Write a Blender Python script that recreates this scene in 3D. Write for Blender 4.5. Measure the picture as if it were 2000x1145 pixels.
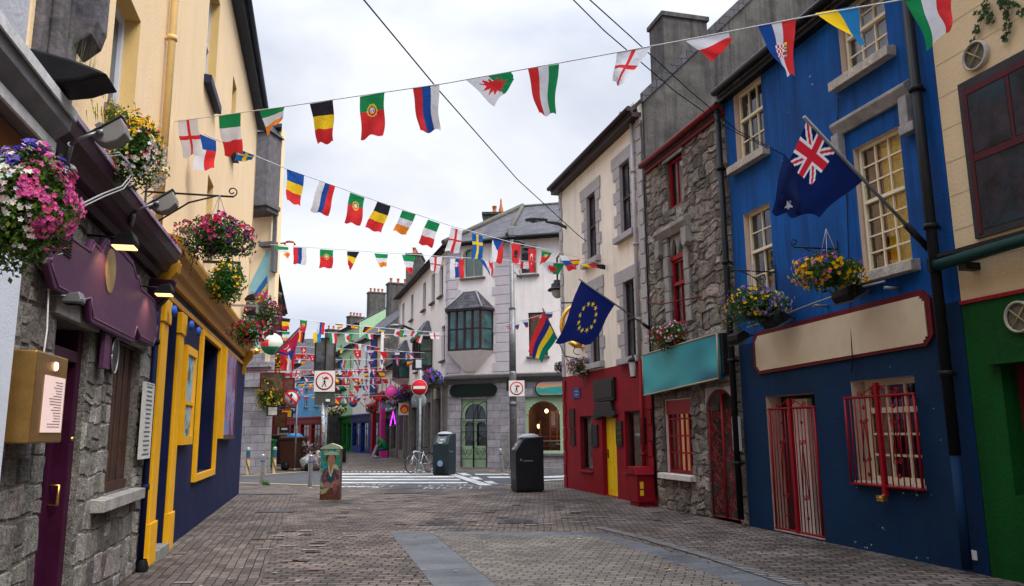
import bpy, bmesh, math, random
from mathutils import Vector, Matrix, noise
random.seed(11)
for o in list(bpy.data.objects): bpy.data.objects.remove(o)
S = bpy.context.scene
COL = S.collection
# ---------------------------------------------------------------- camera
FP = 1515.0; PIT = math.radians(10.12); ROL = math.radians(0.5); EYE = 1.55
fw = Vector((0, math.cos(PIT), math.sin(PIT)))
u0_ = Vector((0, -math.sin(PIT), math.cos(PIT))); r0_ = Vector((1, 0, 0))
cup = u0_*math.cos(ROL) + r0_*math.sin(ROL)
crt = r0_*math.cos(ROL) - u0_*math.sin(ROL)
cam = bpy.data.cameras.new('camera'); camo = bpy.data.objects.new('camera', cam); COL.objects.link(camo)
cam.sensor_width = 36; cam.lens = FP/2000*36; cam.clip_end = 3000; cam.clip_start = .05
camo.matrix_world = Matrix(((crt.x, cup.x, -fw.x, 0), (crt.y, cup.y, -fw.y, 0), (crt.z, cup.z, -fw.z, EYE), (0, 0, 0, 1)))
S.camera = camo
# ---------------------------------------------------------------- sky and sun (overcast)
SUN_EL, SUN_AZ = 52, 130      # azimuth in degrees clockwise from +Y: behind the camera, high, softened by cloud
w = bpy.data.worlds.new('World'); S.world = w; w.use_nodes = True
nt = w.node_tree; nt.nodes.clear(); N = nt.nodes.new; Lk = nt.links.new
out = N('ShaderNodeOutputWorld'); bg = N('ShaderNodeBackground'); Lk(bg.outputs[0], out.inputs[0])
sky = N('ShaderNodeTexSky'); sky.sky_type = 'NISHITA'; sky.sun_disc = False
sky.sun_elevation = math.radians(SUN_EL); sky.sun_rotation = math.radians(SUN_AZ)
tc = N('ShaderNodeTexCoord'); mp = N('ShaderNodeMapping'); mp.inputs['Scale'].default_value = (1.0, 1.0, 2.2)
Lk(tc.outputs['Generated'], mp.inputs[0])
n1 = N('ShaderNodeTexNoise'); n1.inputs['Scale'].default_value = 1.6; n1.inputs['Detail'].default_value = 5; n1.inputs['Roughness'].default_value = .5
n1.inputs['Distortion'].default_value = .4
Lk(mp.outputs[0], n1.inputs['Vector'])
rp = N('ShaderNodeValToRGB'); rp.color_ramp.elements[0].position = .4; rp.color_ramp.elements[1].position = .64
rp.color_ramp.elements[0].color = (4.0, 4.55, 5.8, 1); rp.color_ramp.elements[1].color = (7.9, 8.05, 8.5, 1)
Lk(n1.outputs['Fac'], rp.inputs[0])
mx = N('ShaderNodeMix'); mx.data_type = 'RGBA'; mx.inputs['Factor'].default_value = .93
Lk(sky.outputs[0], mx.inputs[6]); Lk(rp.outputs[0], mx.inputs[7])
sz = N('ShaderNodeSeparateXYZ'); Lk(tc.outputs['Generated'], sz.inputs[0]); gr = N('ShaderNodeMapRange'); gr.inputs[1].default_value = .42; gr.inputs[2].default_value = 1.0; gr.inputs[3].default_value = 1.0; gr.inputs[4].default_value = 4.6
gr.interpolation_type = 'SMOOTHSTEP'   # an overcast sky is about three times brighter overhead than near the horizon
Lk(sz.outputs[2], gr.inputs[0]); vm = N('ShaderNodeVectorMath'); vm.operation = 'SCALE'; Lk(mx.outputs[2], vm.inputs[0]); Lk(gr.outputs[0], vm.inputs['Scale']); Lk(vm.outputs[0], bg.inputs[0])
bg.inputs[1].default_value = 0.085
sl = bpy.data.lights.new('sun', 'SUN'); sl.energy = 2.2; sl.angle = math.radians(30); sl.color = (1, .95, .88)
slo = bpy.data.objects.new('sun', sl); COL.objects.link(slo)
sd = Vector((math.sin(math.radians(SUN_AZ))*math.cos(math.radians(SUN_EL)), math.cos(math.radians(SUN_AZ))*math.cos(math.radians(SUN_EL)), math.sin(math.radians(SUN_EL))))
slo.rotation_euler = (-sd).to_track_quat('-Z', 'Y').to_euler(); slo.location = (10, -10, 40)
S.view_settings.view_transform = 'Standard'; S.view_settings.look = 'None'; S.view_settings.gamma = 1
S.view_settings.exposure = 0.62
# ---------------------------------------------------------------- measuring helpers
def ray(x, y): return fw + crt*((x-1000)/FP) + cup*((572.5-y)/FP)
def at(x, y, Y):
    d = ray(x, y); return Vector((0, 0, EYE)) + d*(Y/d.y)
def gnd(x, y, z=0.):
    d = ray(x, y); return Vector((0, 0, EYE)) + d*((z-EYE)/d.z)
class Fr:
    """wall frame: u along the wall (metres), v out towards the street, z up"""
    def __init__(s, a, d, n): s.a = Vector((a[0], a[1], 0)); s.d = Vector((d[0], d[1], 0)).normalized(); s.n = Vector((n[0], n[1], 0)).normalized()
    def w(s, u, v, z): return s.a + s.d*u + s.n*v + Vector((0, 0, z))
    def sub(s, u, v=0): return Fr(s.w(u, v, 0), s.d, s.n)
    def cross(s, u, v=0):      # frame whose u runs along this frame's v, facing +u
        return Fr(s.w(u, v, 0), s.n, s.d)
    def hit(s, x, y, v=0):
        r = ray(x, y); a = s.a + s.n*v; t = (a.x*s.n.x+a.y*s.n.y)/(r.x*s.n.x+r.y*s.n.y); p = Vector((0, 0, EYE))+r*t
        return (p-a).dot(s.d), p.z
W0 = Fr((0, 0), (1, 0), (0, 1))
R = Fr((1.4413536, 22.307505), (.25296, -.967475), (-.967475, -.25296))
L = Fr((-7.206308, 20.913048), (.238773, -.971076), (.971076, .238773))
C0, C1, C2, CA = (-2.8769, 34.6), (-.064, 33.4), (2.157, 32.8), (-7.157, 48.626)
def frab(a, b, flip=False):
    dx, dy = b[0]-a[0], b[1]-a[1]; n = (dy, -dx) if not flip else (-dy, dx)
    return Fr(a, (dx, dy), n)
CH = frab(C0, C1); CR = frab(C1, C2); CL = frab(CA, C0)
# ---------------------------------------------------------------- materials
MC = {}
def nodes(m):
    m.use_nodes = True; t = m.node_tree; b = t.nodes['Principled BSDF']
    return t, b, t.nodes.new, t.links.new
def M(name, col, rough=.65, var=.12, sc=2.5, bump=.08, bs=60, metal=0, streak=0., spec=.16, dirt=(.06, .05, .045), grime=0., attr=False, coat=0, sp2=False):
    if name in MC: return MC[name]
    m = bpy.data.materials.new(name); t, b, Nn, Lk = nodes(m); MC[name] = m
    b.inputs['Roughness'].default_value = rough; b.inputs['Metallic'].default_value = metal
    b.inputs['Specular IOR Level'].default_value = spec; b.inputs['Coat Weight'].default_value = coat
    g = Nn('ShaderNodeNewGeometry')
    if attr:
        a = Nn('ShaderNodeAttribute'); a.attribute_name = 'Col'; base = a.outputs['Color']
    else:
        r = Nn('ShaderNodeRGB'); r.outputs[0].default_value = (*col, 1); base = r.outputs[0]
    if var:
        n = Nn('ShaderNodeTexNoise'); n.inputs['Scale'].default_value = sc; n.inputs['Detail'].default_value = 6; n.inputs['Roughness'].default_value = .65
        Lk(g.outputs['Position'], n.inputs['Vector'])
        mr = Nn('ShaderNodeMapRange'); mr.inputs[1].default_value = .3; mr.inputs[2].default_value = .7; mr.inputs[3].default_value = 1-var; mr.inputs[4].default_value = 1+var
        Lk(n.outputs['Fac'], mr.inputs[0])
        x = Nn('ShaderNodeMix'); x.data_type = 'RGBA'; x.blend_type = 'MULTIPLY'; x.inputs['Factor'].default_value = 1
        Lk(base, x.inputs[6]); Lk(mr.outputs[0], x.inputs[7]); base = x.outputs[2]
        rr = Nn('ShaderNodeMapRange'); rr.inputs[3].default_value = max(0, rough-.12); rr.inputs[4].default_value = min(1, rough+.12)
        Lk(n.outputs['Fac'], rr.inputs[0]); Lk(rr.outputs[0], b.inputs['Roughness'])
    if sp2:
        ns = Nn('ShaderNodeTexNoise'); ns.inputs['Scale'].default_value = 110; ns.inputs['Detail'].default_value = 4; Lk(g.outputs['Position'], ns.inputs['Vector'])
        ms = Nn('ShaderNodeMapRange'); ms.inputs[1].default_value = .38; ms.inputs[2].default_value = .62; ms.inputs[3].default_value = .55; ms.inputs[4].default_value = 1.45; Lk(ns.outputs['Fac'], ms.inputs[0])
        xs = Nn('ShaderNodeMix'); xs.data_type = 'RGBA'; xs.blend_type = 'MULTIPLY'; xs.inputs['Factor'].default_value = 1; Lk(base, xs.inputs[6]); Lk(ms.outputs[0], xs.inputs[7]); base = xs.outputs[2]
    if streak or grime:
        mp = Nn('ShaderNodeMapping'); mp.inputs['Scale'].default_value = (7, 7, .35) if streak else (1.3, 1.3, 1.1)
        Lk(g.outputs['Position'], mp.inputs[0])
        n2 = Nn('ShaderNodeTexNoise'); n2.inputs['Scale'].default_value = 1; n2.inputs['Detail'].default_value = 7; n2.inputs['Roughness'].default_value = .7
        Lk(mp.outputs[0], n2.inputs['Vector'])
        cr = Nn('ShaderNodeMapRange'); cr.inputs[1].default_value = .47; cr.inputs[2].default_value = .68; cr.inputs[4].default_value = max(streak, grime)
        Lk(n2.outputs['Fac'], cr.inputs[0])
        x = Nn('ShaderNodeMix'); x.data_type = 'RGBA'; Lk(cr.outputs[0], x.inputs['Factor']); Lk(base, x.inputs[6]); x.inputs[7].default_value = (*dirt, 1); base = x.outputs[2]
    Lk(base, b.inputs['Base Color'])
    if bump:
        n3 = Nn('ShaderNodeTexNoise'); n3.inputs['Scale'].default_value = bs; n3.inputs['Detail'].default_value = 5; Lk(g.outputs['Position'], n3.inputs['Vector'])
        bp = Nn('ShaderNodeBump'); bp.inputs['Strength'].default_value = min(1, bump*4); bp.inputs['Distance'].default_value = .012
        Lk(n3.outputs['Fac'], bp.inputs['Height']); Lk(bp.outputs[0], b.inputs['Normal'])
    return m
def brick_mat(name, c1, c2, mortar, bw, rh, ms=.012, rough=.75, rot=0., bump=.5, var=.3, vsc=1.2, off=.5, dark=(.5, .5, .5), wet=0., bias=0., nz=25):
    m = bpy.data.materials.new(name); t, b, Nn, Lk = nodes(m); MC[name] = m
    uv = Nn('ShaderNodeTexCoord'); mp = Nn('ShaderNodeMapping'); mp.inputs['Rotation'].default_value = (0, 0, rot); Lk(uv.outputs['UV'], mp.inputs[0])
    wn = Nn('ShaderNodeTexNoise'); wn.inputs['Scale'].default_value = 1.1; wn.inputs['Detail'].default_value = 3; Lk(mp.outputs[0], wn.inputs['Vector'])
    va = Nn('ShaderNodeVectorMath'); va.operation = 'MULTIPLY_ADD'; va.inputs[1].default_value = (.07, .07, 0); Lk(wn.outputs['Color'], va.inputs[0]); Lk(mp.outputs[0], va.inputs[2])
    wn2 = Nn('ShaderNodeTexNoise'); wn2.inputs['Scale'].default_value = 14; Lk(mp.outputs[0], wn2.inputs['Vector'])
    vb = Nn('ShaderNodeVectorMath'); vb.operation = 'MULTIPLY_ADD'; vb.inputs[1].default_value = (.012, .012, 0); Lk(wn2.outputs['Color'], vb.inputs[0]); Lk(va.outputs[0], vb.inputs[2])
    br = Nn('ShaderNodeTexBrick'); br.offset = off; br.inputs['Scale'].default_value = 1; br.inputs['Brick Width'].default_value = bw; br.inputs['Row Height'].default_value = rh
    br.inputs['Mortar Size'].default_value = ms; br.inputs['Mortar Smooth'].default_value = .35; br.inputs['Bias'].default_value = bias
    br.inputs['Color1'].default_value = (*c1, 1); br.inputs['Color2'].default_value = (*c2, 1); br.inputs['Mortar'].default_value = (*mortar, 1)
    Lk(vb.outputs[0], br.inputs['Vector'])
    base = br.outputs['Color']
    n = Nn('ShaderNodeTexNoise'); n.inputs['Scale'].default_value = vsc; n.inputs['Detail'].default_value = 8; n.inputs['Roughness'].default_value = .62; Lk(uv.outputs['UV'], n.inputs['Vector'])
    mr = Nn('ShaderNodeMapRange'); mr.inputs[1].default_value = .35; mr.inputs[2].default_value = .65; mr.inputs[3].default_value = 1-var; mr.inputs[4].default_value = 1+var; Lk(n.outputs['Fac'], mr.inputs[0])
    x = Nn('ShaderNodeMix'); x.data_type = 'RGBA'; x.blend_type = 'MULTIPLY'; x.inputs['Factor'].default_value = 1; Lk(base, x.inputs[6]); Lk(mr.outputs[0], x.inputs[7]); base = x.outputs[2]
    n4 = Nn('ShaderNodeTexNoise'); n4.inputs['Scale'].default_value = nz; n4.inputs['Detail'].default_value = 6; n4.inputs['Roughness'].default_value = .75; Lk(uv.outputs['UV'], n4.inputs['Vector'])
    mr4 = Nn('ShaderNodeMapRange'); mr4.inputs[1].default_value = .3; mr4.inputs[2].default_value = .7; mr4.inputs[3].default_value = .7; mr4.inputs[4].default_value = 1.25; Lk(n4.outputs['Fac'], mr4.inputs[0])
    x4 = Nn('ShaderNodeMix'); x4.data_type = 'RGBA'; x4.blend_type = 'MULTIPLY'; x4.inputs['Factor'].default_value = 1; Lk(base, x4.inputs[6]); Lk(mr4.outputs[0], x4.inputs[7]); base = x4.outputs[2]
    n5 = Nn('ShaderNodeTexNoise'); n5.inputs['Scale'].default_value = .45; n5.inputs['Detail'].default_value = 7; n5.inputs['Distortion'].default_value = .6; Lk(uv.outputs['UV'], n5.inputs['Vector'])
    mr5 = Nn('ShaderNodeMapRange'); mr5.inputs[1].default_value = .52; mr5.inputs[2].default_value = .68; mr5.inputs[4].default_value = 1; Lk(n5.outputs['Fac'], mr5.inputs[0])
    if wet:
        x5 = Nn('ShaderNodeMix'); x5.data_type = 'RGBA'; x5.blend_type = 'MULTIPLY'; Lk(mr5.outputs[0], x5.inputs['Factor']); Lk(base, x5.inputs[6]); x5.inputs[7].default_value = (*dark, 1); base = x5.outputs[2]
    Lk(base, b.inputs['Base Color'])
    rr = Nn('ShaderNodeMapRange'); rr.inputs[3].default_value = rough; rr.inputs[4].default_value = max(.15, rough-wet*.4); Lk(mr5.outputs[0], rr.inputs[0]); Lk(rr.outputs[0], b.inputs['Roughness'])
    b.inputs['Specular IOR Level'].default_value = .22
    ad = Nn('ShaderNodeMath'); ad.operation = 'MULTIPLY_ADD'; ad.inputs[1].default_value = -1.0; Lk(br.outputs['Fac'], ad.inputs[0])
    sc4 = Nn('ShaderNodeMath'); sc4.operation = 'MULTIPLY'; sc4.inputs[1].default_value = .6; Lk(n4.outputs['Fac'], sc4.inputs[0]); Lk(sc4.outputs[0], ad.inputs[2])
    bp = Nn('ShaderNodeBump'); bp.inputs['Strength'].default_value = bump; bp.inputs['Distance'].default_value = .015; Lk(ad.outputs[0], bp.inputs['Height']); Lk(bp.outputs[0], b.inputs['Normal'])
    return m
def glass_mat(name, tint=(.012, .014, .017), rough=.04, wav=.02):
    m = bpy.data.materials.new(name); t, b, Nn, Lk = nodes(m); MC[name] = m
    b.inputs['Base Color'].default_value = (*tint, 1); b.inputs['Roughness'].default_value = rough; b.inputs['Specular IOR Level'].default_value = .9
    n = Nn('ShaderNodeTexNoise'); n.inputs['Scale'].default_value = 1.6; n.inputs['Detail'].default_value = 2; g = Nn('ShaderNodeNewGeometry'); Lk(g.outputs['Position'], n.inputs['Vector'])
    bp = Nn('ShaderNodeBump'); bp.inputs['Strength'].default_value = .25; bp.inputs['Distance'].default_value = wav; Lk(n.outputs['Fac'], bp.inputs['Height']); Lk(bp.outputs[0], b.inputs['Normal'])
    mr = Nn('ShaderNodeMapRange'); mr.inputs[1].default_value = .35; mr.inputs[2].default_value = .65; mr.inputs[3].default_value = .4; mr.inputs[4].default_value = 1.9; Lk(n.outputs['Fac'], mr.inputs[0])
    x = Nn('ShaderNodeMix'); x.data_type = 'RGBA'; x.blend_type = 'MULTIPLY'; x.inputs['Factor'].default_value = 1; x.inputs[6].default_value = (*tint, 1); Lk(mr.outputs[0], x.inputs[7]); Lk(x.outputs[2], b.inputs['Base Color'])
    return m
def clear_mat(name):
    m = bpy.data.materials.new(name); t, b, Nn, Lk = nodes(m); MC[name] = m
    o = t.nodes['Material Output']; tr = Nn('ShaderNodeBsdfTransparent'); gl = Nn('ShaderNodeBsdfGlossy'); gl.inputs['Roughness'].default_value = .03
    f = Nn('ShaderNodeFresnel'); f.inputs[0].default_value = 1.5; mm = Nn('ShaderNodeMath'); mm.operation = 'MULTIPLY_ADD'; mm.inputs[1].default_value = 1.3; mm.inputs[2].default_value = .05; Lk(f.outputs[0], mm.inputs[0])
    x = Nn('ShaderNodeMixShader'); Lk(mm.outputs[0], x.inputs[0]); Lk(tr.outputs[0], x.inputs[1]); Lk(gl.outputs[0], x.inputs[2]); Lk(x.outputs[0], o.inputs[0]); t.nodes.remove(b)
    return m
def cloth_mat(name, tl=.35, rough=.85):
    m = bpy.data.materials.new(name); t, b, Nn, Lk = nodes(m); MC[name] = m
    o = t.nodes['Material Output']; a = Nn('ShaderNodeAttribute'); a.attribute_name = 'Col'
    b.inputs['Roughness'].default_value = rough; b.inputs['Specular IOR Level'].default_value = .2
    g = Nn('ShaderNodeNewGeometry'); n = Nn('ShaderNodeTexNoise'); n.inputs['Scale'].default_value = 9; n.inputs['Detail'].default_value = 4; Lk(g.outputs['Position'], n.inputs['Vector'])
    bp = Nn('ShaderNodeBump'); bp.inputs['Strength'].default_value = .5; bp.inputs['Distance'].default_value = .03; Lk(n.outputs['Fac'], bp.inputs['Height']); Lk(bp.outputs[0], b.inputs['Normal'])
    Lk(a.outputs['Color'], b.inputs['Base Color']); tr = Nn('ShaderNodeBsdfTranslucent'); Lk(a.outputs['Color'], tr.inputs[0])
    x = Nn('ShaderNodeMixShader'); x.inputs[0].default_value = tl; Lk(b.outputs[0], x.inputs[1]); Lk(tr.outputs[0], x.inputs[2]); Lk(x.outputs[0], o.inputs[0])
    return m
def emit_mat(name, col, st):
    if name in MC: return MC[name]
    m = bpy.data.materials.new(name); t, b, Nn, Lk = nodes(m); MC[name] = m
    b.inputs['Base Color'].default_value = (*col, 1); b.inputs['Emission Color'].default_value = (*col, 1); b.inputs['Emission Strength'].default_value = st
    return m
CLOTH = cloth_mat('flag_cloth'); LEAF = cloth_mat('leaf_and_petal', .25, .6)
GLASS = glass_mat('window_glass'); GLASS2 = glass_mat('window_glass_grey', (.05, .055, .06), .06); CLEAR = clear_mat('clear_glass')
NET = M('net_curtain', (.45, .47, .5), .8, .25, 6, .1, 30)
SLATE = brick_mat('roof_slate', (.04, .038, .045), (.085, .08, .09), (.012, .012, .013), .26, .2, .01, .6, bump=.9, var=.25)
PAINTC = M('painted_detail', (1, 1, 1), .6, .1, 12, .03, attr=True)
STONEC = M('rubble_stone', (1, 1, 1), .9, .55, 26, .25, 70, attr=True, grime=.55, dirt=(.045, .042, .04), sp2=True)
BLACK = M('black_iron', (.012, .012, .014), .45, .2, 8, .05)
BLACKP = M('black_plastic', (.009, .009, .01), .5, .2, 6, .03)
GREYM = M('grey_metal', (.22, .23, .24), .4, .2, 9, .03, metal=.5)
STEEL = M('brushed_steel', (.38, .37, .36), .35, .25, 20, .03, metal=.9)
GALV = M('galvanised_steel', (.19, .195, .2), .5, .3, 7, .05, metal=.5, streak=.5, dirt=(.1, .07, .05))
GOLD = M('gold_leaf', (.75, .42, .09), .28, .15, 10, .03, metal=.95)
RENDERG = M('grey_render', (.095, .088, .084), .95, .45, 2.2, .3, 22, streak=.85, dirt=(.028, .026, .025))
WHITEP = M('white_paint', (.7, .69, .66), .55, .08, 5, .05, streak=.25, dirt=(.35, .32, .28))
LIME = M('dressed_limestone', (.3, .28, .265), .85, .25, 6, .2, 50, grime=.5, dirt=(.09, .085, .08))
TERRA = M('terracotta', (.4, .13, .06), .8, .2, 8, .1)
# ---------------------------------------------------------------- mesh builder
def tri_ok(p): return len(p) >= 3
class B:
    def __init__(s, fr=W0): s.v = []; s.f = []; s.m = []; s.c = []; s.s = []; s.fr = fr
    def poly(s, pts, m=0, c=(1, 1, 1), sm=False, world=False):
        i = len(s.v); s.v += [Vector(p) if world else s.fr.w(*p) for p in pts]
        s.f.append(list(range(i, i+len(pts)))); s.m.append(m); s.c.append(c); s.s.append(sm)
    def mesh(s, vs, fs, m=0, c=(1, 1, 1), sm=False, world=False):
        i = len(s.v); s.v += [Vector(p) if world else s.fr.w(*p) for p in vs]
        for f in fs: s.f.append([i+k for k in f]); s.m.append(m); s.c.append(c); s.s.append(sm)
    def box(s, u0, u1, v0, v1, z0, z1, m=0, c=(1, 1, 1)):
        vs = [(u, v, z) for z in (z0, z1) for v in (v0, v1) for u in (u0, u1)]
        s.mesh(vs, [(0, 2, 3, 1), (4, 5, 7, 6), (0, 1, 5, 4), (2, 6, 7, 3), (0, 4, 6, 2), (1, 3, 7, 5)], m, c)
    def prism(s, out, v0, v1, m=0, c=(1, 1, 1), ax='v', sm=False):
        f = {'v': lambda a, b, t: (a, t, b), 'u': lambda a, b, t: (t, a, b), 'z': lambda a, b, t: (a, b, t)}[ax]; n = len(out)
        s.mesh([f(a, b, v0) for a, b in out]+[f(a, b, v1) for a, b in out], [list(range(n)), list(range(n, 2*n))[::-1]], m, c)
        s.mesh([f(a, b, v0) for a, b in out]+[f(a, b, v1) for a, b in out], [(k, (k+1) % n, n+(k+1) % n, n+k) for k in range(n)], m, c, sm)
    def tube(s, path, r, n=8, m=0, c=(1, 1, 1), world=False, cap=True):
        P = [Vector(p) if world else s.fr.w(*p) for p in path]; rs = r if isinstance(r, (list, tuple)) else [r]*len(P); vs = []; fs = []; prev = None
        for i, p in enumerate(P):
            t = (P[min(i+1, len(P)-1)]-P[max(i-1, 0)]).normalized()
            a = prev if prev else (Vector((0, 0, 1)) if abs(t.z) < .9 else Vector((1, 0, 0)))
            x = (a-t*a.dot(t)); x = x.normalized() if x.length > 1e-6 else t.orthogonal().normalized(); prev = x; y = t.cross(x)
            for k in range(n): q = 2*math.pi*k/n; vs.append(p+(x*math.cos(q)+y*math.sin(q))*rs[i])
        for i in range(len(P)-1):
            for k in range(n): fs.append((i*n+k, i*n+(k+1) % n, (i+1)*n+(k+1) % n, (i+1)*n+k))
        s.mesh(vs, fs, m, c, True, True)
        if cap: s.mesh(vs[:n], [list(range(n))[::-1]], m, c, False, True); s.mesh(vs[-n:], [list(range(n))], m, c, False, True)
    def lathe(s, ctr, prof, n=16, m=0, c=(1, 1, 1), axis=None):
        ctr = s.fr.w(*ctr); ax = Vector(axis).normalized() if axis else Vector((0, 0, 1)); x = ax.orthogonal().normalized(); y = ax.cross(x)
        vs = [ctr+ax*h+(x*math.cos(2*math.pi*k/n)+y*math.sin(2*math.pi*k/n))*r for r, h in prof for k in range(n)]
        fs = [(i*n+k, i*n+(k+1) % n, (i+1)*n+(k+1) % n, (i+1)*n+k) for i in range(len(prof)-1) for k in range(n)]
        s.mesh(vs, fs, m, c, True, True)
    def wall(s, u0, u1, z0, z1, holes=(), v=0, dep=.25, m=0, mr=None):
        us = sorted({u0, u1, *[h[0] for h in holes], *[h[1] for h in holes]}); zs = sorted({z0, z1, *[h[2] for h in holes], *[h[3] for h in holes]})
        us = [a for a in us if u0 <= a <= u1]; zs = [a for a in zs if z0 <= a <= z1]
        for a, b in zip(us, us[1:]):
            for c, d in zip(zs, zs[1:]):
                cu, cz = (a+b)/2, (c+d)/2
                if any(h[0] < cu < h[1] and h[2] < cz < h[3] for h in holes): continue
                s.poly([(a, v, c), (b, v, c), (b, v, d), (a, v, d)], m)
        q = m if mr is None else mr
        for h in holes:
            a, b, c, d = h[:4]
            for p in ([(a, c), (a, d)], [(b, c), (b, d)], [(a, d), (b, d)], [(a, c), (b, c)]):
                s.poly([(p[0][0], v, p[0][1]), (p[1][0], v, p[1][1]), (p[1][0], v-dep, p[1][1]), (p[0][0], v-dep, p[0][1])], q)
        for u in (u0, u1): s.poly([(u, v, z0), (u, v, z1), (u, v-dep, z1), (u, v-dep, z0)], m)
        s.poly([(u0, v, z1), (u1, v, z1), (u1, v-dep, z1), (u0, v-dep, z1)], m)
    def make(s, name, mats, parent=None, label=None, cat=None, group=None, kind=None, recalc=True, bev=0, loc=None):
        mats = mats if isinstance(mats, (list, tuple)) else [mats]
        o0 = Vector(parent['_w']) if parent is not None and '_w' in parent else Vector((0, 0, 0))
        if parent is None and s.v:
            if kind is None:
                mnx = min(p.x for p in s.v); mxx = max(p.x for p in s.v); mny = min(p.y for p in s.v); mxy = max(p.y for p in s.v); mz = min(p.z for p in s.v)
                o0 = Vector(((mnx+mxx)/2, (mny+mxy)/2, mz))
        me = bpy.data.meshes.new(name); me.from_pydata([p-o0 for p in s.v], [], s.f)
        for x in mats: me.materials.append(x)
        me.polygons.foreach_set('material_index', s.m); me.polygons.foreach_set('use_smooth', s.s)
        ca = me.color_attributes.new('Col', 'FLOAT_COLOR', 'CORNER'); uv = me.uv_layers.new(name='UVMap')
        cb = []; ub = []
        for p, c in zip(me.polygons, s.c):
            nn = p.normal
            if abs(nn.z) > .7: f = lambda q: (q.x, q.y)
            else:
                t = Vector((-nn.y, nn.x, 0)).normalized(); sc = 1/max(.3, math.sqrt(max(0, 1-nn.z*nn.z))); f = lambda q, t=t, sc=sc: (q.dot(t), q.z*sc)
            for li in p.loop_indices:
                cb += [c[0], c[1], c[2], 1]; ub += f(me.vertices[me.loops[li].vertex_index].co+o0)
        ca.data.foreach_set('color', cb); uv.data.foreach_set('uv', ub)
        if recalc:
            bm = bmesh.new(); bm.from_mesh(me); bmesh.ops.remove_doubles(bm, verts=bm.verts, dist=1e-5); bmesh.ops.recalc_face_normals(bm, faces=bm.faces); bm.to_mesh(me); bm.free()
        o = bpy.data.objects.new(name, me); COL.objects.link(o)
        o['_w'] = tuple(o0)
        if parent is not None: o.parent = parent
        else: o.location = o0
        if bev:
            md = o.modifiers.new('bevel', 'BEVEL'); md.width = bev; md.segments = 2; md.limit_method = 'ANGLE'; md.angle_limit = .6
        tag(o, label, cat, group, kind)
        return o
def tag(o, label=None, cat=None, group=None, kind=None):
    if label: o['label'] = label
    if cat: o['category'] = cat
    if group: o['group'] = group
    if kind: o['kind'] = kind
def thing(name, label, cat, loc, group=None):
    o = bpy.data.objects.new(name, None); COL.objects.link(o); o.location = loc; o['_w'] = tuple(Vector(loc)); o.empty_display_size = .2
    tag(o, label, cat, group); return o
# windows: returns the frame part; panes are its children
def window(fr, par, u0, u1, z0, z1, v, cols, rows, fm, gm=None, f=.055, bar=.022, split=None, name='window', curtain=None, dpt=.05):
    gm = gm or GLASS; b = B(fr)
    b.box(u0, u0+f, v, v+dpt, z0, z1); b.box(u1-f, u1, v, v+dpt, z0, z1)
    b.box(u0+f, u1-f, v, v+dpt*.9, z0, z0+f); b.box(u0+f, u1-f, v, v+dpt*.9, z1-f, z1)
    secs = [(z0+f, z1-f)]
    if split:
        zz = z0+(z1-z0)*split; b.box(u0+f, u1-f, v, v+dpt+.02, zz-f*.5, zz+f*.5); secs = [(z0+f, zz-f*.5), (zz+f*.5, z1-f)]
    rws = rows if isinstance(rows, (list, tuple)) else [rows]*len(secs)
    for (a, c), rr in zip(secs, rws):
        for k in range(1, cols): x = u0+f+(u1-u0-2*f)*k/cols; b.box(x-bar/2, x+bar/2, v+.005, v+dpt*.8, a, c)
        for k in range(1, rr): z = a+(c-a)*k/rr; b.box(u0+f, u1-f, v+.008, v+dpt*.7, z-bar/2, z+bar/2)
    o = b.make(name, fm, par)
    if curtain:
        p = B(fr); n = 14
        for (a, c, cm) in curtain:
            ua, ub = u0+(u1-u0)*a, u0+(u1-u0)*c; pts = [(ua+(ub-ua)*k/n, v-.08+.025*(k % 2)) for k in range(n+1)]
            p2 = B(fr); p2.mesh([(x, y, z) for x, y in pts for z in (z0, z1)], [(2*k, 2*k+2, 2*k+3, 2*k+1) for k in range(n)]); p2.make('curtain', cm, o)
        gm = CLEAR
    g = B(fr)
    if gm is CLEAR: g.poly([(u0+f, v+.012, z0+f), (u1-f, v+.012, z0+f), (u1-f, v+.012, z1-f), (u0+f, v+.012, z1-f)])
    else: g.box(u0+f, u1-f, v-.01, v+.012, z0+f, z1-f)
    g.make('pane', gm, o, recalc=gm is not CLEAR)
    return o
def sill(fr, par, u0, u1, z, m, v=0, d=.12, h=.1):
    b = B(fr); b.prism([(v-.15, z-h), (v+d, z-h), (v+d, z-.02), (v-.15, z)], u0, u1, ax='u'); return b.make('window_sill', m, par, bev=.006)
def gutterpipe(fr, par, u, v, z0, z1, m, r=.045, name='drainpipe'):
    b = B(fr); b.tube([(u, v, z0), (u, v, z1)], r, 10)
    z = z0+.9
    while z < z1-.3: b.tube([(u, v, z-.03), (u, v, z+.03)], r*1.35, 10); b.box(u-.02, u+.02, 0, v, z-.015, z+.015); z += 1.7
    return b.make(name, m, par)
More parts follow.
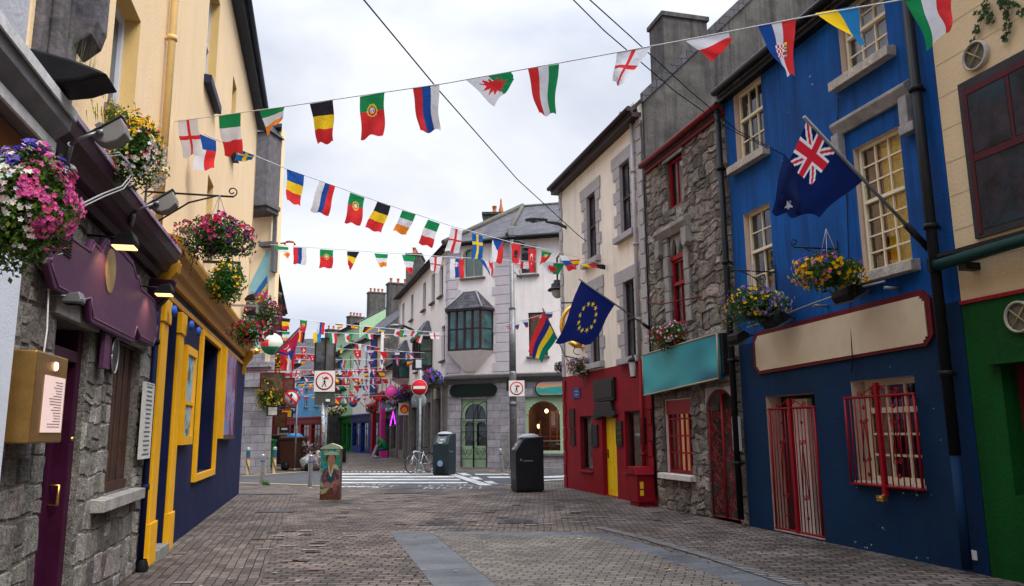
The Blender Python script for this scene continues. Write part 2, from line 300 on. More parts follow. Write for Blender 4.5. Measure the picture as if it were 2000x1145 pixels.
def rubble(fr, name, par, u0, u1, z0, z1, holes, hmin, hmax, wmin, wmax, base, rnd, v=0., jut=.04, res=4, mort=(.1, .095, .09), label=None, body=.25, gap=.012, warp=.06, rnd_=.05):
    """stone wall: each stone a lumpy face standing proud of a mortar bed"""
    b = B(fr); b.wall(u0, u1, z0, z1, holes, v-.003, body); b.c = [mort]*len(b.f)
    def wp(x, y):
        d_ = min(x-u0, u1-x, y-z0, z1-y)
        for H_ in holes: d_ = min(d_, max(H_[0]-x, x-H_[1], H_[2]-y, y-H_[3]))
        k = max(0, min(1, d_/.16))*warp
        return x+k*(noise.noise(Vector((x*2.3, y*2.3, 3.1)))*1.3+.4*noise.noise(Vector((x*6, y*6, 9)))), y+k*(noise.noise(Vector((x*2.3, y*2.3, 17)))*1.3+.4*noise.noise(Vector((x*6, y*6, 23))))
    z = z0
    while z < z1-.02:
        h = min(rnd.uniform(hmin, hmax), z1-z);  h = z1-z if z1-z-h < hmin*.5 else h
        u = u0; 
        while u < u1-.01:
            wd = min(rnd.uniform(wmin, wmax), u1-u); wd = u1-u if u1-u-wd < wmin*.5 else wd
            for (a, c) in ([(z, z+h)] if rnd.random() > .22 or h < hmin*1.2 else [(z, z+h*.45), (z+h*.45, z+h)]):
                segs = [(u, u+wd, a, c)]
                for H_ in holes:
                    ns = []
                    for (p, q, r_, t_) in segs:
                        if q <= H_[0] or p >= H_[1] or t_ <= H_[2] or r_ >= H_[3]: ns.append((p, q, r_, t_)); continue
                        if p < H_[0]: ns.append((p, H_[0], r_, t_))
                        if q > H_[1]: ns.append((H_[1], q, r_, t_))
                        pp, qq = max(p, H_[0]), min(q, H_[1])
                        if r_ < H_[2]: ns.append((pp, qq, r_, H_[2]))
                        if t_ > H_[3]: ns.append((pp, qq, H_[3], t_))
                    segs = ns
                for (p, q, r_, t_) in segs:
                    if q-p < .04 or t_-r_ < .03: continue
                    g = gap; p += g*rnd.uniform(.3, 1); q -= g*rnd.uniform(.3, 1); r_ += g*rnd.uniform(.3, 1); t_ -= g*rnd.uniform(.3, 1)
                    J = rnd.uniform(.3, 1)*jut; k = rnd.uniform(.5, 1.45); cc = tuple(x*k*rnd.uniform(.95, 1.05) for x in base); sd_ = rnd.random()*50
                    vs = []; nn = res
                    co = [rnd.uniform(-.016, .016) for _ in range(8)]; tl = rnd.uniform(-.5, .5)*J; tl2 = rnd.uniform(-.5, .5)*J
                    for i in range(nn+1):
                        for j in range(nn+1):
                            a_, c_ = [0 if q_ == 0 else (1 if q_ == nn else .07+.86*(q_-1)/(nn-2)) for q_ in (i, j)]; ed = 0 if i in (0, nn) or j in (0, nn) else 1
                            ux = p+(q-p)*a_+(co[0]*(1-a_)*(1-c_)+co[1]*a_*(1-c_)+co[2]*a_*c_+co[3]*(1-a_)*c_); zx = r_+(t_-r_)*c_+(co[4]*(1-a_)*(1-c_)+co[5]*a_*(1-c_)+co[6]*a_*c_+co[7]*(1-a_)*c_)
                            if (i in (0, nn)) and (j in (0, nn)): ux += (q-p)*.07*(1 if i == 0 else -1); zx += (t_-r_)*.09*(1 if j == 0 else -1)
                            ux, zx = wp(ux, zx); vs.append((ux, v+(-.012 if not ed else J+tl*(a_-.5)+tl2*(c_-.5)+rnd_*.4*noise.noise(Vector((ux*9+sd_, zx*9, sd_)))+rnd_*.2*noise.noise(Vector((ux*30, zx*30, sd_)))), zx))
                    b.mesh(vs, [(i*(nn+1)+j, (i+1)*(nn+1)+j, (i+1)*(nn+1)+j+1, i*(nn+1)+j+1) for i in range(nn) for j in range(nn)], 0, cc, False)
            u += wd
        z += h
    return b.make(name, STONEC, par, label=label, recalc=False)
def roof(fr, par, u0, u1, ze, v0, vr, zr, m=None, th=.12, over=.25, name='roof', gut=None):
    """pitched roof: eave line at v0 (towards street) up to ridge at vr, mirrored behind"""
    b = B(fr); sl_ = (zr-ze)/(v0-vr); e = v0+over; ez = ze-over*sl_; vb = 2*vr-v0
    b.prism([(e, ez), (vr, zr), (vb, ze), (vb, ze-.1), (vr, zr-th-.02), (e, ez-th)], u0, u1, ax='u')
    o = b.make(name, m or SLATE, par)
    if gut:
        g = B(fr); g.tube([(u0, e+.05, ez-.02), (u1, e+.05, ez-.02)], .065, 10); g.box(u0, u1, v0, e-.02, ez-.2, ez-.09); g.make('gutter', gut, par)
    return o
def chimney(fr, par, u, v, z0, z1, du=.45, dv=.9, pots=3, m=None, pm=None, name='chimney'):
    b = B(fr); b.box(u-du, u+du, v-dv, v+dv, z0, z1); b.box(u-du-.06, u+du+.06, v-dv-.06, v+dv+.06, z1-.02, z1+.12); o = b.make(name, m or RENDERG, par)
    for k in range(pots):
        p = B(fr); vv = v-dv*.7+1.4*dv*(k/(pots-1) if pots > 1 else .5); p.lathe((u, vv, z1+.12), [(.13, 0), (.12, .1), (.1, .12), (.11, .38), (.13, .4), (.13, .45), (.08, .45)], 10); p.make('chimney_pot', pm or TERRA, o)
    return o
def text_mesh(s, size, ext=.0):
    c = bpy.data.curves.new('t', 'FONT'); c.body = s; c.size = size; c.align_x = 'CENTER'; c.align_y = 'CENTER'; c.extrude = ext
    o = bpy.data.objects.new('t', c); COL.objects.link(o); dg = bpy.context.evaluated_depsgraph_get(); me = bpy.data.meshes.new_from_object(o.evaluated_get(dg))
    vs = [v.co.copy() for v in me.vertices]; fs = [list(p.vertices) for p in me.polygons]; bpy.data.objects.remove(o); bpy.data.curves.remove(c)
    return vs, fs
def scroll(c, r, a0, turns, ax, n=22, k=.25):   # spiral points in the (u,z) plane at v=ax
    return [(c[0]+r*(1-(1-k)*i/n)*math.cos(a0+turns*2*math.pi*i/n), ax, c[1]+r*(1-(1-k)*i/n)*math.sin(a0+turns*2*math.pi*i/n)) for i in range(n+1)]
# ================================================================ GROUND
PAV = brick_mat('pavers', (.165, .132, .114), (.066, .052, .046), (.01, .009, .009), .215, .108, .012, .8, rot=.04, bump=1.0, var=.42, vsc=.9, wet=.6, dark=(.42, .39, .38), bias=-.1)
PAVL = brick_mat('pale_pavers', (.185, .162, .136), (.11, .095, .082), (.018, .016, .015), .2, .1, .008, .7, rot=.255, bump=.9, var=.2, vsc=.7, wet=.5, dark=(.65, .63, .62), bias=.2)
PAVS = brick_mat('long_pavers', (.145, .116, .1), (.07, .057, .05), (.012, .01, .01), .212, .106, .006, .8, rot=-.2445+math.pi/2, bump=.8, var=.3, vsc=1.1, wet=.6, dark=(.5, .47, .46), off=.5)
SLAB = brick_mat('grey_slabs', (.1, .104, .113), (.078, .082, .092), (.04, .04, .042), 3.0, .42, .008, .55, rot=-.255, bump=.5, var=.22, vsc=1.3, wet=.4, dark=(.7, .7, .72), off=0)
ASPH = M('asphalt', (.062, .064, .07), .8, .3, 1.2, .35, 90, grime=.5, dirt=(.1, .1, .105))
PAINTW = M('road_paint', (.46, .46, .44), .7, .2, 9, .2, 60, grime=.85, dirt=(.16, .16, .16))
PAINTY = M('yellow_road_paint', (.5, .36, .12), .7, .2, 9, .2, 60, grime=.7, dirt=(.16, .15, .13))
IRON = M('cast_iron', (.05, .045, .045), .5, .4, 20, .5, 50, metal=.4)
KERB = M('kerb_stone', (.2, .195, .19), .8, .3, 4, .2, 40)
def sheet(name, pts, z, m, kind='structure', label=None):
    b = B(); b.poly([(p[0], p[1], z) for p in pts]); return b.make(name, m, label=label, kind=kind, recalc=False)
b = B(); b.poly([(-400, -60, 0), (400, -60, 0), (400, 700, 0), (-400, 700, 0)]); b.make('ground', PAV, kind='structure', recalc=False)
g = lambda x, y: gnd(x, y)[:2]
near = [(200, 936), (470, 945), (600, 950), (760, 953), (860, 957), (930, 953), (1000, 946), (1104, 941), (1500, 934)]
far = [(1500, 914), (1105, 920), (1000, 921), (900, 921), (700, 921), (640, 920), (600, 922), (540, 926), (470, 931), (200, 934)]
sheet('road', [g(*p) for p in near+far], .004, ASPH)
zb = B()
def strip(pp, z=.008, b=None):
    (b or zb).poly([(*g(*p), z) for p in pp])
for y0, xl, xr in ((925, 640, 868), (930.5, 632, 884), (936, 640, 896), (942, 660, 910)):
    t = 2.6; strip([(xl, y0+t), (xr+t*2, y0+t), (xr, y0), (xl, y0)])
strip([(868, 924.5), (884, 924.5), (962, 948.5), (938, 948.5)])
for q in ([(893, 924.5), (908, 924.5), (922, 929), (905, 929)], [(916, 932), (932, 932), (944, 937), (926, 937)], [(944, 940), (960, 940), (974, 946), (955, 946)], [(926, 926), (992, 926), (996, 928), (930, 928)], [(950, 931.5), (996, 931.5), (996, 934), (956, 934)], [(1060, 931), (1104, 929), (1104, 933), (1062, 934)], [(1054, 938), (1104, 935.5), (1104, 937.5), (1056, 940)], [(1110, 926), (1300, 925), (1300, 928), (1110, 929)], [(642, 949), (740, 951.5), (740, 953), (642, 950.5)]):
    strip(q)
rnd = random.Random(5)
for x0, y0, x1, y1 in ((650, 921.5, 860, 921.8), ):
    for k in range(24): a = x0+(x1-x0)*k/24; strip([(a, y0+1.2), (a+5, y0+1.2), (a+5, y0), (a, y0)])
zb.make('crossing_markings', PAINTW, kind='structure', recalc=False)
for s_, cx, cy, hh in (('LOOK', 872, 948.8, 3.6), ('RIGHT', 888, 953.6, 4.8), ('LOOK', 706, 947.6, 3.0), ('RIGHT', 716, 951.3, 3.6)):
    vs, fs = text_mesh(s_, 1); P = gnd(cx, cy); y2 = gnd(cx, cy-hh/2).y; y1 = gnd(cx, cy+hh/2).y; sy = (y2-y1)/.72; sx = .62
    b = B(); b.mesh([(P.x+v.x*sx, P.y+v.y*sy, .009) for v in vs], fs); b.make('road_lettering', M('worn_road_paint', (.26, .26, .25), .8, .3, 9, .2, 60, grime=.9, dirt=(.09, .09, .09)), kind='structure', recalc=False)
yb = B()
def yl(pts, wd=.09):
    P = [gnd(*p) for p in pts]
    for a, c in zip(P, P[1:]):
        n = Vector((-(c-a).y, (c-a).x, 0)).normalized()*wd/2; yb.poly([(a-n).xy.to_3d()+Vector((0, 0, .0085)), (c-n).xy.to_3d()+Vector((0, 0, .0085)), (c+n).xy.to_3d()+Vector((0, 0, .0085)), (a+n).xy.to_3d()+Vector((0, 0, .0085))], world=True)
yl([(330, 941), (470, 943.5), (560, 946), (632, 949.3)], .14); yl([(470, 930.5), (540, 925.5), (597, 921.5)], .2)
yl([(868, 922.5), (1000, 922.5), (1104, 921.8), (1300, 919.5)], .1); yl([(985, 948), (1104, 941.8), (1300, 936)], .1)
yb.make('yellow_lines', PAINTY, kind='structure', recalc=False)
# left-hand strip of long pavers beside the wall, the slab-edged panel and its drain
Gd = Vector((.25, -.968, 0)).normalized(); Gn = Vector((.968, .25, 0)).normalized()
def gx(p, t, s=0): q = gnd(*p)+Gd*t+Gn*s; return (q.x, q.y)
sheet('pavement_edge', [L.w(.2, 0, 0)[:2], L.w(22, 0, 0)[:2], L.w(22, 1.45, 0)[:2], L.w(.2, 1.45, 0)[:2]], .003, PAVS)
sheet('slab_border', [gx((760, 1038), 0), gx((1172, 1040), 0), (3.1, 7.6), (4.6, 1.0), gx((760, 1038), 18)], .004, SLAB)
sheet('paver_panel', [gx((760, 1038), .55, .62), gx((1160, 1046), .1), (2.45, 7.6), (3.85, 1.5), gx((760, 1038), 17, .62)], .008, PAVL)
b = B(); P = [gnd(1172, 1031), gnd(1260, 1052), gnd(1380, 1086), gnd(1560, 1145), gnd(1560, 1145)+Vector((1.6, -5, 0))]
for a, c in zip(P, P[1:]):
    n = Vector((-(c-a).y, (c-a).x, 0)).normalized()
    for w_, z, m in ((.11, .006, 0), ): b.poly([a-n*w_+Vector((0, 0, z)), c-n*w_+Vector((0, 0, z)), c+n*w_+Vector((0, 0, z)), a+n*w_+Vector((0, 0, z))], 0, world=True)
    k = 0; ln = (c-a).length; t = (c-a).normalized()
    while k*.09 < ln: q = a+t*k*.09+Vector((0, 0, .0095)); b.poly([q-n*.09, q-n*.09+t*.045, q+n*.09+t*.045, q+n*.09], 1, world=True); k += 1
b.make('drain_channel', [IRON, KERB], kind='structure', recalc=False)
def cover(px, py, r=None, rect=None, label=''):
    P = gnd(px, py); b = B()
    if r:
        b.poly([(P.x-r*1.35, P.y-r*1.3, .010), (P.x+r*1.35, P.y-r*1.3, .010), (P.x+r*1.35, P.y+r*1.3, .010), (P.x-r*1.35, P.y+r*1.3, .010)], 1)
        b.lathe((P.x, P.y, .012), [(r, 0), (r*.99, .01), (r*.9, .01), (r*.88, .004), (.0, .004)], 28)
        for i in range(-4, 5):
            for j in range(-4, 5):
                if i*i+j*j < 18: b.box(P.x+i*r*.18-.018, P.x+i*r*.18+.018, P.y+j*r*.18-.018, P.y+j*r*.18+.018, .016, .021)
    else:
        w_, d_ = rect; b.box(P.x-w_/2, P.x+w_/2, P.y-d_/2, P.y+d_/2, -.02, .012)
        b.box(P.x-w_/2+.05, P.x+w_/2-.05, P.y-d_/2+.05, P.y+d_/2-.05, .012, .016, 1)
    b.make('manhole_cover', [IRON, ASPH], label=label, cat='manhole cover', group='iron covers in the paving')
cover(862, 1022, .27, label='left one of the two round iron manhole covers beyond the slab-edged panel')
cover(1012, 1019, .26, label='right one of the two round iron manhole covers beyond the slab-edged panel')
cover(790, 963, rect=(1.0, .45), label='rectangular iron cover in the paving right of the painted cabinet')
cover(540, 1000, rect=(.75, .4), label='rectangular grey cover in the paving near the navy shopfront wall')
cover(505, 966, rect=(1.9, .35), label='long dark rectangular cover by the end of the navy shopfront')
# raised footpath in front of the corner building
fp = [(-9.5, 60), (-3.25, 31.6), (-2.3, 31.0), (1.6, 30.6), (12, 30.2), (12, 34), (2.3, 33.2), (-.1, 33.8), (-2.9, 35.2)]
b = B(); b.poly([(x, y, .05) for x, y in fp], 0)
for p, q in zip(fp[:5], fp[1:5]): b.poly([(*p, 0), (*q, 0), (*q, .05), (*p, .05)], 1); 
b.make('pavement', [PAV, KERB], kind='structure', recalc=False)
b = B()
for a, c in (((.9, 31.05), (2.3, 31.05)), ((2.3, 31.05), (12, 30.9))): b.prism([(a[0], a[1]-.08), (c[0], c[1]-.08), (c[0], c[1]+.08), (a[0], a[1]+.08)], 0, .15, ax='z')
b.make('kerb', KERB, kind='structure')

# ================================================================ RIGHT-HAND HOUSES
CREAM = M('cream_render', (.78, .69, .58), .85, .07, 1.6, .12, 40, streak=.3, dirt=(.36, .31, .26))
GREYT = M('grey_painted_trim', (.36, .335, .34), .8, .1, 5, .12, 40, streak=.2, dirt=(.2, .18, .17))
REDP = M('red_masonry_paint', (.23, .004, .011), .6, .25, 1.3, .12, 28, streak=.6, dirt=(.09, .006, .01))
REDG = M('red_gloss_paint', (.23, .005, .012), .35, .1, 9, .04)
DKWOOD = M('dark_window_frame', (.035, .02, .022), .45, .2, 9, .05)
BLUEU = M('bright_blue_render', (.002, .062, .24), .75, .4, .9, .1, 34, streak=.9, dirt=(.002, .03, .12))
BLUEL = M('navy_blue_render', (.001, .018, .058), .7, .3, 1.0, .1, 34, grime=.35, dirt=(.006, .035, .07))
BEIGE = M('beige_render', (.6, .45, .27), .85, .07, 1.6, .12, 30, streak=.15, dirt=(.38, .3, .2))
BEIGEP = M('beige_reveal_paint', (.58, .44, .34), .75, .08, 5, .1)
CREAMW = M('cream_window_paint', (.66, .57, .4), .5, .08, 9, .04)
GREENP = M('green_masonry_paint', (.001, .055, .007), .7, .28, 1.3, .15, 24, streak=.55, dirt=(.004, .03, .006))
DRED = M('dark_red_trim', (.13, .01, .012), .5, .15, 9, .05)
rn = random.Random(3)
# ---- cream and red house
hs = thing('townhouse', 'cream townhouse with grey window surrounds and a red painted ground floor', 'house', R.w(3, -.1, 0))
up = [(2.36, 3.0, 5.95, 7.7), (4.66, 5.26, 6.08, 7.8), (4.64, 5.27, 3.2, 4.95), (2.4, 3.04, 3.26, 5.1)]
b = B(R); b.wall(0, 5.97, 3.06, 8.9, up, 0, .25, 0, 1); b.make('wall', [CREAM, GREYT], hs)
lo = [(1.36, 2.26, .55, 1.93), (2.96, 3.88, .02, 1.92), (4.42, 5.32, .62, 1.98)]
b = B(R); b.wall(0, 5.97, 0, 3.06, lo, .003, .32); b.make('ground_floor_wall', REDP, hs)
b = B(R); b.box(0, 5.97, -8, -.34, 0, 8.7); b.box(0, .02, -.34, -.0, 0, 8.9)
b.prism([(-.02, 8.9), (-4, 12.9), (-8, 8.9), (-8, 0), (-.02, 0)], 5.975, 6.08, ax='u'); b.make('gable_wall', RENDERG, hs)
roof(R, hs, -.12, 5.97, 8.95, 0, -4, 12.85, gut=DKWOOD)
b = B(R); b.prism([(.02, 9.05), (-4, 13.1), (-8, 9.1), (-8, 8.85), (-4, 12.8), (.02, 8.8)], 6.0, 6.14, ax='u'); b.make('verge', SLATE, hs)
b = B(R); b.prism([(0, 8.62), (.07, 8.62), (.1, 8.75), (.17, 8.8), (.17, 8.86), (0, 8.86)], 0, 5.97, ax='u'); b.make('eaves_band', CREAM, hs)
chimney(R, hs, .5, -3.9, 10.5, 14.2, .5, .75, 0)
for i, (a, c, d, e) in enumerate(up):
    b = B(R); n = 6; zz = d
    b.box(a-.5, c+.36, .002, .035, e, e+.3); k = 0
    while zz < e-.01:
        h = (e-d)/n; ex = .42 if k % 2 else .24; b.box(a-ex, a, .002, .03, zz+.008, zz+h-.008); b.box(c, c+ex*.75, .002, .03, zz+.008, zz+h-.008); zz += h; k += 1
    b.make('window_surround', GREYT, hs)
    sill(R, hs, a-.3, c+.25, d, GREYT, d=.14, h=.16)
    window(R, hs, a, c, d, e, -.1, 2, 1, DKWOOD, GLASS2, .05, .03, split=.5)
for (u0, u1, z0, z1, m) in ((0, .26, 3.06, 8.6, GREYT), (5.68, 5.97, 3.06, 8.6, GREYT), (0, .24, .0, 3.06, REDP), (5.7, 5.97, 0, 3.06, REDP)):
    b = B(R); z = z0; k = 0
    while z < z1-.1: b.box(u0, u1-.06*(k % 2), .004, .035, z+.012, min(z+.33, z1)-.012); z += .33; k += 1
    b.make('quoins', m, hs, bev=.006)
for (a, c, d, e) in (lo[0], lo[2]):
    window(R, hs, a, c, d, e, -.13, 1, 1, DKWOOD, f=.05, curtain=[(0.03, .97, NET)]); sill(R, hs, a-.04, c+.04, d, REDP, d=.05, h=.06)
YEL = M('yellow_door_paint', (.78, .5, .01), .35, .08, 6, .04)
b = B(R); b.box(2.96, 3.88, -.17, -.12, .02, 1.92)
for (p, q, r_, t_) in ((3.05, 3.38, .15, .7), (3.46, 3.79, .15, .7), (3.05, 3.38, .8, 1.2), (3.46, 3.79, .8, 1.2), (3.05, 3.38, 1.3, 1.8), (3.46, 3.79, 1.3, 1.8)): b.box(p, q, -.122, -.112, r_, t_)
dd = b.make('door', YEL, hs, label='bright yellow panelled door')
b = B(R); b.tube([(3.06, -.112, 1.0), (3.06, -.06, 1.0), (3.18, -.06, 1.0)], .012); b.box(3.03, 3.09, -.112, -.1, .9, 1.1); b.make('handle', BLACK, dd)
gutterpipe(R, hs, 5.56, .07, 3.06, 8.7, GREYT); gutterpipe(R, hs, 5.56, .07, .15, 3.05, REDP)
b = B(R); b.tube([(5.56, .07, 8.7), (5.5, .12, 8.8), (5.3, .22, 8.86)], .045); b.make('drainpipe', GREYT, hs)
b = B(R); b.tube([(6.02, .03, .2), (6.02, .03, 8.4)], .02); b.make('cable', BLACK, hs)
def plaque(fr, u0, u1, z0, z1, m, v, label, cat='plaque', lines=0, lc=(.3, .28, .25), th=.03, group=None, name='plaque', arch=False):
    b = B(fr); b.box(u0, u1, v, v+th, z0, z1); r_ = random.Random(int(u0*99))
    b.box(u0, u1, v+th, v+th+.006, z0, z0+.015); b.box(u0, u1, v+th, v+th+.006, z1-.015, z1); b.box(u0, u0+.015, v+th, v+th+.006, z0+.015, z1-.015); b.box(u1-.015, u1, v+th, v+th+.006, z0+.015, z1-.015)
    for k in range(lines):
        z = z1-(z1-z0)*(k+1)/(lines+1); w_ = (u1-u0)*.5*r_.uniform(.4, .75); b.box((u0+u1)/2-w_, (u0+u1)/2+w_, v+th, v+th+.003, z-.008, z+.008, 1, lc)
    return b.make(name, [m, PAINTC], label=label, cat=cat, group=group)
DKB = M('dark_bronze', (.02, .019, .02), .35, .3, 9, .2, 30, metal=.3)
plaque(R, .62, .98, 1.62, 2.14, DKB, .004, 'dark plaque on the red wall, upper one of two near the far corner', lines=4, lc=(.06, .06, .06))
plaque(R, .66, .98, 1.16, 1.58, DKB, .004, 'dark plaque on the red wall, lower one of two near the far corner', lines=3, lc=(.06, .06, .06))
plaque(R, 2.32, 2.72, 1.16, 1.7, DKB, .004, 'dark plaque on the red wall between the narrow window and the yellow door', lines=4, lc=(.06, .06, .06))
plaque(R, 3.95, 4.3, 1.2, 1.76, DKB, .004, 'dark plaque with gold detail right of the yellow door', lines=3, lc=(.2, .13, .04))
plaque(R, 5.34, 5.6, 1.25, 1.82, DKB, .004, 'dark plaque beside the downpipe and the tall red window', lines=2, lc=(.2, .1, .04))
plaque(R, .88, 1.46, 2.42, 2.7, M('blue_enamel', (.02, .05, .2), .3, .1, 9), .004, 'small blue street name plate on the red wall', 'sign', 2, (.5, .5, .5), .015, name='street_sign')
t = thing('carved_plaque', 'large black carved stone plaque above the yellow door', 'plaque', R.w(3.3, .05, 1.9))
b = B(R); b.box(2.6, 3.98, .004, .08, 2.26, 2.8); b.box(2.66, 3.92, .08, .1, 2.32, 2.74); b.make('tablet', DKB, t, bev=.01)
b = B(R); b.prism([(2.55, 1.9), (2.7, 2.02), (2.8, 2.24), (3.78, 2.24), (3.9, 2.02), (4.05, 1.92), (3.9, 1.84), (3.3, 1.9), (2.7, 1.82)], .004, .11); b.make('scroll_base', DKB, t, bev=.01)
# red utility box
t = thing('utility_box', 'red painted steel box on legs against the red wall', 'box', R.w(5.2, .2, 0))
b = B(R); b.box(5.42, 5.92, .01, .4, .08, .64); b.box(5.46, 5.88, .03, .37, -.02, .08); b.make('body', REDP, t, bev=.01)
b = B(R); b.prism([(5.38, .64), (5.96, .64), (5.84, .8), (5.5, .8)], .01, .43); b.make('lid', REDP, t, bev=.01)
b = B(R)
for z0, z1 in ((.36, .5), (.22, .33)): b.box(5.92, 5.924, .26, .34, z0, z1)
b.make('warning_label', M('yellow_sticker', (.8, .5, .02), .5), t)
# small wall lantern
def lantern(loc, s, label, group=None, v=None):
    t = thing('wall_lantern', label, 'lantern', loc, group); x, y, z = loc
    b = B(); b.lathe((x, y, z+.16*s), [(.02*s, .1*s), (.06*s, .08*s), (.11*s, 0), (.09*s, 0)], 8); b.make('cap', BLACK, t); b = B(); b.lathe((x, y, z-.16*s), [(.0, 0), (.06*s, 0), (.07*s, .02*s), (.05*s, .03*s)], 8); b.make('base', BLACK, t)
    b = B(); b.lathe((x, y, z-.13*s), [(.05*s, 0), (.085*s, .29*s)], 6); b.make('glass', M('frosted_lamp_glass', (.6, .6, .58), .3, 0), t)
    if v is not None: b = B(); b.tube([v, (x, y, z+.3*s), (x, y, z+.24*s)], .015*s); b.make('bracket', BLACK, t)
lantern(R.w(5.36, .16, 2.86), 1.1, 'small black wall lantern with white glass at the top of the red wall', v=R.w(5.36, 0, 3.0))
# ---- rubble stone house
hs = thing('stone_house', 'rubble limestone house with red windows between the red and the blue house', 'house', R.w(7.7, -.1, 0))
holes = [(7.12, 7.8, 6.0, 7.02), (7.06, 7.74, 3.6, 5.42), (6.5, 7.66, .72, 2.16), (8.25, 9.25, 0, 2.26)]
rubble(R, 'wall', hs, 6.09, 9.47, 0, 7.3, holes, .15, .3, .16, .4, (.2, .172, .15), random.Random(8), jut=.03, res=7, warp=.1, rnd_=.06, body=.3, mort=(.13, .115, .1), gap=.012)
b = B(R); b.box(6.09, 9.47, -8, -.33, 0, 7.2); b.make('rear_wall', RENDERG, hs)
roof(R, hs, 6.15, 9.5, 7.36, 0, -4, 10.2, gut=DRED, over=.1)
window(R, hs, 7.12, 7.8, 6.0, 7.02, -.1, 2, 1, REDG, f=.06, curtain=[(.05, .95, NET)])
window(R, hs, 7.06, 7.74, 3.6, 4.95, -.1, 2, 1, REDG, f=.07, split=.62, curtain=[(.05, .4, NET), (.75, .95, M('green_curtain', (.1, .3, .15), .8))])
b = B(R); b.box(7.0, 7.8, -.12, -.02, 4.93, 5.02); b.make('transom', REDG, hs)
# pointed tracery above the window, hood mould and dressed jambs
b = B(R); zc = 5.02
for s_, c0 in ((1, 7.06), (1, 7.4)):
    b.mesh([], [])
    n = 8; arc = []
    for k in range(n+1):
        t_ = k/n; arc.append((c0+.17-.17*(1-t_), zc+.34*math.sin(t_*math.pi/2)))
    full = arc+[(2*(c0+.17)-x, z) for x, z in arc[::-1][1:]]
    for (x0, z0), (x1, z1) in zip(full, full[1:]): b.prism([(x0, z0), (x1, z1), (x1, 5.42), (x0, 5.42)], -.1, -.02)
b.box(7.38, 7.42, -.1, -.0, 5.02, 5.4); b.make('tracery', LIME, hs)
b = B(R)
for x in (6.86, 7.74):
    z = 3.6; k = 0
    while z < 5.4: h = .42 if k % 2 else .3; b.box(x, x+.2, -.06, .05+.01*(k % 2), z+.006, min(z+h, 5.42)-.006); z += h; k += 1
b.prism([(.0, 5.42), (.06, 5.42), (.16, 5.55), (.16, 5.62), (.0, 5.7)], 6.66, 8.06, ax='u')
for x in (6.66, 7.86): b.prism([(x, 5.42), (x, 5.12), (x+.06, 5.05), (x+.14, 5.05), (x+.2, 5.12), (x+.2, 5.42)], .0, .15)
b.make('hood_mould', LIME, hs, bev=.01)
b = B(R); b.box(7.0, 7.9, -.1, .05, 7.02, 7.14); b.make('lintel', LIME, hs)
WARM = emit_mat('room_glow', (.7, .36, .16), .18); OFFW = M('offwhite_paint', (.62, .56, .5), .7, .08, 5, .1)  # WARM: strip behind the pane that glows itself, standing in for room light
b = B(R); b.wall(6.44, 7.72, .66, 2.2, [(6.52, 7.64, .72, 2.14)], -.03, .27); b.make('window_reveal', OFFW, hs)
ww = window(R, hs, 6.5, 7.66, .72, 2.16, -.12, 5, 4, REDG, f=.06, bar=.035, curtain=[(.08, .25, OFFW), (.3, .55, WARM), (.6, .95, M('shop_display', (.12, .06, .04), .7, .8, 8))])
b = B(R); b.box(6.5, 7.66, -.1, -.04, 1.86, 2.16); b.make('window_head', REDG, hs)
sill(R, hs, 6.36, 7.76, .72, M('offwhite_sill', (.6, .57, .52), .8, .2, 8, .3), d=.14, h=.12)
# arched doorway and red scroll gate
b = B(R); n = 12; arc = [(8.75-.5*math.cos(math.pi*k/n), 1.9+.36*math.sin(math.pi*k/n)) for k in range(n+1)]
for (x0, z0), (x1, z1) in zip(arc, arc[1:]): b.prism([(x0, z0), (x1, z1), (x1, 2.3), (x0, 2.3)], -.25, .01)
b.make('door_arch', LIME, hs)
b = B(R); b.box(8.25, 9.25, -.9, -.85, 0, 2.26); b.make('inner_door', M('dark_inner_door', (.05, .03, .03), .6), hs)
b = B(R); b.box(8.25, 8.27, -.85, -.3, 0, 2.2); b.box(9.2, 9.249, -.85, -.25, 0, 2.2); b.make('passage_wall', OFFW, hs)
gt = thing('iron_gate', 'red wrought iron gate of curling scrolls in the arched stone doorway', 'gate', R.w(8.75, -.03, 0))
for s_, (a, c) in ((1, (8.28, 8.74)), (-1, (8.77, 9.22))):
    b = B(R); v = -.03; top = lambda x: 1.86+.36*math.sqrt(max(0, 1-((x-8.75)/.5)**2))
    b.tube([(a, v, .04), (a, v, top(a))], .014, 6); b.tube([(c, v, .04), (c, v, top(c))], .014, 6); b.tube([(a, v, .05), (c, v, .05)], .014, 6)
    b.tube([(a+(c-a)*k/8, v, top(a+(c-a)*k/8)) for k in range(9)], .014, 6)
    xm = (a+c)/2; w_ = (c-a)
    b.tube([(xm+.34*w_*math.sin(z*2.6+s_), v, .1+z) for z in [k*.06 for k in range(31)]], .011, 6)
    for j in range(8):
        z = .22+j*.22; sd_ = 1 if j % 2 else -1; b.tube(scroll((xm+sd_*w_*.2, z), w_*.26, j*1.7, 1.4*sd_, v, 18, .2), .008, 6)
        b.tube([(xm-sd_*w_*.4, v, z-.1), (xm-sd_*w_*.1, v, z+.02), (xm+sd_*w_*.2, v, z+.15)], .007, 5)
    b.make('leaf', REDG, gt)
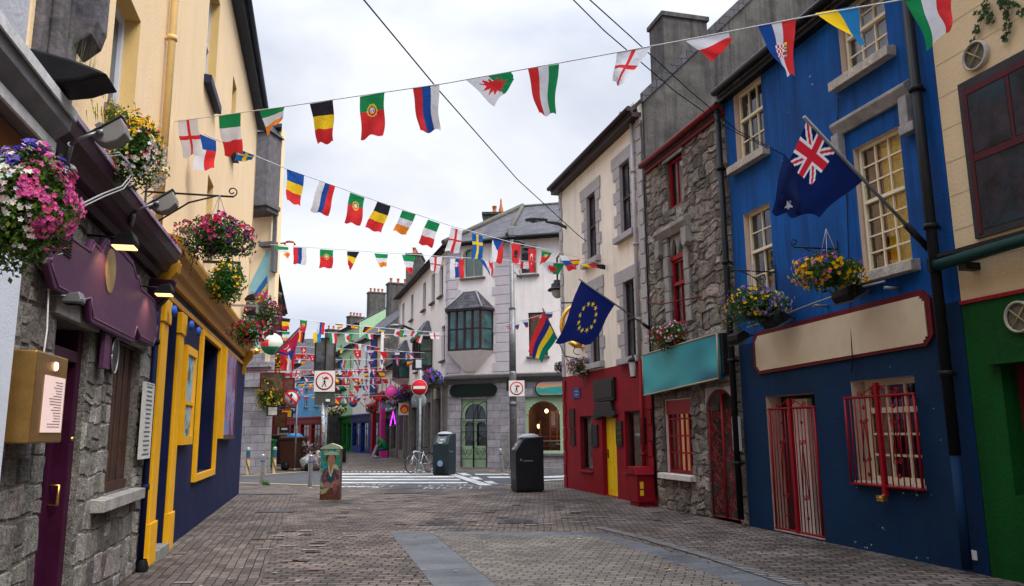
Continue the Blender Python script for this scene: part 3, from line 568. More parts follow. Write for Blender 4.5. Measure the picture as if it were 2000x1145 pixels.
# teal sign board
t = thing('shop_sign', 'large teal board tilted on the stone wall above the red shop window', 'sign', R.w(7.5, .15, 2.3))
TEAL = bpy.data.materials.new('teal_sign_paint'); tt, bb, Nn, Lk_ = nodes(TEAL); gg = Nn('ShaderNodeNewGeometry'); mpp = Nn('ShaderNodeMapping'); mpp.inputs['Scale'].default_value = (.5, .5, 1.2); Lk_(gg.outputs['Position'], mpp.inputs[0])
nn_ = Nn('ShaderNodeTexNoise'); nn_.inputs['Scale'].default_value = .9; nn_.inputs['Detail'].default_value = 1; nn_.inputs['Distortion'].default_value = .3; Lk_(mpp.outputs[0], nn_.inputs['Vector'])
rr_ = Nn('ShaderNodeValToRGB'); rr_.color_ramp.elements[0].color = (.0, .075, .12, 1); rr_.color_ramp.elements[1].color = (.03, .36, .4, 1); rr_.color_ramp.elements[0].position = .38; rr_.color_ramp.elements[1].position = .66
Lk_(nn_.outputs['Fac'], rr_.inputs[0]); Lk_(rr_.outputs[0], bb.inputs['Base Color']); bb.inputs['Roughness'].default_value = .5
b = B(R); q = [(5.98, 2.27), (9.12, 2.42), (9.14, 3.2), (5.98, 3.12)]; b.prism(q, .1, .2); b.make('board', TEAL, t)
b = B(R)
for (p, q_) in zip(q, q[1:]+q[:1]): b.tube([(p[0], .2, p[1]), (q_[0], .2, q_[1])], .018, 4)
b.make('edge_trim', M('tan_trim', (.35, .27, .17), .6), t)
b = B(R); b.box(9.14, 9.24, .0, .16, 2.5, 3.2); b.make('end_bracket', BLACK, t)
plaque(R, 9.3, 9.58-.06, 1.2, 1.76, M('pale_plaque', (.42, .41, .4), .6), .07, 'pale grey lettered plaque beside the black downpipe on the stone house', lines=7, lc=(.08, .08, .08))
gutterpipe(R, hs, 9.44, .12, .1, 7.3, BLACKP, .055)
# ---- blue house
hs = thing('blue_house', 'bright blue house with a darker blue ground floor and cream sash windows', 'house', R.w(11.8, -.1, 0))
up = [(9.8, 10.66, 6.05, 7.32), (12.6, 13.5, 6.34, 7.36), (9.88, 10.66, 3.64, 5.14), (12.68, 13.54, 3.56, 5.28)]
zb_ = 2.95
b = B(R); b.wall(9.505, 14.18, zb_, 7.6, up, 0, .28, 0, 1); b.make('wall', [BLUEU, BEIGEP], hs)
lo = [(10.2, 11.44, .02, 2.06), (12.24, 13.38, .87, 2.17)]
b = B(R); b.wall(9.505, 14.18, 0, zb_, lo, .003, .32, 0, 1); b.make('ground_floor_wall', [BLUEL, BEIGEP], hs)
b = B(R); b.box(9.5, 14.17, -8, -.38, 0, 7.5); b.make('rear_wall', RENDERG, hs)
roof(R, hs, 9.505, 14.2, 7.62, 0, -4, 10.6, gut=BLACKP, over=.16)
specs = [(3, [2, 1]), (3, [2, 2]), (2, [2, 2]), (3, [4, 3])]
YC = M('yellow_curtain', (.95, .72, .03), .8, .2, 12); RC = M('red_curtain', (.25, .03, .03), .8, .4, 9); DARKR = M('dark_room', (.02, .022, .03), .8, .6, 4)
for i, ((a, c, d, e), (nc, rw)) in enumerate(zip(up, specs)):
    cur = {0: [(.05, .95, DARKR)], 1: [(.05, .95, NET)], 2: [(.05, .6, DARKR), (.6, .95, RC)], 3: [(.03, .3, RC), (.32, .97, YC)]}[i]
    window(R, hs, a+.02, c-.02, d, e, -.12 if i == 3 else -.14, nc, rw, CREAMW, f=.045, bar=.02, split=.55 if i != 0 else .6, curtain=cur)
    sill(R, hs, a-.14, c+.12, d, M('rough_sill', (.42, .37, .31), .9, .3, 12, .5, 30, grime=.6, dirt=(.2, .17, .15)), d=.14, h=.15)
b = B(R); b.prism([(.0, 5.55), (.05, 5.55), (.13, 5.68), (.13, 5.72), (0, 5.8)], 12.4, 13.82, ax='u')
for x in (12.4, 13.68): b.prism([(x, 5.56), (x, 5.2), (x+.14, 5.2), (x+.14, 5.56)], 0, .12)
b.box(13.66, 13.9, 0, .13, 5.08, 5.2); b.make('hood_mould', LIME, hs, bev=.008)
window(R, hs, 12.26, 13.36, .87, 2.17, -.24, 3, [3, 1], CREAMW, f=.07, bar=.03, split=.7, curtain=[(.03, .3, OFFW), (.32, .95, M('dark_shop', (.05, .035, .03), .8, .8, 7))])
b = B(R); b.box(12.2, 13.4, -.2, .04, .83, .875); b.make('window_ledge', BEIGEP, hs)
b = B(R); b.box(10.2, 11.44, -.315, -.27, .02, 2.06)
for k in range(9): b.box(10.24+k*.13, 10.25+k*.13, -.27, -.266, .05, 2.0, 0)
b.make('door', M('dark_panel_door', (.03, .025, .03), .6), hs)
b = B(R); b.box(10.6, 11.0, -.26, -.18, .02, 2.0); b.make('door_frame', OFFW, hs)
# cable and drainpipe
gutterpipe(R, hs, 14.0, .12, 1.25, 7.5, BLACKP, .06); gutterpipe(R, hs, 14.0, .12, .05, 1.24, BLUEL, .055)
b = B(R); b.tube([(12.5, .02, 6.1), (12.45, .02, 5.8), (12.52, .02, 5.4), (12.5, .02, 4.6), (12.4, .03, 3.3), (12.38, .06, 2.4), (12.3, .03, 2.3)], .008); b.make('cable', BLACK, hs)
b = B(R)
for k in range(60):
    u, z = rn.choice([(rn.uniform(9.6, 13.9), rn.uniform(.05, 2.4)), (rn.uniform(12.1, 13.5), rn.uniform(.76, .84)), (rn.uniform(9.6, 13.9), rn.uniform(.03, .12)), (rn.uniform(9.6, 13.9), rn.uniform(3.2, 7))])
    if any(h[0]-.03 < u < h[1]+.03 and h[2]-.03 < z < h[3]+.03 for h in up+lo): continue
    s_ = rn.uniform(.008, .03); b.poly([(u+s_*rn.uniform(.4, 1.2)*math.cos(q), .0045, z+s_*.7*rn.uniform(.4, 1.2)*math.sin(q)) for q in (0, 1, 2, 3.1, 4.2, 5.2)], 0, rn.choice([(.3, .33, .36), (.02, .12, .22), (.1, .16, .2)]))
b.make('paint_chips', PAINTC, hs, recalc=False)
# cream sign with maroon border
t = thing('shop_sign', 'long blank cream fascia sign with stepped corners and maroon border on the blue house', 'sign', R.w(11.9, .05, 2.4))
def stepped(u0, u1, z0, z1, k):
    return [(u0+2*k, z0), (u1-2*k, z0), (u1-2*k, z0+k), (u1-k, z0+k), (u1-k, z0+2*k), (u1, z0+2*k), (u1, z1-2*k), (u1-k, z1-2*k), (u1-k, z1-k), (u1-2*k, z1-k), (u1-2*k, z1), (u0+2*k, z1), (u0+2*k, z1-k), (u0+k, z1-k), (u0+k, z1-2*k), (u0, z1-2*k), (u0, z0+2*k), (u0+k, z0+2*k), (u0+k, z0+k), (u0+2*k, z0+k)]
b = B(R); b.prism([(10.1, 2.42), (13.66, 2.5), (13.78, 2.62), (13.78, 3.06), (13.66, 3.17), (10.1, 3.1), (9.98, 2.98), (9.98, 2.54)], .005, .04); b.make('border', M('maroon_paint', (.11, .008, .012), .5, .15, 8), t)
b = B(R); o_ = [(u, z+(u-10)*.018) for u, z in stepped(10.07, 13.7, 2.47, 3.03, .035)]; b.prism(o_, .04, .052); b.make('panel', M('cream_sign_paint', (.58, .47, .33), .65, .08, 2.5, .05, 30, grime=.35, dirt=(.4, .33, .24)), t)
# floodlights over the sign: pipe and lamps
t = thing('light_rail', 'grey conduit with angled joints above the cream sign', 'conduit', R.w(12, .2, 3.2))
b = B(R); b.tube([(10.15, .22, 3.17), (10.7, .22, 3.19), (11.9, .24, 3.28), (12.8, .24, 3.33), (13.3, .22, 3.33)], .014)
for u in (10.6, 11.9, 13.3): b.tube([(u, .0, 3.25), (u, .24, 3.25)], .02)
b.make('pipe', GREYM, t)
def flood(fr, u, v, z, s, tilt, label, m=BLACKP, group='floodlights', lit=False, arm=True, yaw=0.):
    t = thing('floodlight', label, 'floodlight', fr.w(u, v, z), group)
    o = fr.w(u, v, z); X = fr.d*math.cos(yaw)+fr.n*math.sin(yaw); Yv = fr.n*math.cos(yaw)-fr.d*math.sin(yaw); Z = Vector((0, 0, 1))
    a = tilt; Y2 = Yv*math.cos(a)+Z*math.sin(a); Z2 = Z*math.cos(a)-Yv*math.sin(a)
    def T(x, y, q): return o+X*x*s+Y2*y*s+Z2*q*s
    b = B(); pr = [(-.16, .0), (-.16, .05), (-.11, .17), (.1, .2), (.16, .1), (.16, 0)]; n = len(pr)
    for x0, x1 in ((-.21, .21), ):
        b.mesh([T(x0, p, q) for p, q in pr]+[T(x1, p, q) for p, q in pr], [list(range(n)), list(range(n, 2*n))[::-1]]+[(k, (k+1) % n, n+(k+1) % n, n+k) for k in range(n)], world=True)
    b.make('housing', m, t, bev=.02*s)
    b = B(); b.mesh([T(x, p, q) for x in (-.22, .22) for p in (-.17, .17) for q in (-.03, 0.0)], [(0, 1, 3, 2), (4, 6, 7, 5), (0, 4, 5, 1), (2, 3, 7, 6), (0, 2, 6, 4), (1, 5, 7, 3)], world=True)
    b.make('front_glass', emit_mat('lit_lamp_glass', (1, .62, .25), 1.3) if lit else GLASS2, t)
    if arm:
        b = B(); b.tube([T(-.24, 0, .06), T(-.24, -.05, .26), T(.24, -.05, .26), T(.24, 0, .06)], .012*s, world=True); b.tube([T(0, -.05, .26), fr.w(u, 0, z+.1*s)], .014*s, world=True); b.make('bracket', m, t)
    return t
flood(R, 10.0, .28, 2.98, .75, -.6, 'black floodlight at the left end of the cream sign'); flood(R, 11.1, .3, 3.1, .85, -.5, 'black floodlight above the left part of the cream sign'); flood(R, 12.75, .3, 3.22, .85, -.5, 'black floodlight above the right part of the cream sign')
# iron grilles
def bars(name, label, cat, fr, u0, u1, z0, z1, v, n, posts, extra=None):
    t = thing(name, label, cat, fr.w((u0+u1)/2, v, z0)); b = B(fr)
    for x in (u0, u1): b.tube([(x, v, z0), (x, v, z1)], .018, 6)
    for z in (z0, z1): b.tube([(u0-.03, v, z), (u1+.03, v, z)], .018, 6)
    b.make('frame', REDG, t); b = B(fr)
    for k in range(1, n): x = u0+(u1-u0)*k/n; b.tube([(x, v, z0), (x, v, z1)], .009, 6)
    b.make('bars', REDG, t); b = B(fr)
    for x, za, zc in posts: b.box(x-.028, x+.028, v-.02, v+.03, za, zc)
    b.make('centre_post', REDG, t); b = B(fr)
    for c in ((u0*.72+u1*.28), (u0*.28+u1*.72)):
        m_ = (z0+z1)/2; h = (z1-z0)*.22
        b.tube([(c-.07, v+.01, m_-h), (c, v+.01, m_+h), (c+.07, v+.01, m_-h)], .008, 6)
        for s_ in (-1, 1): b.tube(scroll((c+s_*.045, m_+h), .04, 0, 1.3*s_, v+.01, 14), .007, 5); b.tube(scroll((c+s_*.045, m_-h), .04, 0, 1.3*s_, v+.01, 14), .007, 5)
        for z in (z0+.12*(z1-z0), z1-.12*(z1-z0)): b.lathe((c, v, z), [(.005, -.03), (.02, -.01), (.02, .01), (.005, .03)], 8)
    cm = (u0+u1)/2
    for s_ in (-1, 1): b.tube([(cm+s_*.3, v, z1+.02), (cm+s_*.05, v, z1+.14)], .008, 6); b.tube(scroll((cm+s_*.33, z1+.05), .045, 0, 1.3*s_, v, 14), .008, 5); b.tube(scroll((cm+s_*.08, z1+.09), .04, 0, 1.3*s_, v, 14), .008, 5)
    b.make('scrollwork', REDG, t); return t
bars('door_gate', 'red barred iron gate across the doorway of the blue house', 'gate', R, 10.27, 11.4, .06, 1.86, .0, 14, [(10.83, .04, 2.0)])
t = bars('window_grille', 'red iron grille projecting over the ground floor window of the blue house', 'grille', R, 12.18, 13.42, .84, 1.95, .07, 13, [(12.8, .72, 2.12)])
b = B(R); b.tube([(12.8, .1, .74), (12.8, .14, .7), (12.74, .14, .7)], .02); b.box(12.72, 12.84, .09, .15, .66, .73); b.make('padlock', GOLD, t)
# ---- beige and green house
hs = thing('painted_house', 'beige house with a green ground floor at the right edge', 'house', R.w(17, -.1, 0))
b = B(R); b.wall(14.19, 24, 2.93, 8.2, [(17.2, 18.1, 3.7, 5.3)], 0, .2); b.make('wall', BEIGE, hs)
b = B(R); b.wall(14.19, 24, 0, 2.9, [(14.6, 15.9, .86, 2.2), (17, 18, 0, 2.2)], .003, .32); b.make('ground_floor_wall', GREENP, hs)
b = B(R); b.box(14.19, 24, -8, -.33, 0, 8.1); b.make('rear_wall', RENDERG, hs); roof(R, hs, 14.2, 24, 8.2, 0, -4, 11, gut=BLACKP)
b = B(R); b.box(14.19, 24, .0, .03, 2.9, 2.94); b.make('string_course', REDG, hs)
b = B(R); b.box(14.5, 16, .003, .1, 2.2, 2.26); b.make('window_head', GREENP, hs)
b = B(R)
for z in (3.35, 3.75, 4.15, 4.55, 4.95, 5.35, 5.75, 6.15): b.box(14.2, 24, .001, .002, z, z+.008)
b.make('render_joints', M('joint_tan', (.36, .27, .17), .9), hs)  # thin tan lines for the joints of the beige render
window(R, hs, 14.6, 15.9, .86, 2.2, -.25, 2, 1, DRED, f=.09); window(R, hs, 17.2, 18.1, 3.7, 5.3, -.15, 2, 2, CREAMW); b = B(R); b.box(17, 18, -.3, -.26, 0, 2.2); b.make('door', DRED, hs)
b = B(R); b.poly([(15.0, -.12, 1.3), (15.3, -.12, 1.3), (15.3, -.12, 2.0), (15.0, -.12, 2.0)]); 
plaque(R, 14.98, 15.5, 1.5, 2.05, M('poster_paper', (.45, .6, .58), .6), -.2, 'pale poster inside the red framed window at the right edge', 'poster', 4, (.02, .15, .1), .01, name='poster')
b = B(R); b.box(13.95, 14.03, .004, .01, .14, .24); b.make('sticker', WHITEP, hs)
# painted panel that imitates a window
t = thing('wall_mural', 'dark painted panel imitating a sash window on the beige wall', 'mural', R.w(15.1, .02, 3.57))
DKM = M('dark_mural', (.022, .017, .02), .6, .9, 3.5, .1, 20, grime=.7, dirt=(.012, .04, .055))
b = B(R); b.box(14.5, 15.75, .003, .03, 3.58, 5.38); b.make('panel', M('charcoal_paint', (.03, .028, .03), .6, .3, 5), t)
b = B(R); b.box(14.62, 15.63, .03, .034, 3.66, 4.42, 0); b.box(14.62, 15.1, .03, .034, 4.52, 5.2, 0); b.box(15.16, 15.63, .03, .034, 4.52, 5.2); b.make('painted_glass', DKM, t)
b = B(R); b.box(14.6, 15.65, .03, .038, 4.43, 4.51); b.box(15.11, 15.15, .03, .038, 4.51, 5.2); b.box(14.56, 14.61, .03, .038, 3.62, 5.3); b.box(14.61, 15.65, .03, .038, 5.21, 5.28); b.make('painted_frame', M('faded_maroon', (.06, .008, .012), .6, .3, 6), t)
for (u, z, lb) in ((14.78, 5.6, 'round metal wall vent high on the beige wall above the dark panel'), (14.92, 2.66, 'round metal wall vent on the green wall at the right edge')):
    t = thing('wall_vent', lb, 'vent', R.w(u, .02, z), 'round wall vents'); nn3 = tuple(R.n)
    b = B(R); b.lathe((u, .0, z), [(.165, 0), (.165, .05), (.145, .06), (.14, .03)], 28, axis=nn3); b.make('ring', M('vent_rim', (.4, .36, .3), .6), t)
    b = B(R); b.lathe((u, .0, z), [(.14, .02), (.0, .025)], 28, axis=nn3); b.make('disc', M('vent_disc', (.13, .11, .08), .5, .2, 9), t)
    b = B(R)
    for a in (.9, 2.4): b.tube([(u+.13*math.cos(a), .04, z+.13*math.sin(a)), (u-.13*math.cos(a), .04, z-.13*math.sin(a))], .009)
    b.make('cross_bar', M('vent_bar', (.28, .22, .1), .5), t)
t = thing('awning_box', 'dark green rolled awning under the dark panel on the beige wall', 'awning', R.w(15.6, .2, 3.38))
b = B(R); b.tube([(14.08, .2, 3.36), (18, .2, 3.44)], .065, 16); b.make('roll', M('dark_green_cloth', (.004, .035, .03), .5), t)
b = B(R); b.box(14.4, 14.5, 0, .2, 3.24, 3.32); b.box(14.05, 14.09, .12, .28, 3.28, 3.44); b.box(14.08, 18, .08, .16, 3.46, 3.5); b.make('bracket', BLACK, t)
# ================================================================ LEFT-HAND HOUSES
YWALL = M('yellow_render', (.86, .64, .385), .85, .05, 1.2, .1, 30, streak=.14, dirt=(.56, .4, .22))
YREV = M('ochre_reveal', (.66, .46, .19), .85, .06, 3, .08)
PURP = M('purple_paint', (.085, .03, .075), .45, .12, 2, .06, 20, streak=.15, dirt=(.05, .02, .045))
PURPD = M('dark_purple_paint', (.032, .008, .022), .38, .2, 3, .06, 20)
PURPE = M('aubergine_door', (.035, .004, .02), .45, .2, 5, .05)
NAVY = M('navy_shop_paint', (.004, .0085, .045), .65, .2, 2, .1, 22, grime=.3, dirt=(.02, .022, .06))
GOLDP = M('golden_yellow_paint', (.72, .36, .008), .4, .08, 4, .06, 20, streak=.18, dirt=(.3, .14, .01))
OCHRE = M('ochre_cornice', (.46, .22, .015), .45, .15, 4, .06, 20, streak=.3, dirt=(.2, .09, .01))
WHITEW = M('white_upvc', (.6, .64, .72), .35, .04, 5, .02)
PLANK = M('brown_boards', (.06, .03, .022), .6, .35, 4, .15, 30, streak=.5, dirt=(.025, .014, .012))
# ---- navy and gold shop, yellow upper floors
hs = thing('shop_house', 'yellow rendered house over a navy shopfront trimmed in golden yellow', 'house', L.w(5.5, -.1, 0))
up = [(8.2, 9.3, 7.3, 9.2), (5.0, 5.95, 7.4, 8.9), (7.7, 8.5, 4.9, 5.95), (1.6, 2.4, 7.4, 8.9), (2.0, 2.8, 4.9, 6.0)]
up = [(8.25, 9.4, 7.3, 9.2), (5.2, 5.9, 7.45, 8.95), (7.7, 8.4, 4.9, 5.95)]
b = B(L); b.wall(-.0, 11.6, 3.97, 10.5, up, 0, .3, 0, 1); b.box(-.0, .25, -9, -.0, 0, 10.5, 0); b.make('wall', [YWALL, YREV], hs)
b = B(L); b.box(.26, 11.6, -9, -.36, 0, 10.4); b.make('rear_wall', RENDERG, hs)
roof(L, hs, -.15, 11.6, 10.5, 0, -4.5, 14, gut=M('dark_blue_gutter', (.02, .035, .06), .5))
for (a, c, d, e) in up:
    window(L, hs, a, c, d, e, -.2, 1, 1, WHITEW, f=.07, split=.5); sill(L, hs, a-.08, c+.08, d, M('navy_sill', (.015, .02, .06), .5), d=.12, h=.16)
lo = [(10.42, 11.22, 0, 3.25), (5.85, 8.12, .9, 3.25)]
b = B(L); b.wall(-.0, 11.64, 0, 3.96, lo, .003, .5); b.make('shopfront_wall', NAVY, hs)
b = B(L); b.box(5.7, 8.2, -.52, -.46, .85, 3.3); b.make('window_boarding', M('dark_panel', (.03, .02, .02), .5, .4, 5), hs)
b = B(L); b.box(10.35, 11.3, -.52, -.46, .1, 3.25); b.make('door', M('navy_door', (.008, .01, .05), .4), hs)
b = B(L); b.box(10.42, 11.22, -.45, .1, 0, .12); b.make('doorstep', KERB, hs)
# cornice
b = B(L); pr = [(.0, 3.5), (.07, 3.5), (.09, 3.6), (.15, 3.64), (.18, 3.74), (.26, 3.79), (.29, 3.88), (.29, 3.93), (.0, 3.99)]
b.prism(pr, .75, 12.15, ax='u'); b.make('cornice', OCHRE, hs)
b = B(L); b.box(.2, 11.6, .003, .04, 3.3, 3.37); b.make('fascia_moulding', OCHRE, hs)
for u in (.72, 11.86):
    b = B(L); b.prism([(.003, 3.05), (.07, 3.07), (.1, 3.17), (.07, 3.25), (.14, 3.36), (.25, 3.5), (.27, 3.62), (.24, 3.68), (.003, 3.7)], u, u+.2, ax='u'); b.make('scroll_bracket', OCHRE, hs, bev=.008)
def pilaster(u, w_, z0=0, z1=3.35, base=.5):
    b = B(L); b.box(u, u+w_, .003, .055, z0+base, z1-.35); b.box(u-.02, u+w_+.02, .003, .08, z0, z0+base); b.box(u-.02, u+w_+.02, .003, .08, z1-.35, z1-.05); b.make('pilaster', GOLDP, hs, bev=.01)
pilaster(11.24, .38, 0, 3.3); pilaster(10.03, .36, 0, 3.3)
b = B(L)
for (u0, u1, z0, z1) in ((8.12, 8.26, .78, 3.28), (5.7, 5.85, .78, 3.28), (5.86, 8.11, .78, .9), (5.86, 8.11, 3.2, 3.28)): b.box(u0, u1, .003, .07, z0, z1)
b.make('window_frame', GOLDP, hs, bev=.006)
b = B(L); b.box(5.85, 5.93, -.45, -.01, .91, 3.2); b.make('window_jamb', NAVY, hs)
for u in (10.1, 11.5, 9.4): b = B(L); b.lathe((u, .13, 3.1), [(.07, 0), (.07, .04), (.0, .06)], 14, axis=tuple(L.n)); b.make('blue_boss', M('royal_blue', (.02, .08, .4), .4), hs)
gutterpipe(L, hs, 11.97, .05, .05, 3.4, NAVY, .036)
b = B(L); b.lathe((11.97, .08, 0), [(.06, 0), (.07, .05), (.045, .14)], 12); b.make('drain_shoe', BLACK, hs)
# pictures and mural hanging on the shopfront
def blurry(name, cols, sc):
    m = bpy.data.materials.new(name); t_, bb_, Nn, Lk_ = nodes(m); g_ = Nn('ShaderNodeNewGeometry'); n_ = Nn('ShaderNodeTexNoise'); n_.inputs['Scale'].default_value = sc; n_.inputs['Detail'].default_value = 3; n_.inputs['Distortion'].default_value = 1.2; Lk_(g_.outputs['Position'], n_.inputs['Vector'])
    r_ = Nn('ShaderNodeValToRGB'); e = r_.color_ramp.elements
    for k in range(len(cols)-2): e.new(.5)
    for k, c in enumerate(cols): e[k].position = .32+.36*k/(len(cols)-1); e[k].color = (*c, 1)
    Lk_(n_.outputs['Fac'], r_.inputs[0]); Lk_(r_.outputs[0], bb_.inputs['Base Color']); bb_.inputs['Roughness'].default_value = .4; return m
t = thing('framed_picture', 'tall yellow framed blurred painting hung on the navy shopfront', 'picture', L.w(9.3, .1, 1.4))
b = B(L); b.wall(8.98, 9.95, 1.4, 2.84, [(9.09, 9.84, 1.52, 2.72)], .1, .06); b.box(8.98, 9.95, .03, .04, 1.4, 2.84); b.box(9.09, 9.84, .05, .095, 1.98, 2.03); b.make('frame', GOLDP, t)
b = B(L); b.box(9.09, 9.84, .045, .07, 1.52, 2.72); b.make('canvas', blurry('blurred_painting', [(.03, .12, .05), (.25, .3, .2), (.4, .35, .33), (.12, .4, .5), (.05, .1, .08)], 2.2), t)
t = thing('painted_board', 'colourful blurred red and blue board beyond the gold window frame on the navy wall', 'picture', L.w(4.1, .1, 1.5))
b = B(L); b.box(3.1, 5.15, .03, .09, 1.53, 3.25); b.make('board', blurry('blurred_mural', [(.3, .02, .02), (.05, .04, .15), (.35, .2, .3), (.03, .2, .5), (.4, .05, .05)], 1.8), t)
b = B(L); b.box(5.16, 5.45, .003, .12, 1.46, 3.28); b.make('frame', GOLDP, t)
b = B(L); b.box(3.0, 5.15, .02, .12, 1.44, 1.53); b.box(3.0, 3.09, .02, .11, 1.53, 3.25); b.make('lower_frame', M('dark_frame', (.08, .04, .04), .5), t)
# ---- stone pub with purple woodwork, yellow render above
hs = thing('stone_pub', 'pub with rubble stone front, purple sign and cornice, yellow render above', 'house', L.w(13.5, -.1, 0))
b = B(L); b.wall(11.61, 15.86, 3.7, 10.5, [(13.65, 14.6, 4.55, 5.9)], 0, .3, 0, 1); b.make('wall', [YWALL, YREV], hs)
window(L, hs, 13.65, 14.6, 4.55, 5.9, -.2, 1, 1, WHITEW, f=.09); sill(L, hs, 13.55, 14.7, 4.55, KERB)
b = B(L); b.box(11.61, 15.86, -9, -.36, 0, 10.4); b.make('rear_wall', RENDERG, hs); roof(L, hs, 11.6, 15.6, 10.5, 0, -4.5, 14, gut=BLACKP)
gutterpipe(L, hs, 12.45, .08, 3.75, 10.3, M('yellow_pipe', (.7, .48, .2), .5), .045)
holes = [(14.5, 15.4, 0, 2.45), (12.45, 13.6, .98, 2.5)]
rubble(L, 'stone_front', hs, 11.66, 16.5, 0, 3.5, holes, .13, .3, .13, .33, (.2, .183, .166), random.Random(21), jut=.013, res=8, warp=.035, rnd_=.022, mort=(.15, .138, .125), body=.34, gap=.009)
b = B(L); b.box(12.45, 13.6, -.14, -.1, .98, 2.6)
for k in range(9): b.box(12.47+k*.128, 12.56+k*.128, -.1, -.08-.006*(k % 2), .99, 2.6)
b.box(12.5, 13.58, -.08, -.05, .98, 1.08); b.make('window_boards', PLANK, hs)
sill(L, hs, 12.3, 14.05, .98, LIME, d=.12, h=.13)
b = B(L); b.box(12.3, 13.75, -.05, .06, 2.5, 2.68); b.box(14.4, 15.6, -.05, .05, 2.46, 2.62); b.make('lintel', LIME, hs, bev=.01)
# door
b = B(L); b.box(14.5, 15.4, -.3, -.25, 0, 2.45); b.make('door_recess', PURPD, hs)
b = B(L); b.box(14.5, 14.62, -.24, -.05, 0, 2.45); b.box(15.28, 15.4, -.24, -.05, 0, 2.45); b.box(14.62, 15.28, -.24, -.05, 2.16, 2.26); b.make('door_frame', PURPE, hs, bev=.01)
b = B(L); b.box(14.62, 15.28, -.22, -.16, .02, .95); b.box(14.62, 14.74, -.22, -.16, .95, 2.14); b.box(15.16, 15.28, -.22, -.16, .95, 2.14); b.box(14.74, 15.16, -.22, -.16, 2.02, 2.14); dr = b.make('door', PURPE, hs, label='aubergine half-glazed door', bev=.008)
b = B(L); b.box(14.74, 15.16, -.2, -.19, .95, 2.02); b.make('glass', GLASS, dr)
b = B(L); b.tube([(14.68, -.16, .98), (14.68, -.09, .98), (14.68, -.09, 1.14), (14.68, -.16, 1.14)], .012); b.make('handle', GOLD, dr)
b = B(L); b.lathe((14.6, -.05, 1.52), [(.018, 0), (.018, .015), (0, .02)], 12, axis=tuple(L.n)); b.make('bell', GOLD, hs)
b = B(L); b.box(15.3, 15.33, -.15, -.14, 1.3, 1.75); b.make('notice', M('pale_blue_paper', (.3, .5, .55), .6), dr)
# purple cornice and scroll bracket
b = B(L); pr = [(.0, 3.4), (.07, 3.4), (.1, 3.46), (.17, 3.48), (.2, 3.56), (.27, 3.6), (.29, 3.69), (.29, 3.74), (0, 3.82)]
b.prism(pr, 12.17, 16.48, ax='u'); b.make('cornice', PURPD, hs)
b = B(L); b.box(12.17, 16.48, .29, .305, 3.7, 3.74); b.make('cornice_edge', M('worn_purple_edge', (.3, .22, .32), .7, .3, 9), hs)
b = B(L); b.prism([(.003, 2.9), (.06, 2.9), (.09, 3.02), (.16, 3.1), (.24, 3.22), (.26, 3.34), (.003, 3.34)], 12.18, 12.4, ax='u')
for k in range(3): b.prism([(.02, 2.93), (.08, 2.93), (.11, 3.02), (.18, 3.1), (.26, 3.22), (.28, 3.34), (.02, 3.34)], 12.21+k*.06, 12.23+k*.06, ax='u')
b.make('scroll_bracket', PURPD, hs)
# shaped purple sign
t = thing('pub_sign', 'blank purple shaped sign board with moulded edge on the stone pub', 'sign', L.w(13.6, .1, 2.6))
def shape(k):
    o = [(11.95, 2.5), (12.6, 2.5), (12.78, 2.6), (12.86, 2.42), (14.3, 2.42), (14.4, 2.62), (14.6, 2.55), (15.2, 2.55), (15.38, 2.72), (15.36, 2.95), (15.15, 3.08), (14.5, 3.1), (14.42, 3.22), (14.2, 3.2), (14.1, 3.33), (13.6, 3.4), (13.1, 3.36), (12.95, 3.24), (12.8, 3.26), (12.72, 3.14), (12.05, 3.12), (11.86, 3.0), (11.8, 2.8), (11.84, 2.6)]
    cu, cz = 13.6, 2.86; o = [(cu+(u-cu)*(1-k*.35), cz+(z-cz)*(1-k*1.4)) for u, z in o]; return [(12.3+(u-11.8)*1.075, 2.47+(z-2.42)*.86) for u, z in o]
b = B(L); b.prism(shape(0), .08, .13); b.make('board', PURP, t, bev=.015)
b = B(L); sh = shape(.09); 
for p, q in zip(sh, sh[1:]+sh[:1]): b.tube([(p[0], .132, p[1]), (q[0], .132, q[1])], .008, 5)
b.make('edge_line', M('edge_purple', (.16, .07, .14), .4), t)
b = B(L); b.prism([(14.55+.17*math.cos(2*math.pi*k/24), 3.0+.2*math.sin(2*math.pi*k/24)) for k in range(24)], .13, .138); b.make('oval', M('oval_gold', (.3, .2, .09), .4, .3, 6), t)
def plq(u0, u1, z0, z1, m, lb, **k): return plaque(L, u0, u1, z0, z1, m, .05, lb, **k)
plq(12.02, 12.5, 1.28, 2.14, M('white_board', (.5, .5, .48), .5), 'white lettered notice board on the stone wall beside the navy shopfront', cat='notice', lines=16, lc=(.1, .1, .1), name='notice_board')
plq(14.12, 14.34, 2.15, 2.5, PURP, 'small purple plaque beside the pub door', lines=0)
t = thing('oval_plaque', 'oval dark metal plaque left of the boarded pub window', 'plaque', L.w(13.78, .1, 2.35))
b = B(L); b.prism([(13.9+.13*math.cos(2*math.pi*k/24), 2.3+.18*math.sin(2*math.pi*k/24)) for k in range(24)], .04, .07); b.make('disc', DKB, t)
b = B(L); b.tube([(13.9+.12*math.cos(2*math.pi*k/24), .072, 2.3+.17*math.sin(2*math.pi*k/24)) for k in range(25)], .009); b.make('rim', GREYM, t)
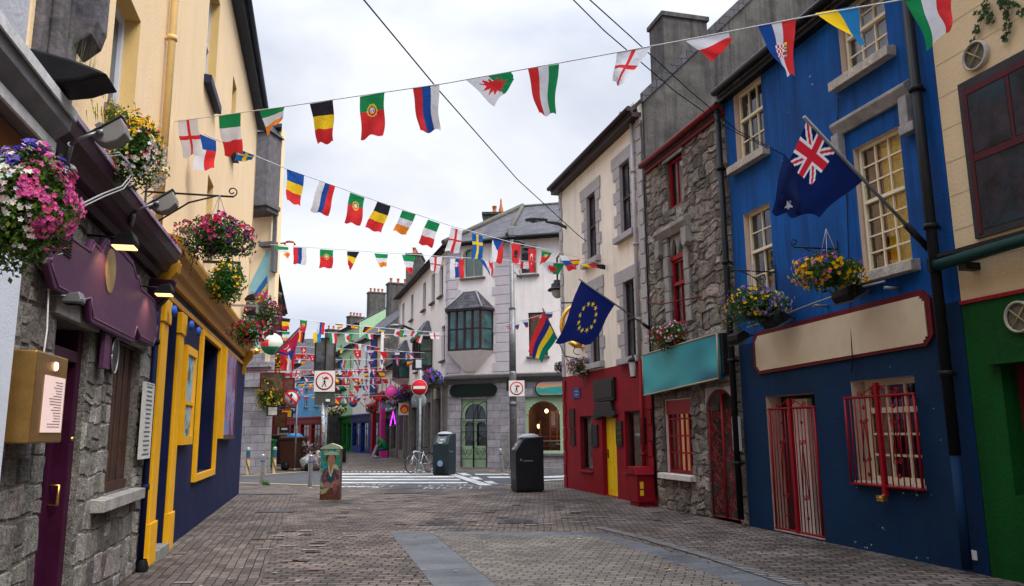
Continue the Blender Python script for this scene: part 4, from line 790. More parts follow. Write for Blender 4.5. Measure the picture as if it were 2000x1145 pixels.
# brass menu case
t = thing('menu_case', 'brass menu case with a lit round lamp and printed menu on the stone pillar', 'menu case', L.w(15.8, .1, 1.5))
BRASS = M('brass', (.3, .17, .05), .35, .2, 6, .05, metal=.7)
b = B(L); b.box(15.77, 16.42, .05, .21, 1.5, 2.1); b.make('case', BRASS, t, bev=.012)
b = B(L); b.box(15.82, 16.24, .211, .216, 1.57, 1.95); me_ = b.make('menu', emit_mat('lit_paper', (.75, .55, .5), .25), t)
b = B(L); rr = random.Random(4)
for k in range(17): b.box(15.87, 15.87+rr.uniform(.12, .28), .2165, .218, 1.91-k*.019, 1.914-k*.019, 0, (.08, .07, .1))
b.make('print', PAINTC, me_)
b = B(L); b.lathe((16.05, .212, 2.02), [(.032, 0), (.028, .012), (0, .014)], 18, axis=tuple(L.n)); b.make('lamp', emit_mat('menu_lamp', (1, .62, .42), 1.6), t)
b = B(L); b.tube([(16.02, .12, 2.1), (15.87, .08, 2.3), (15.89, .07, 2.6), (15.79, .07, 2.8), (15.82, .1, 2.86)], .006); b.make('cable', WHITEP, t)
# ---- neighbour at the left edge: grey cornice, orange panel, white pilaster
hs = thing('corner_shop', 'pale grey rendered shop with grey cornice and white pilaster at the left edge', 'house', L.w(19, -.1, 0))
GREYW = M('pale_grey_render', (.42, .43, .47), .85, .1, 1.5, .15, 25, streak=.25, dirt=(.3, .3, .32))
b = B(L); b.wall(16.52, 26, 3.5, 10.5, [], 0, .2); b.box(16.52, 26, -9, -.3, 0, 10.4); b.make('wall', GREYW, hs)
roof(L, hs, 16.52, 26, 10.5, 0, -4.5, 14, gut=BLACKP)
b = B(L); b.box(16.5, 16.56, -.1, .012, 3.5, 10.5); b.make('painted_edge', YWALL, hs)
b = B(L); b.prism([(.0, 3.5), (.1, 3.46), (.2, 3.42), (.21, 3.5), (.3, 3.57), (.32, 3.72), (0, 3.8)], 16.5, 26, ax='u'); b.make('cornice', M('grey_cornice', (.2, .2, .21), .6, .25, 3, .15, 20, grime=.4, dirt=(.12, .12, .12)), hs)
b = B(L); b.box(16.5, 26, .32, .335, 3.64, 3.71); b.box(16.5, 26, .205, .225, 3.41, 3.48); b.make('cornice_edge', M('worn_white_edge', (.55, .55, .55), .7, .25, 7), hs)
b = B(L); b.box(16.52, 26, .003, .05, 2.68, 3.47); b.make('fascia_panel', M('terracotta_fascia', (.4, .17, .08), .6, .12, 3, .1, grime=.3, dirt=(.28, .14, .07)), hs)
b = B(L); b.box(16.53, 26, -.02, .003, 0, 2.68); b.make('shop_wall', GREYW, hs)
b = B(L); b.box(16.5, 16.95, .004, .1, 0, 2.66); b.box(16.56, 16.9, .1, .112, .1, 2.56); b.make('pilaster', M('white_gloss', (.62, .66, .74), .35, .05, 3), hs, bev=.01)
t = thing('stone_shaft', 'dark carved stone shaft between the grey and the yellow upper walls', 'stone pier', L.w(16.2, 0, 3.7))
DST = M('sooty_stone', (.12, .11, .115), .85, .5, 5, .35, 18, grime=.5, dirt=(.03, .03, .06))
b = B(L); b.box(15.87, 16.49, -.2, .06, 3.75, 10.4); b.box(15.95, 16.1, .06, .13, 3.75, 5.0); b.box(16.2, 16.36, .06, .14, 3.75, 6.5); b.make('shaft', DST, t, bev=.02)
b = B(L); b.prism([(.06, 4.5), (.12, 4.4), (.24, 4.52), (.27, 4.64), (.27, 6.5), (.06, 6.5)], 15.75, 16.05, ax='u'); b.make('corbel', DST, t, bev=.02)
t = thing('hood_lamp', 'long black weathered lamp hood above the grey cornice', 'lamp', L.w(16.6, .3, 3.8))
b = B(L); b.prism([(v-.05, 3.86+z) for v, z in [(0, .06), (.05, .11), (.22, .1), (.45, .05), (.6, -.0), (.66, -.03), (.58, -.05), (.5, -.09), (.38, -.115), (.18, -.11), (.03, -.06)]], 16.6, 16.9, ax='u'); b.make('hood', BLACKP, t, bev=.02)
b = B(L); b.prism([(v, 3.85+z) for v, z in [(.06, .03), (.4, .0), (.5, -.03), (.36, -.075), (.15, -.08)]], 16.59, 16.6, ax='u'); b.make('side_panel', M('worn_black', (.035, .035, .035), .6, .4, 20, .2), t)
FG = M('grey_floodlight', (.2, .19, .185), .5, .1, 6, .04)
def bigflood(px, py, v, s, label):
    u, z = L.hit(px, py, v); t = thing('floodlight', label, 'floodlight', L.w(u, v, z), 'grey floodlights'); o = L.w(u, v, z)
    X = (L.n*.8+Vector((0, 0, .6))).normalized(); Yv = (L.n*-.6+Vector((0, 0, .8))).normalized(); Z = L.d
    T = lambda x, y, q: o+X*x*s+Yv*y*s+Z*q*s
    pr = [(-.34, .12), (-.3, -.06), (-.2, -.19), (.0, -.24), (.22, -.2), (.3, -.08), (.33, .12)]; n = len(pr); b = B()
    b.mesh([T(x, y, .2) for x, y in pr]+[T(x, y, -.2) for x, y in pr], [list(range(n)), list(range(n, 2*n))[::-1]]+[(k, (k+1) % n, n+(k+1) % n, n+k) for k in range(n)], world=True); b.make('housing', FG, t, bev=.03*s)
    def bx(x0, x1, y0, y1, q0, q1, m, nm, bev=0):
        b = B(); b.mesh([T(x, y, q) for x in (x0, x1) for y in (y0, y1) for q in (q0, q1)], [(0, 1, 3, 2), (4, 6, 7, 5), (0, 4, 5, 1), (2, 3, 7, 6), (0, 2, 6, 4), (1, 5, 7, 3)], world=True); return b.make(nm, m, t, bev=bev)
    bx(-.37, .37, .12, .16, -.23, .23, M('dark_seal', (.05, .05, .05), .6), 'rim', .01); bx(-.33, .33, .161, .17, -.19, .19, GLASS2, 'front_glass'); bx(-.16, -.04, .13, .21, .2, .25, GREYM, 'clip')
    b = B(); b.tube([T(-.2, .05, .25), T(-.5, .1, .26), T(-.72, .12, .2)], .035*s, world=True); b.tube([T(-.2, .05, .26), T(-.1, .0, .26)], .05*s, world=True); b.tube([T(-.72, .12, .2), tuple(L.w(u-.1, .2, z-.2))], .02, world=True); b.make('bracket', GREYM, t)
bigflood(218, 262, .5, .36, 'large grey floodlight above the purple cornice, nearer of two'); bigflood(322, 398, .5, .38, 'large grey floodlight above the purple cornice, beyond the yellow daisies')
hp = lambda px, py, v: (L.hit(px, py, v)[0], v, L.hit(px, py, v)[1])
b = B(L); loop = [(205, 301), (232, 298), (252, 318), (256, 342), (238, 364), (200, 379), (165, 396), (140, 412)]; b.tube([hp(x, y, .5) for x, y in loop], .006); b.tube([hp(x+3, y+5, .52) for x, y in loop], .0045)
b.make('looped_cable', M('grey_cable', (.3, .29, .28), .6), label='looped pale cable hanging from the purple cornice', cat='cable')
def spot(fr, u, v, z, lit, lb, s=1., m=BLACKP, px=0, foot=True):
    t = thing('spotlight', lb, 'spotlight', fr.w(u, v, z), 'shopfront spotlights')
    b = B(fr); pr = [(-.12, 0), (-.13, .03), (-.05, .13), (.1, .16), (.14, .05), (.13, 0)]
    b.prism([(v+q*s, z+w_*s) for q, w_ in pr], u-.12*s, u+.12*s, ax='u'); b.make('hood', m, t, bev=.012)
    b = B(fr); b.box(u-.11*s, u+.11*s, v-.11*s, v+.12*s, z-.02*s, z-.002); b.make('lamp_glass', emit_mat('lit_lamp_glass', (1, .62, .25), 1.3) if lit else GLASS2, t)
    if foot: b = B(fr); b.tube([(u, 0, z+.12*s), (u, v, z+.1*s)], .013*s); b.make('bracket', m, t)
    if lit:
        l = bpy.data.lights.new('lamp', 'SPOT'); l.energy = 6*s; l.color = (1, .72, .35); l.spot_size = 1.9; l.shadow_soft_size = .06; lo_ = bpy.data.objects.new('lamp_light', l); COL.objects.link(lo_); lo_.location = fr.w(u, v-.02, z-.05)-Vector(t.location); lo_.parent = t
        d_ = (fr.n*-.6+Vector((0, 0, -1))).normalized(); lo_.rotation_euler = d_.to_track_quat('-Z', 'Y').to_euler()
def spx(px, py, v, *a, **k): u, z = L.hit(px, py, v); spot(L, u, v, z, *a, **k)
spx(243, 482, .3, True, 'lit black spotlight over the oval on the purple pub sign', .75)
spx(320, 575, .3, True, 'lit black spotlight on an arm at the far end of the purple pub sign', .7)
spx(143, 592, .2, False, 'grey unlit spotlight hanging under the purple pub sign', .5, GREYM)
b = B(L); u, z = L.hit(126, 468, .14); b.box(u-.2, u+.2, .02, .05, z-.1, z+.1)
for k in range(9): b.box(u-.2, u+.2, .05, .14, z-.1+k*.022, z-.09+k*.022)
b.make('speaker_grille', BLACKP, label='black ribbed box behind the near flower basket on the pub wall', cat='speaker')
# ================================================================ CORNER BUILDING
PINKW = M('pale_pink_render', (.8, .74, .71), .85, .06, 1.5, .1, 25, streak=.22, dirt=(.42, .37, .36))
QUO = M('lilac_quoins', (.5, .46, .49), .85, .08, 4, .1, 30)
ASHL = brick_mat('ashlar_blocks', (.33, .31, .33), (.24, .225, .24), (.1, .095, .095), .62, .31, .01, .85, bump=.6, var=.18, vsc=3)
SAGE = M('sage_green_paint', (.3, .42, .27), .5, .06, 4, .04)
CORN = M('lead_grey_moulding', (.12, .115, .115), .8, .25, 5, .2, 20, grime=.3)
hs = thing('corner_building', 'pale corner building with slate roof, oriel window and stone ground floor', 'house', (0, 34, 0))
ch_up = [(.7, 1.72, 8.37, 9.77)]; ch_lo = [(.66, 1.92, .04, 2.96)]
b = B(CH); b.wall(0, 3.06, 3.95, 10.1, ch_up, 0, .25); b.make('wall', PINKW, hs)
b = B(CH); b.wall(0, 3.06, 0, 3.85, ch_lo, .02, .35); b.make('stone_wall', ASHL, hs)
cr_up = [(.4, 1.2, 8.3, 9.6), (.78, 1.63, 4.72, 6.6), (3.6, 4.5, 8.3, 9.6), (3.6, 4.5, 4.7, 6.6)]; cr_lo = [(.6, 3.7, .65, 3.0)]
b = B(CR); b.wall(0, 9, 3.95, 10.1, cr_up, 0, .25); b.make('wall', PINKW, hs)
b = B(CR); b.wall(0, 9, 0, 3.85, cr_lo, .02, .25); b.make('stone_wall', ASHL, hs)
cl_up = []
for c in (1.2, 4.4, 8.2, 10.6, 12.6): cl_up.append((c, c+.85, 7.9, 9.35))
cl_up += [(13.2, 14.0, 4.8, 6.4), (6.2, 7.0, 4.8, 6.4), (3.0, 3.7, 4.7, 6.2)]
cl_lo = [(.8, 2.6, .5, 2.8), (3.4, 4.4, 0, 2.9), (5.2, 7.2, .5, 2.9), (8.2, 9.2, 0, 3.0), (9.8, 11.0, .4, 3.0), (11.8, 13.4, .4, 3.1)]
b = B(CL); b.wall(0, 14.66, 3.85, 10.1, cl_up, 0, .25); b.make('wall', PINKW, hs)
b = B(CL); b.wall(0, 14.66, 0, 3.75, cl_lo, .02, .25); b.make('stone_wall', M('brown_stone_front', (.19, .17, .16), .85, .3, 4, .2, 20, grime=.4), hs)
# rear bodies
b = B(); c3 = CR.w(9, -.3, 0); a0 = CA; q = [CL.w(0, -.3, 0), CL.w(14.5, -.3, 0), CH.w(.2, -.4, 0), CH.w(2.9, -.4, 0), CR.w(.2, -.3, 0)]
body = [(p.x, p.y) for p in q]+[(CR.w(9, -2.6, 0).x, CR.w(9, -2.6, 0).y)]
b.prism([tuple(CL.w(0, -.3, 0)[:2]), tuple(CL.w(14.5, -.35, 0)[:2]), tuple(CH.w(.3, -.45, 0)[:2]), tuple(CH.w(2.95, -.45, 0)[:2]), tuple(CR.w(.2, -.3, 0)[:2]), tuple(CR.w(9, -.3, 0)[:2]), tuple(CR.w(9, -9, 0)[:2]), (4, 46), (-.5, 51)], 3.9, 10.0, ax='z')
b.prism([tuple(CL.w(0, -.3, 0)[:2]), tuple(CL.w(14.5, -.35, 0)[:2]), tuple(CH.w(.3, -.45, 0)[:2]), tuple(CH.w(2.95, -.45, 0)[:2]), tuple(CR.w(.45, -.3, 0)[:2]), tuple(CR.w(.45, -2.9, 0)[:2]), tuple(CR.w(3.9, -2.9, 0)[:2]), tuple(CR.w(3.9, -.3, 0)[:2]), tuple(CR.w(9, -.3, 0)[:2]), tuple(CR.w(9, -9, 0)[:2]), (4, 46), (-.5, 51)], 0, 3.89, ax='z')
b.make('rear_wall', M('dim_interior', (.03, .028, .03), .9), hs)
# roof: hips at both corners
e = .35; ez = 10.1; rz = 12.95
E0 = CL.w(-.0, e, ez-.1); E1 = Vector((*(CL.w(14.66, e, 0)*.5+CH.w(0, e, 0)*.5)[:2], ez-.1)); E2 = Vector((*(CH.w(3.06, e, 0)*.5+CR.w(0, e, 0)*.5)[:2], ez-.1)); E3 = CR.w(9, e, ez-.1)
K0 = CL.w(0, -3.6, rz); K1 = Vector((.6, 38.6, rz)); K3 = CR.w(9, -4.2, rz-.35)
b = B()
def slab3(ps, th=.1):
    n = len(ps); b.mesh([Vector(p) for p in ps]+[Vector(p)-Vector((0, 0, th)) for p in ps], [list(range(n)), list(range(n, 2*n))[::-1]]+[(k, (k+1) % n, n+(k+1) % n, n+k) for k in range(n)], world=True)
slab3([E0, E1, K1, K0]); slab3([E1, E2, K1]); slab3([E2, E3, K3, K1]); slab3([K0, K1, K3, CR.w(9, -9, 9), CL.w(0, -8, 9)])
b.make('roof', SLATE, hs)
b = B(); b.tube([E1+Vector((0, 0, .05)), K1+Vector((0, 0, .06))], .13, 8, world=True); b.tube([E2+Vector((0, 0, .05)), K1+Vector((0, 0, .06))], .1, 8, world=True); b.tube([K0, K1, K3], .1, 8, world=True); b.make('ridge', M('lichen_ridge', (.1, .095, .075), .9, .5, 9, .4, 25), hs)
b = B()
for p, q in ((E0, E1), (E1, E2), (E2, E3)): b.tube([p+Vector((0, 0, -.1)), q+Vector((0, 0, -.1))], .075, 8, world=True)
for fr, u0, u1 in ((CL, 0, 14.6), (CH, 0, 3.0), (CR, 0, 9)): b.fr = fr; b.box(u0, u1, .0, e-.03, 9.86, 9.94)
b.make('gutter', BLACKP, hs)
chimney(W0, hs, -.9, 40.2, 10.6, 12.9, .6, .45, 1, M('mossy_chimney', (.05, .055, .045), .9, .5, 6, .3))
b = B(); b.lathe((-.55, 40.2, 13.0), [(.14, 0), (.12, .3), (.1, .35), (.05, .6), (.05, .8), (0, .95)], 10); b.make('chimney_pot', TERRA, hs)
chimney(W0, hs, -6.6, 52.0, 9.5, 13.3, .5, 1.1, 4)
# quoins
for fr, u0, u1 in ((CH, 0, .62), (CH, 2.2, 3.04), (CL, 14.1, 14.64), (CL, .0, .4)):
    b = B(fr); z = 4.1; k = 0
    while z < 9.6:
        d_ = .14*(k % 2); a_, c_ = (u0, u1-d_) if u0 < 1 and fr is CH else (u0+d_, u1); b.box(a_, c_, .003, .035, z+.012, z+.4); z += .42; k += 1
    b.make('quoins', QUO, hs, bev=.01)
# shopfront cornice round all three faces
for fr, u0, u1, dz in ((CL, 0, 14.7, -.1), (CH, -.05, 3.08, 0), (CR, -.02, 9, 0)):
    b = B(fr); b.prism([(.0, 3.62+dz), (.06, 3.62+dz), (.1, 3.7+dz), (.18, 3.78+dz), (.28, 3.84+dz), (.3, 3.95+dz), (.0, 4.02+dz)], u0, u1, ax='u'); b.make('cornice', CORN, hs)
# windows
WF = M('pvc_white_frame', (.55, .53, .5), .4, .05, 5); BLIND = M('green_blind', (.2, .35, .3), .7, .2, 12)
n = 10; b = B(CH); arc = [(1.21-.51*math.cos(math.pi*k/n), 9.35+.42*math.sin(math.pi*k/n)) for k in range(n+1)]
for (x0, z0), (x1, z1) in zip(arc, arc[1:]): b.prism([(x0, z0), (x1, z1), (x1, 9.77), (x0, 9.77)], -.15, .003)
b.make('window_arch', PINKW, hs); window(CH, hs, .7, 1.72, 8.37, 9.77, -.2, 2, 1, WF, f=.08, curtain=[(.05, .95, BLIND)]); sill(CH, hs, .6, 1.85, 8.37, CORN)
window(CR, hs, *cr_up[0], -.15, 1, 1, WF, f=.08); sill(CR, hs, .3, 1.3, 8.3, CORN); window(CR, hs, *cr_up[1], -.15, 1, 1, DKWOOD, f=.05, curtain=[(.02, .98, M('slatted_blind', (.06, .06, .06), .6, .3, 60))]); sill(CR, hs, .7, 1.7, 4.72, CORN)
window(CR, hs, *cr_up[2], -.15, 1, 1, WF); window(CR, hs, *cr_up[3], -.15, 1, 1, DKWOOD)
for (a, c, d, e_) in cl_up: window(CL, hs, a, c, d, e_, -.18, 2, 1, DKWOOD, GLASS2, .06, split=.5); sill(CL, hs, a-.1, c+.1, d, CORN, d=.14)
for (a, c, d, e_) in cl_lo: window(CL, hs, a, c, d, e_, -.2, 2, 1, M('grey_brown_frame', (.12, .11, .1), .5, .2, 5), GLASS2, .08)
def oriel(fr, par, u0, u1, z0, z1, zt, zb, pr=.62, m=DKWOOD, ch=.3, base=PINKW, cols=4):
    P = [(u0, 0), (u0+ch, pr), (u1-ch, pr), (u1, 0)]; b = B(fr)
    for z, t_ in ((z0, .1), (z1-.1, .1), ((z0+z1)/2, .07)): b.prism([(a, c) for a, c in P], z, z+t_, ax='z')
    f_ = [(P[k], P[k+1], (1 if k != 1 else cols)) for k in range(3)]
    for (p, q, nn) in f_:
        for k in range(nn+1):
            x = p[0]+(q[0]-p[0])*k/nn; y = p[1]+(q[1]-p[1])*k/nn; b.box(x-.04, x+.04, y-.04, y+.04, z0, z1)
    o = b.make('oriel_window', m, par)
    g = B(fr)
    for (p, q, nn) in f_: g.poly([(p[0], p[1]-.01, z0+.05), (q[0], q[1]-.01, z0+.05), (q[0], q[1]-.01, z1-.05), (p[0], p[1]-.01, z1-.05)])
    g.make('pane', GLASS2 if base is None else MC['oriel_glass'], o)
    g = B(fr); U0, U1, V = u0-.14, u1+.14, pr+.14; cu = (u0+u1)/2
    g.mesh([(U0, 0, z1), (U0+ch, V, z1), (U1-ch, V, z1), (U1, 0, z1), (cu-.35, 0, zt), (cu+.35, 0, zt), (cu-.3, .12, zt), (cu+.3, .12, zt)], [(0, 1, 6, 4), (1, 2, 7, 6), (2, 3, 5, 7), (4, 6, 7, 5), (0, 3, 2, 1)]); r_ = g.make('oriel_roof', SLATE, o)
    g = B(fr); q_ = [Vector((U0+ch, V, z1+.02)), Vector((cu-.3, .12, zt+.02)), Vector((U1-ch, V, z1+.02)), Vector((cu+.3, .12, zt+.02))]; g.tube([q_[0], q_[1]], .035, 6); g.make('lead_hip', M('lead_flashing', (.3, .3, .32), .5), o); g = B(fr); g.tube([q_[2], q_[3]], .035, 6); g.make('lead_hip', MC['lead_flashing'], o)
    g = B(fr); g.box(U0, U1, 0, .001, z1-.05, z1); g.prism([(U0, 0), (U0+ch, V-.02), (U1-ch, V-.02), (U1, 0)], z1-.09, z1-.005, ax='z'); g.make('oriel_eaves', m, o)
    if zb: g = B(fr); g.mesh([(u0-.05, 0, z0), (u0+ch-.05, pr+.06, z0), (u1-ch+.05, pr+.06, z0), (u1+.05, 0, z0), (cu-.3, 0, zb), (cu+.3, 0, zb), (cu-.25, .1, zb), (cu+.25, .1, zb)], [(0, 1, 2, 3), (0, 4, 6, 1), (1, 6, 7, 2), (2, 7, 5, 3), (4, 5, 7, 6)]); g.make('oriel_base', base or WHITEP, o)
    return o
glass_mat('oriel_glass', (.015, .06, .06), .05)
oriel(CH, hs, .06, 2.19, 5.02, 6.86, 7.72, 4.15)
oriel(CL, hs, 8.6, 11.0, 4.7, 6.2, 7.1, None, .6); oriel(CL, hs, 1.6, 4.2, 4.6, 6.1, 6.9, 4.2, .6)
# green arched double door with iron gate
b = B(CH); b.wall(.66, 1.92, .04, 2.96, [(.78, 1.24, .95, 2.0), (1.34, 1.8, .95, 2.0), (.78, 1.8, 2.1, 2.78)], -.12, .05)
n = 10; arc = [(1.29-.51*math.cos(math.pi*k/n), 2.25+.5*math.sin(math.pi*k/n)) for k in range(n+1)]
for (x0, z0), (x1, z1) in zip(arc, arc[1:]): b.prism([(x0, z0), (x1, z1), (x1, 2.8), (x0, 2.8)], -.17, -.115)
for c in (1.01, 1.57):
    arc2 = [(c-.23*math.cos(math.pi*k/8), 1.78+.2*math.sin(math.pi*k/8)) for k in range(9)]
    for (x0, z0), (x1, z1) in zip(arc2, arc2[1:]): b.prism([(x0, z0), (x1, z1), (x1, 2.02), (x0, 2.02)], -.17, -.115)
b.box(1.27, 1.31, -.12, -.1, .04, 2.08); b.box(.7, 1.88, -.12, -.09, .04, .3); b.box(.7, 1.88, -.12, -.09, 2.03, 2.1)
dr = b.make('door', SAGE, hs, label='sage green arched double door')
b = B(CH); b.box(.7, 1.88, -.2, -.18, .3, 2.9); b.make('glass', GLASS, dr)
t = thing('iron_gate', 'black scrolled iron gate in front of the green arched corner door', 'gate', CH.w(1.3, .05, .04))
for (a, c, s_) in ((.68, 1.27, 1), (1.31, 1.9, -1)):
    b = B(CH); b.tube([(a, .05, .06), (a, .05, 2.1)], .018, 6); b.tube([(c, .05, .06), (c, .05, 2.85)], .018, 6)
    for z in (.4, 1.55, 2.1): b.tube([(a, .05, z), (c, .05, z)], .015, 6)
    b.tube([(c-(c-a)*math.sin(k*math.pi/16)*1.0, .05, 2.1+.75*math.cos(k*math.pi/16)) for k in range(9)], .015, 6)
    for z in (.7, 1.9): 
        for q in (.3, .72): b.tube(scroll((a+(c-a)*q, z), .15, z*3, 1.6*s_, .05, 20, .2), .012, 5)
    m_ = (a+c)/2; b.tube([(a, .05, 1.0), (m_, .05, 1.5), (c, .05, 1.0)], .012, 5); b.tube([(a, .05, .95), (m_, .05, .42), (c, .05, .95)], .012, 5)
    b.make('leaf', BLACK, t)
t = thing('fascia_sign', 'long black blank sign with rounded ends over the green corner door', 'sign', CH.w(1.3, .1, 3.05))
def pill(u0, u1, z0, z1, n=8):
    r = (z1-z0)/2; return [(u0+r-r*math.sin(math.pi*k/n), z0+r+r*math.cos(math.pi*k/n)) for k in range(n+1)]+[(u1-r+r*math.sin(math.pi*k/n), z1-r-r*math.cos(math.pi*k/n)) for k in range(n+1)]
b = B(CH); b.prism(pill(.13, 2.4, 3.06, 3.6), .03, .1); b.make('board', M('black_green_sign', (.006, .012, .01), .4, .1), t)
t = thing('painted_sign', 'rounded painted sign of turquoise sea and sunset over the arched shop window', 'sign', CR.w(1.7, .1, 3.0))
SEA = bpy.data.materials.new('sea_sunset'); tt, bb, Nn, Lk_ = nodes(SEA); gg = Nn('ShaderNodeNewGeometry'); sx = Nn('ShaderNodeSeparateXYZ'); Lk_(gg.outputs['Position'], sx.inputs[0]); no = Nn('ShaderNodeTexNoise'); no.inputs['Scale'].default_value = 2.2; Lk_(gg.outputs['Position'], no.inputs['Vector'])
ma = Nn('ShaderNodeMath'); ma.operation = 'MULTIPLY_ADD'; ma.inputs[1].default_value = .35; Lk_(no.outputs['Fac'], ma.inputs[0]); Lk_(sx.outputs[2], ma.inputs[2]); mr = Nn('ShaderNodeMapRange'); mr.inputs[1].default_value = 3.2; mr.inputs[2].default_value = 3.85; Lk_(ma.outputs[0], mr.inputs[0])
cr = Nn('ShaderNodeValToRGB'); e_ = cr.color_ramp.elements; e_[0].color = (.35, .25, .12, 1); e_[1].color = (.1, .4, .38, 1)
for p, c in ((.2, (.02, .3, .28, 1)), (.5, (.03, .35, .35, 1)), (.56, (.7, .4, .1, 1)), (.75, (.65, .35, .3, 1))): x = e_.new(p); x.color = c
Lk_(mr.outputs[0], cr.inputs[0]); Lk_(cr.outputs[0], bb.inputs['Base Color'])
b = B(CR); b.prism(pill(1.1, 3.6, 3.04, 3.6), .06, .1); b.make('board', SEA, t); b = B(CR); b.prism(pill(1.05, 3.65, 3.0, 3.64), .022, .06); b.make('backing', BLACK, t)
# arched shop window with lit interior
b = B(CR)
for c in (1.38, 2.92):
    arc = [(c-.7*math.cos(math.pi*k/12), 2.2+.62*math.sin(math.pi*k/12)) for k in range(13)]
    for (x0, z0), (x1, z1) in zip(arc, arc[1:]): b.prism([(x0, z0), (x1, z1), (x1, 3.0), (x0, 3.0)], -.16, -.08)
    for k in range(12): b.tube([(arc[k][0], -.07, arc[k][1]), (arc[k+1][0], -.07, arc[k+1][1])], .025, 6)
for x in (.6, 2.08, 3.62): b.box(x, x+.1 if x != 2.08 else x+.14, -.18, -.06, .65, 3.0)
b.box(.6, 3.7, -.18, -.05, .65, .75)
sw = b.make('shop_window', SAGE, hs); b = B(CR); b.poly([(.68, -.13, .72), (3.64, -.13, .72), (3.64, -.13, 2.98), (.68, -.13, 2.98)]); b.make('pane', CLEAR, sw, recalc=False)
sill(CR, hs, .5, 3.8, .65, CORN, d=.1, h=.12)
t = thing('shop_interior', 'warm lit wooden shelves, stools and counter behind the arched shop window', 'shop fittings', CR.w(2, -1.5, 0))
WOODO = M('orange_wood', (.42, .16, .04), .5, .3, 5); DIMW = M('dim_room_wall', (.09, .05, .03), .8, .4, 2)
b = B(CR); b.box(.5, 3.85, -2.7, -2.65, 0, 3.5); b.box(.46, .5, -2.7, -.35, 0, 3.5); b.box(3.85, 3.88, -2.7, -.35, 0, 3.5); b.box(.5, 3.85, -2.7, -.35, 0, .3); b.make('room_wall', DIMW, t)
b = B(CR)
for u in (1.0, 1.45, 1.75, 2.5, 3.2): b.box(u, u+.06, -.9, -.84, .3, 2.0+.4*(u > 1.4))
for z in (.9, 1.3): b.box(1.05, 2.9, -.95, -.8, z, z+.04)
b.box(1.5, 1.78, -.8, -.77, 1.7, 2.45); 
for k in range(9): b.box(1.9+k*.2, 1.94+k*.2, -.8, -.76, .35, .85)
b.make('shelving', WOODO, t)
b = B(CR); b.box(1.56, 1.73, -.77, -.76, 1.8, 2.38); b.box(1.1, 2.6, -.7, -.5, 1.12, 1.17); b.lathe((1.9, -.6, .98), [(.16, 0), (.18, .05), (0, .07)], 12); b.make('paper_and_counter', M('paper_white', (.6, .55, .5), .7), t)
b = B(CR)
for (u, z) in ((.95, 1.75), (2.45, 1.6), (1.3, 2.4), (3.1, 1.9)): b.lathe((u, -1.0, z), [(0, .1), (.06, .08), (.08, 0), (.05, -.06), (0, -.08)], 10)
b.make('pendant_lamp', emit_mat('shop_lamp', (1, .55, .2), 6), t)
l = bpy.data.lights.new('shop_light', 'POINT'); l.energy = 35; l.color = (1, .6, .3); l.shadow_soft_size = .2; lo_ = bpy.data.objects.new('shop_light', l); COL.objects.link(lo_); lo_.location = CR.w(2, -1.3, 2.7)-t.location; lo_.parent = t
rr = random.Random(9); b = B(CR)
for k in range(26): u = rr.uniform(.8, 3.4); z = rr.choice([.94, 1.34, .94]); s_ = rr.uniform(.04, .09); b.box(u, u+s_, -.88, -.82, z, z+s_*1.8, 0, (rr.uniform(.05, .5), rr.uniform(.1, .35), rr.uniform(.1, .4)))
b.make('goods', PAINTC, t)
plaque(CL, 12.5, 13.1, 3.05, 3.55, M('framed_print', (.25, .22, .14), .6, .6, 6), .2, 'small framed picture sign on the grey pilasters left of the corner door', 'sign', name='hanging_sign')
for u in (.3, 2.9, 4.7, 7.5, 9.4, 11.3, 13.7): b = B(CL); b.box(u, u+.28, .02, .12, .0, 3.6); b.make('pilaster', M('grey_pilaster', (.2, .19, .185), .8, .25, 5, .15, 20, grime=.3), hs)

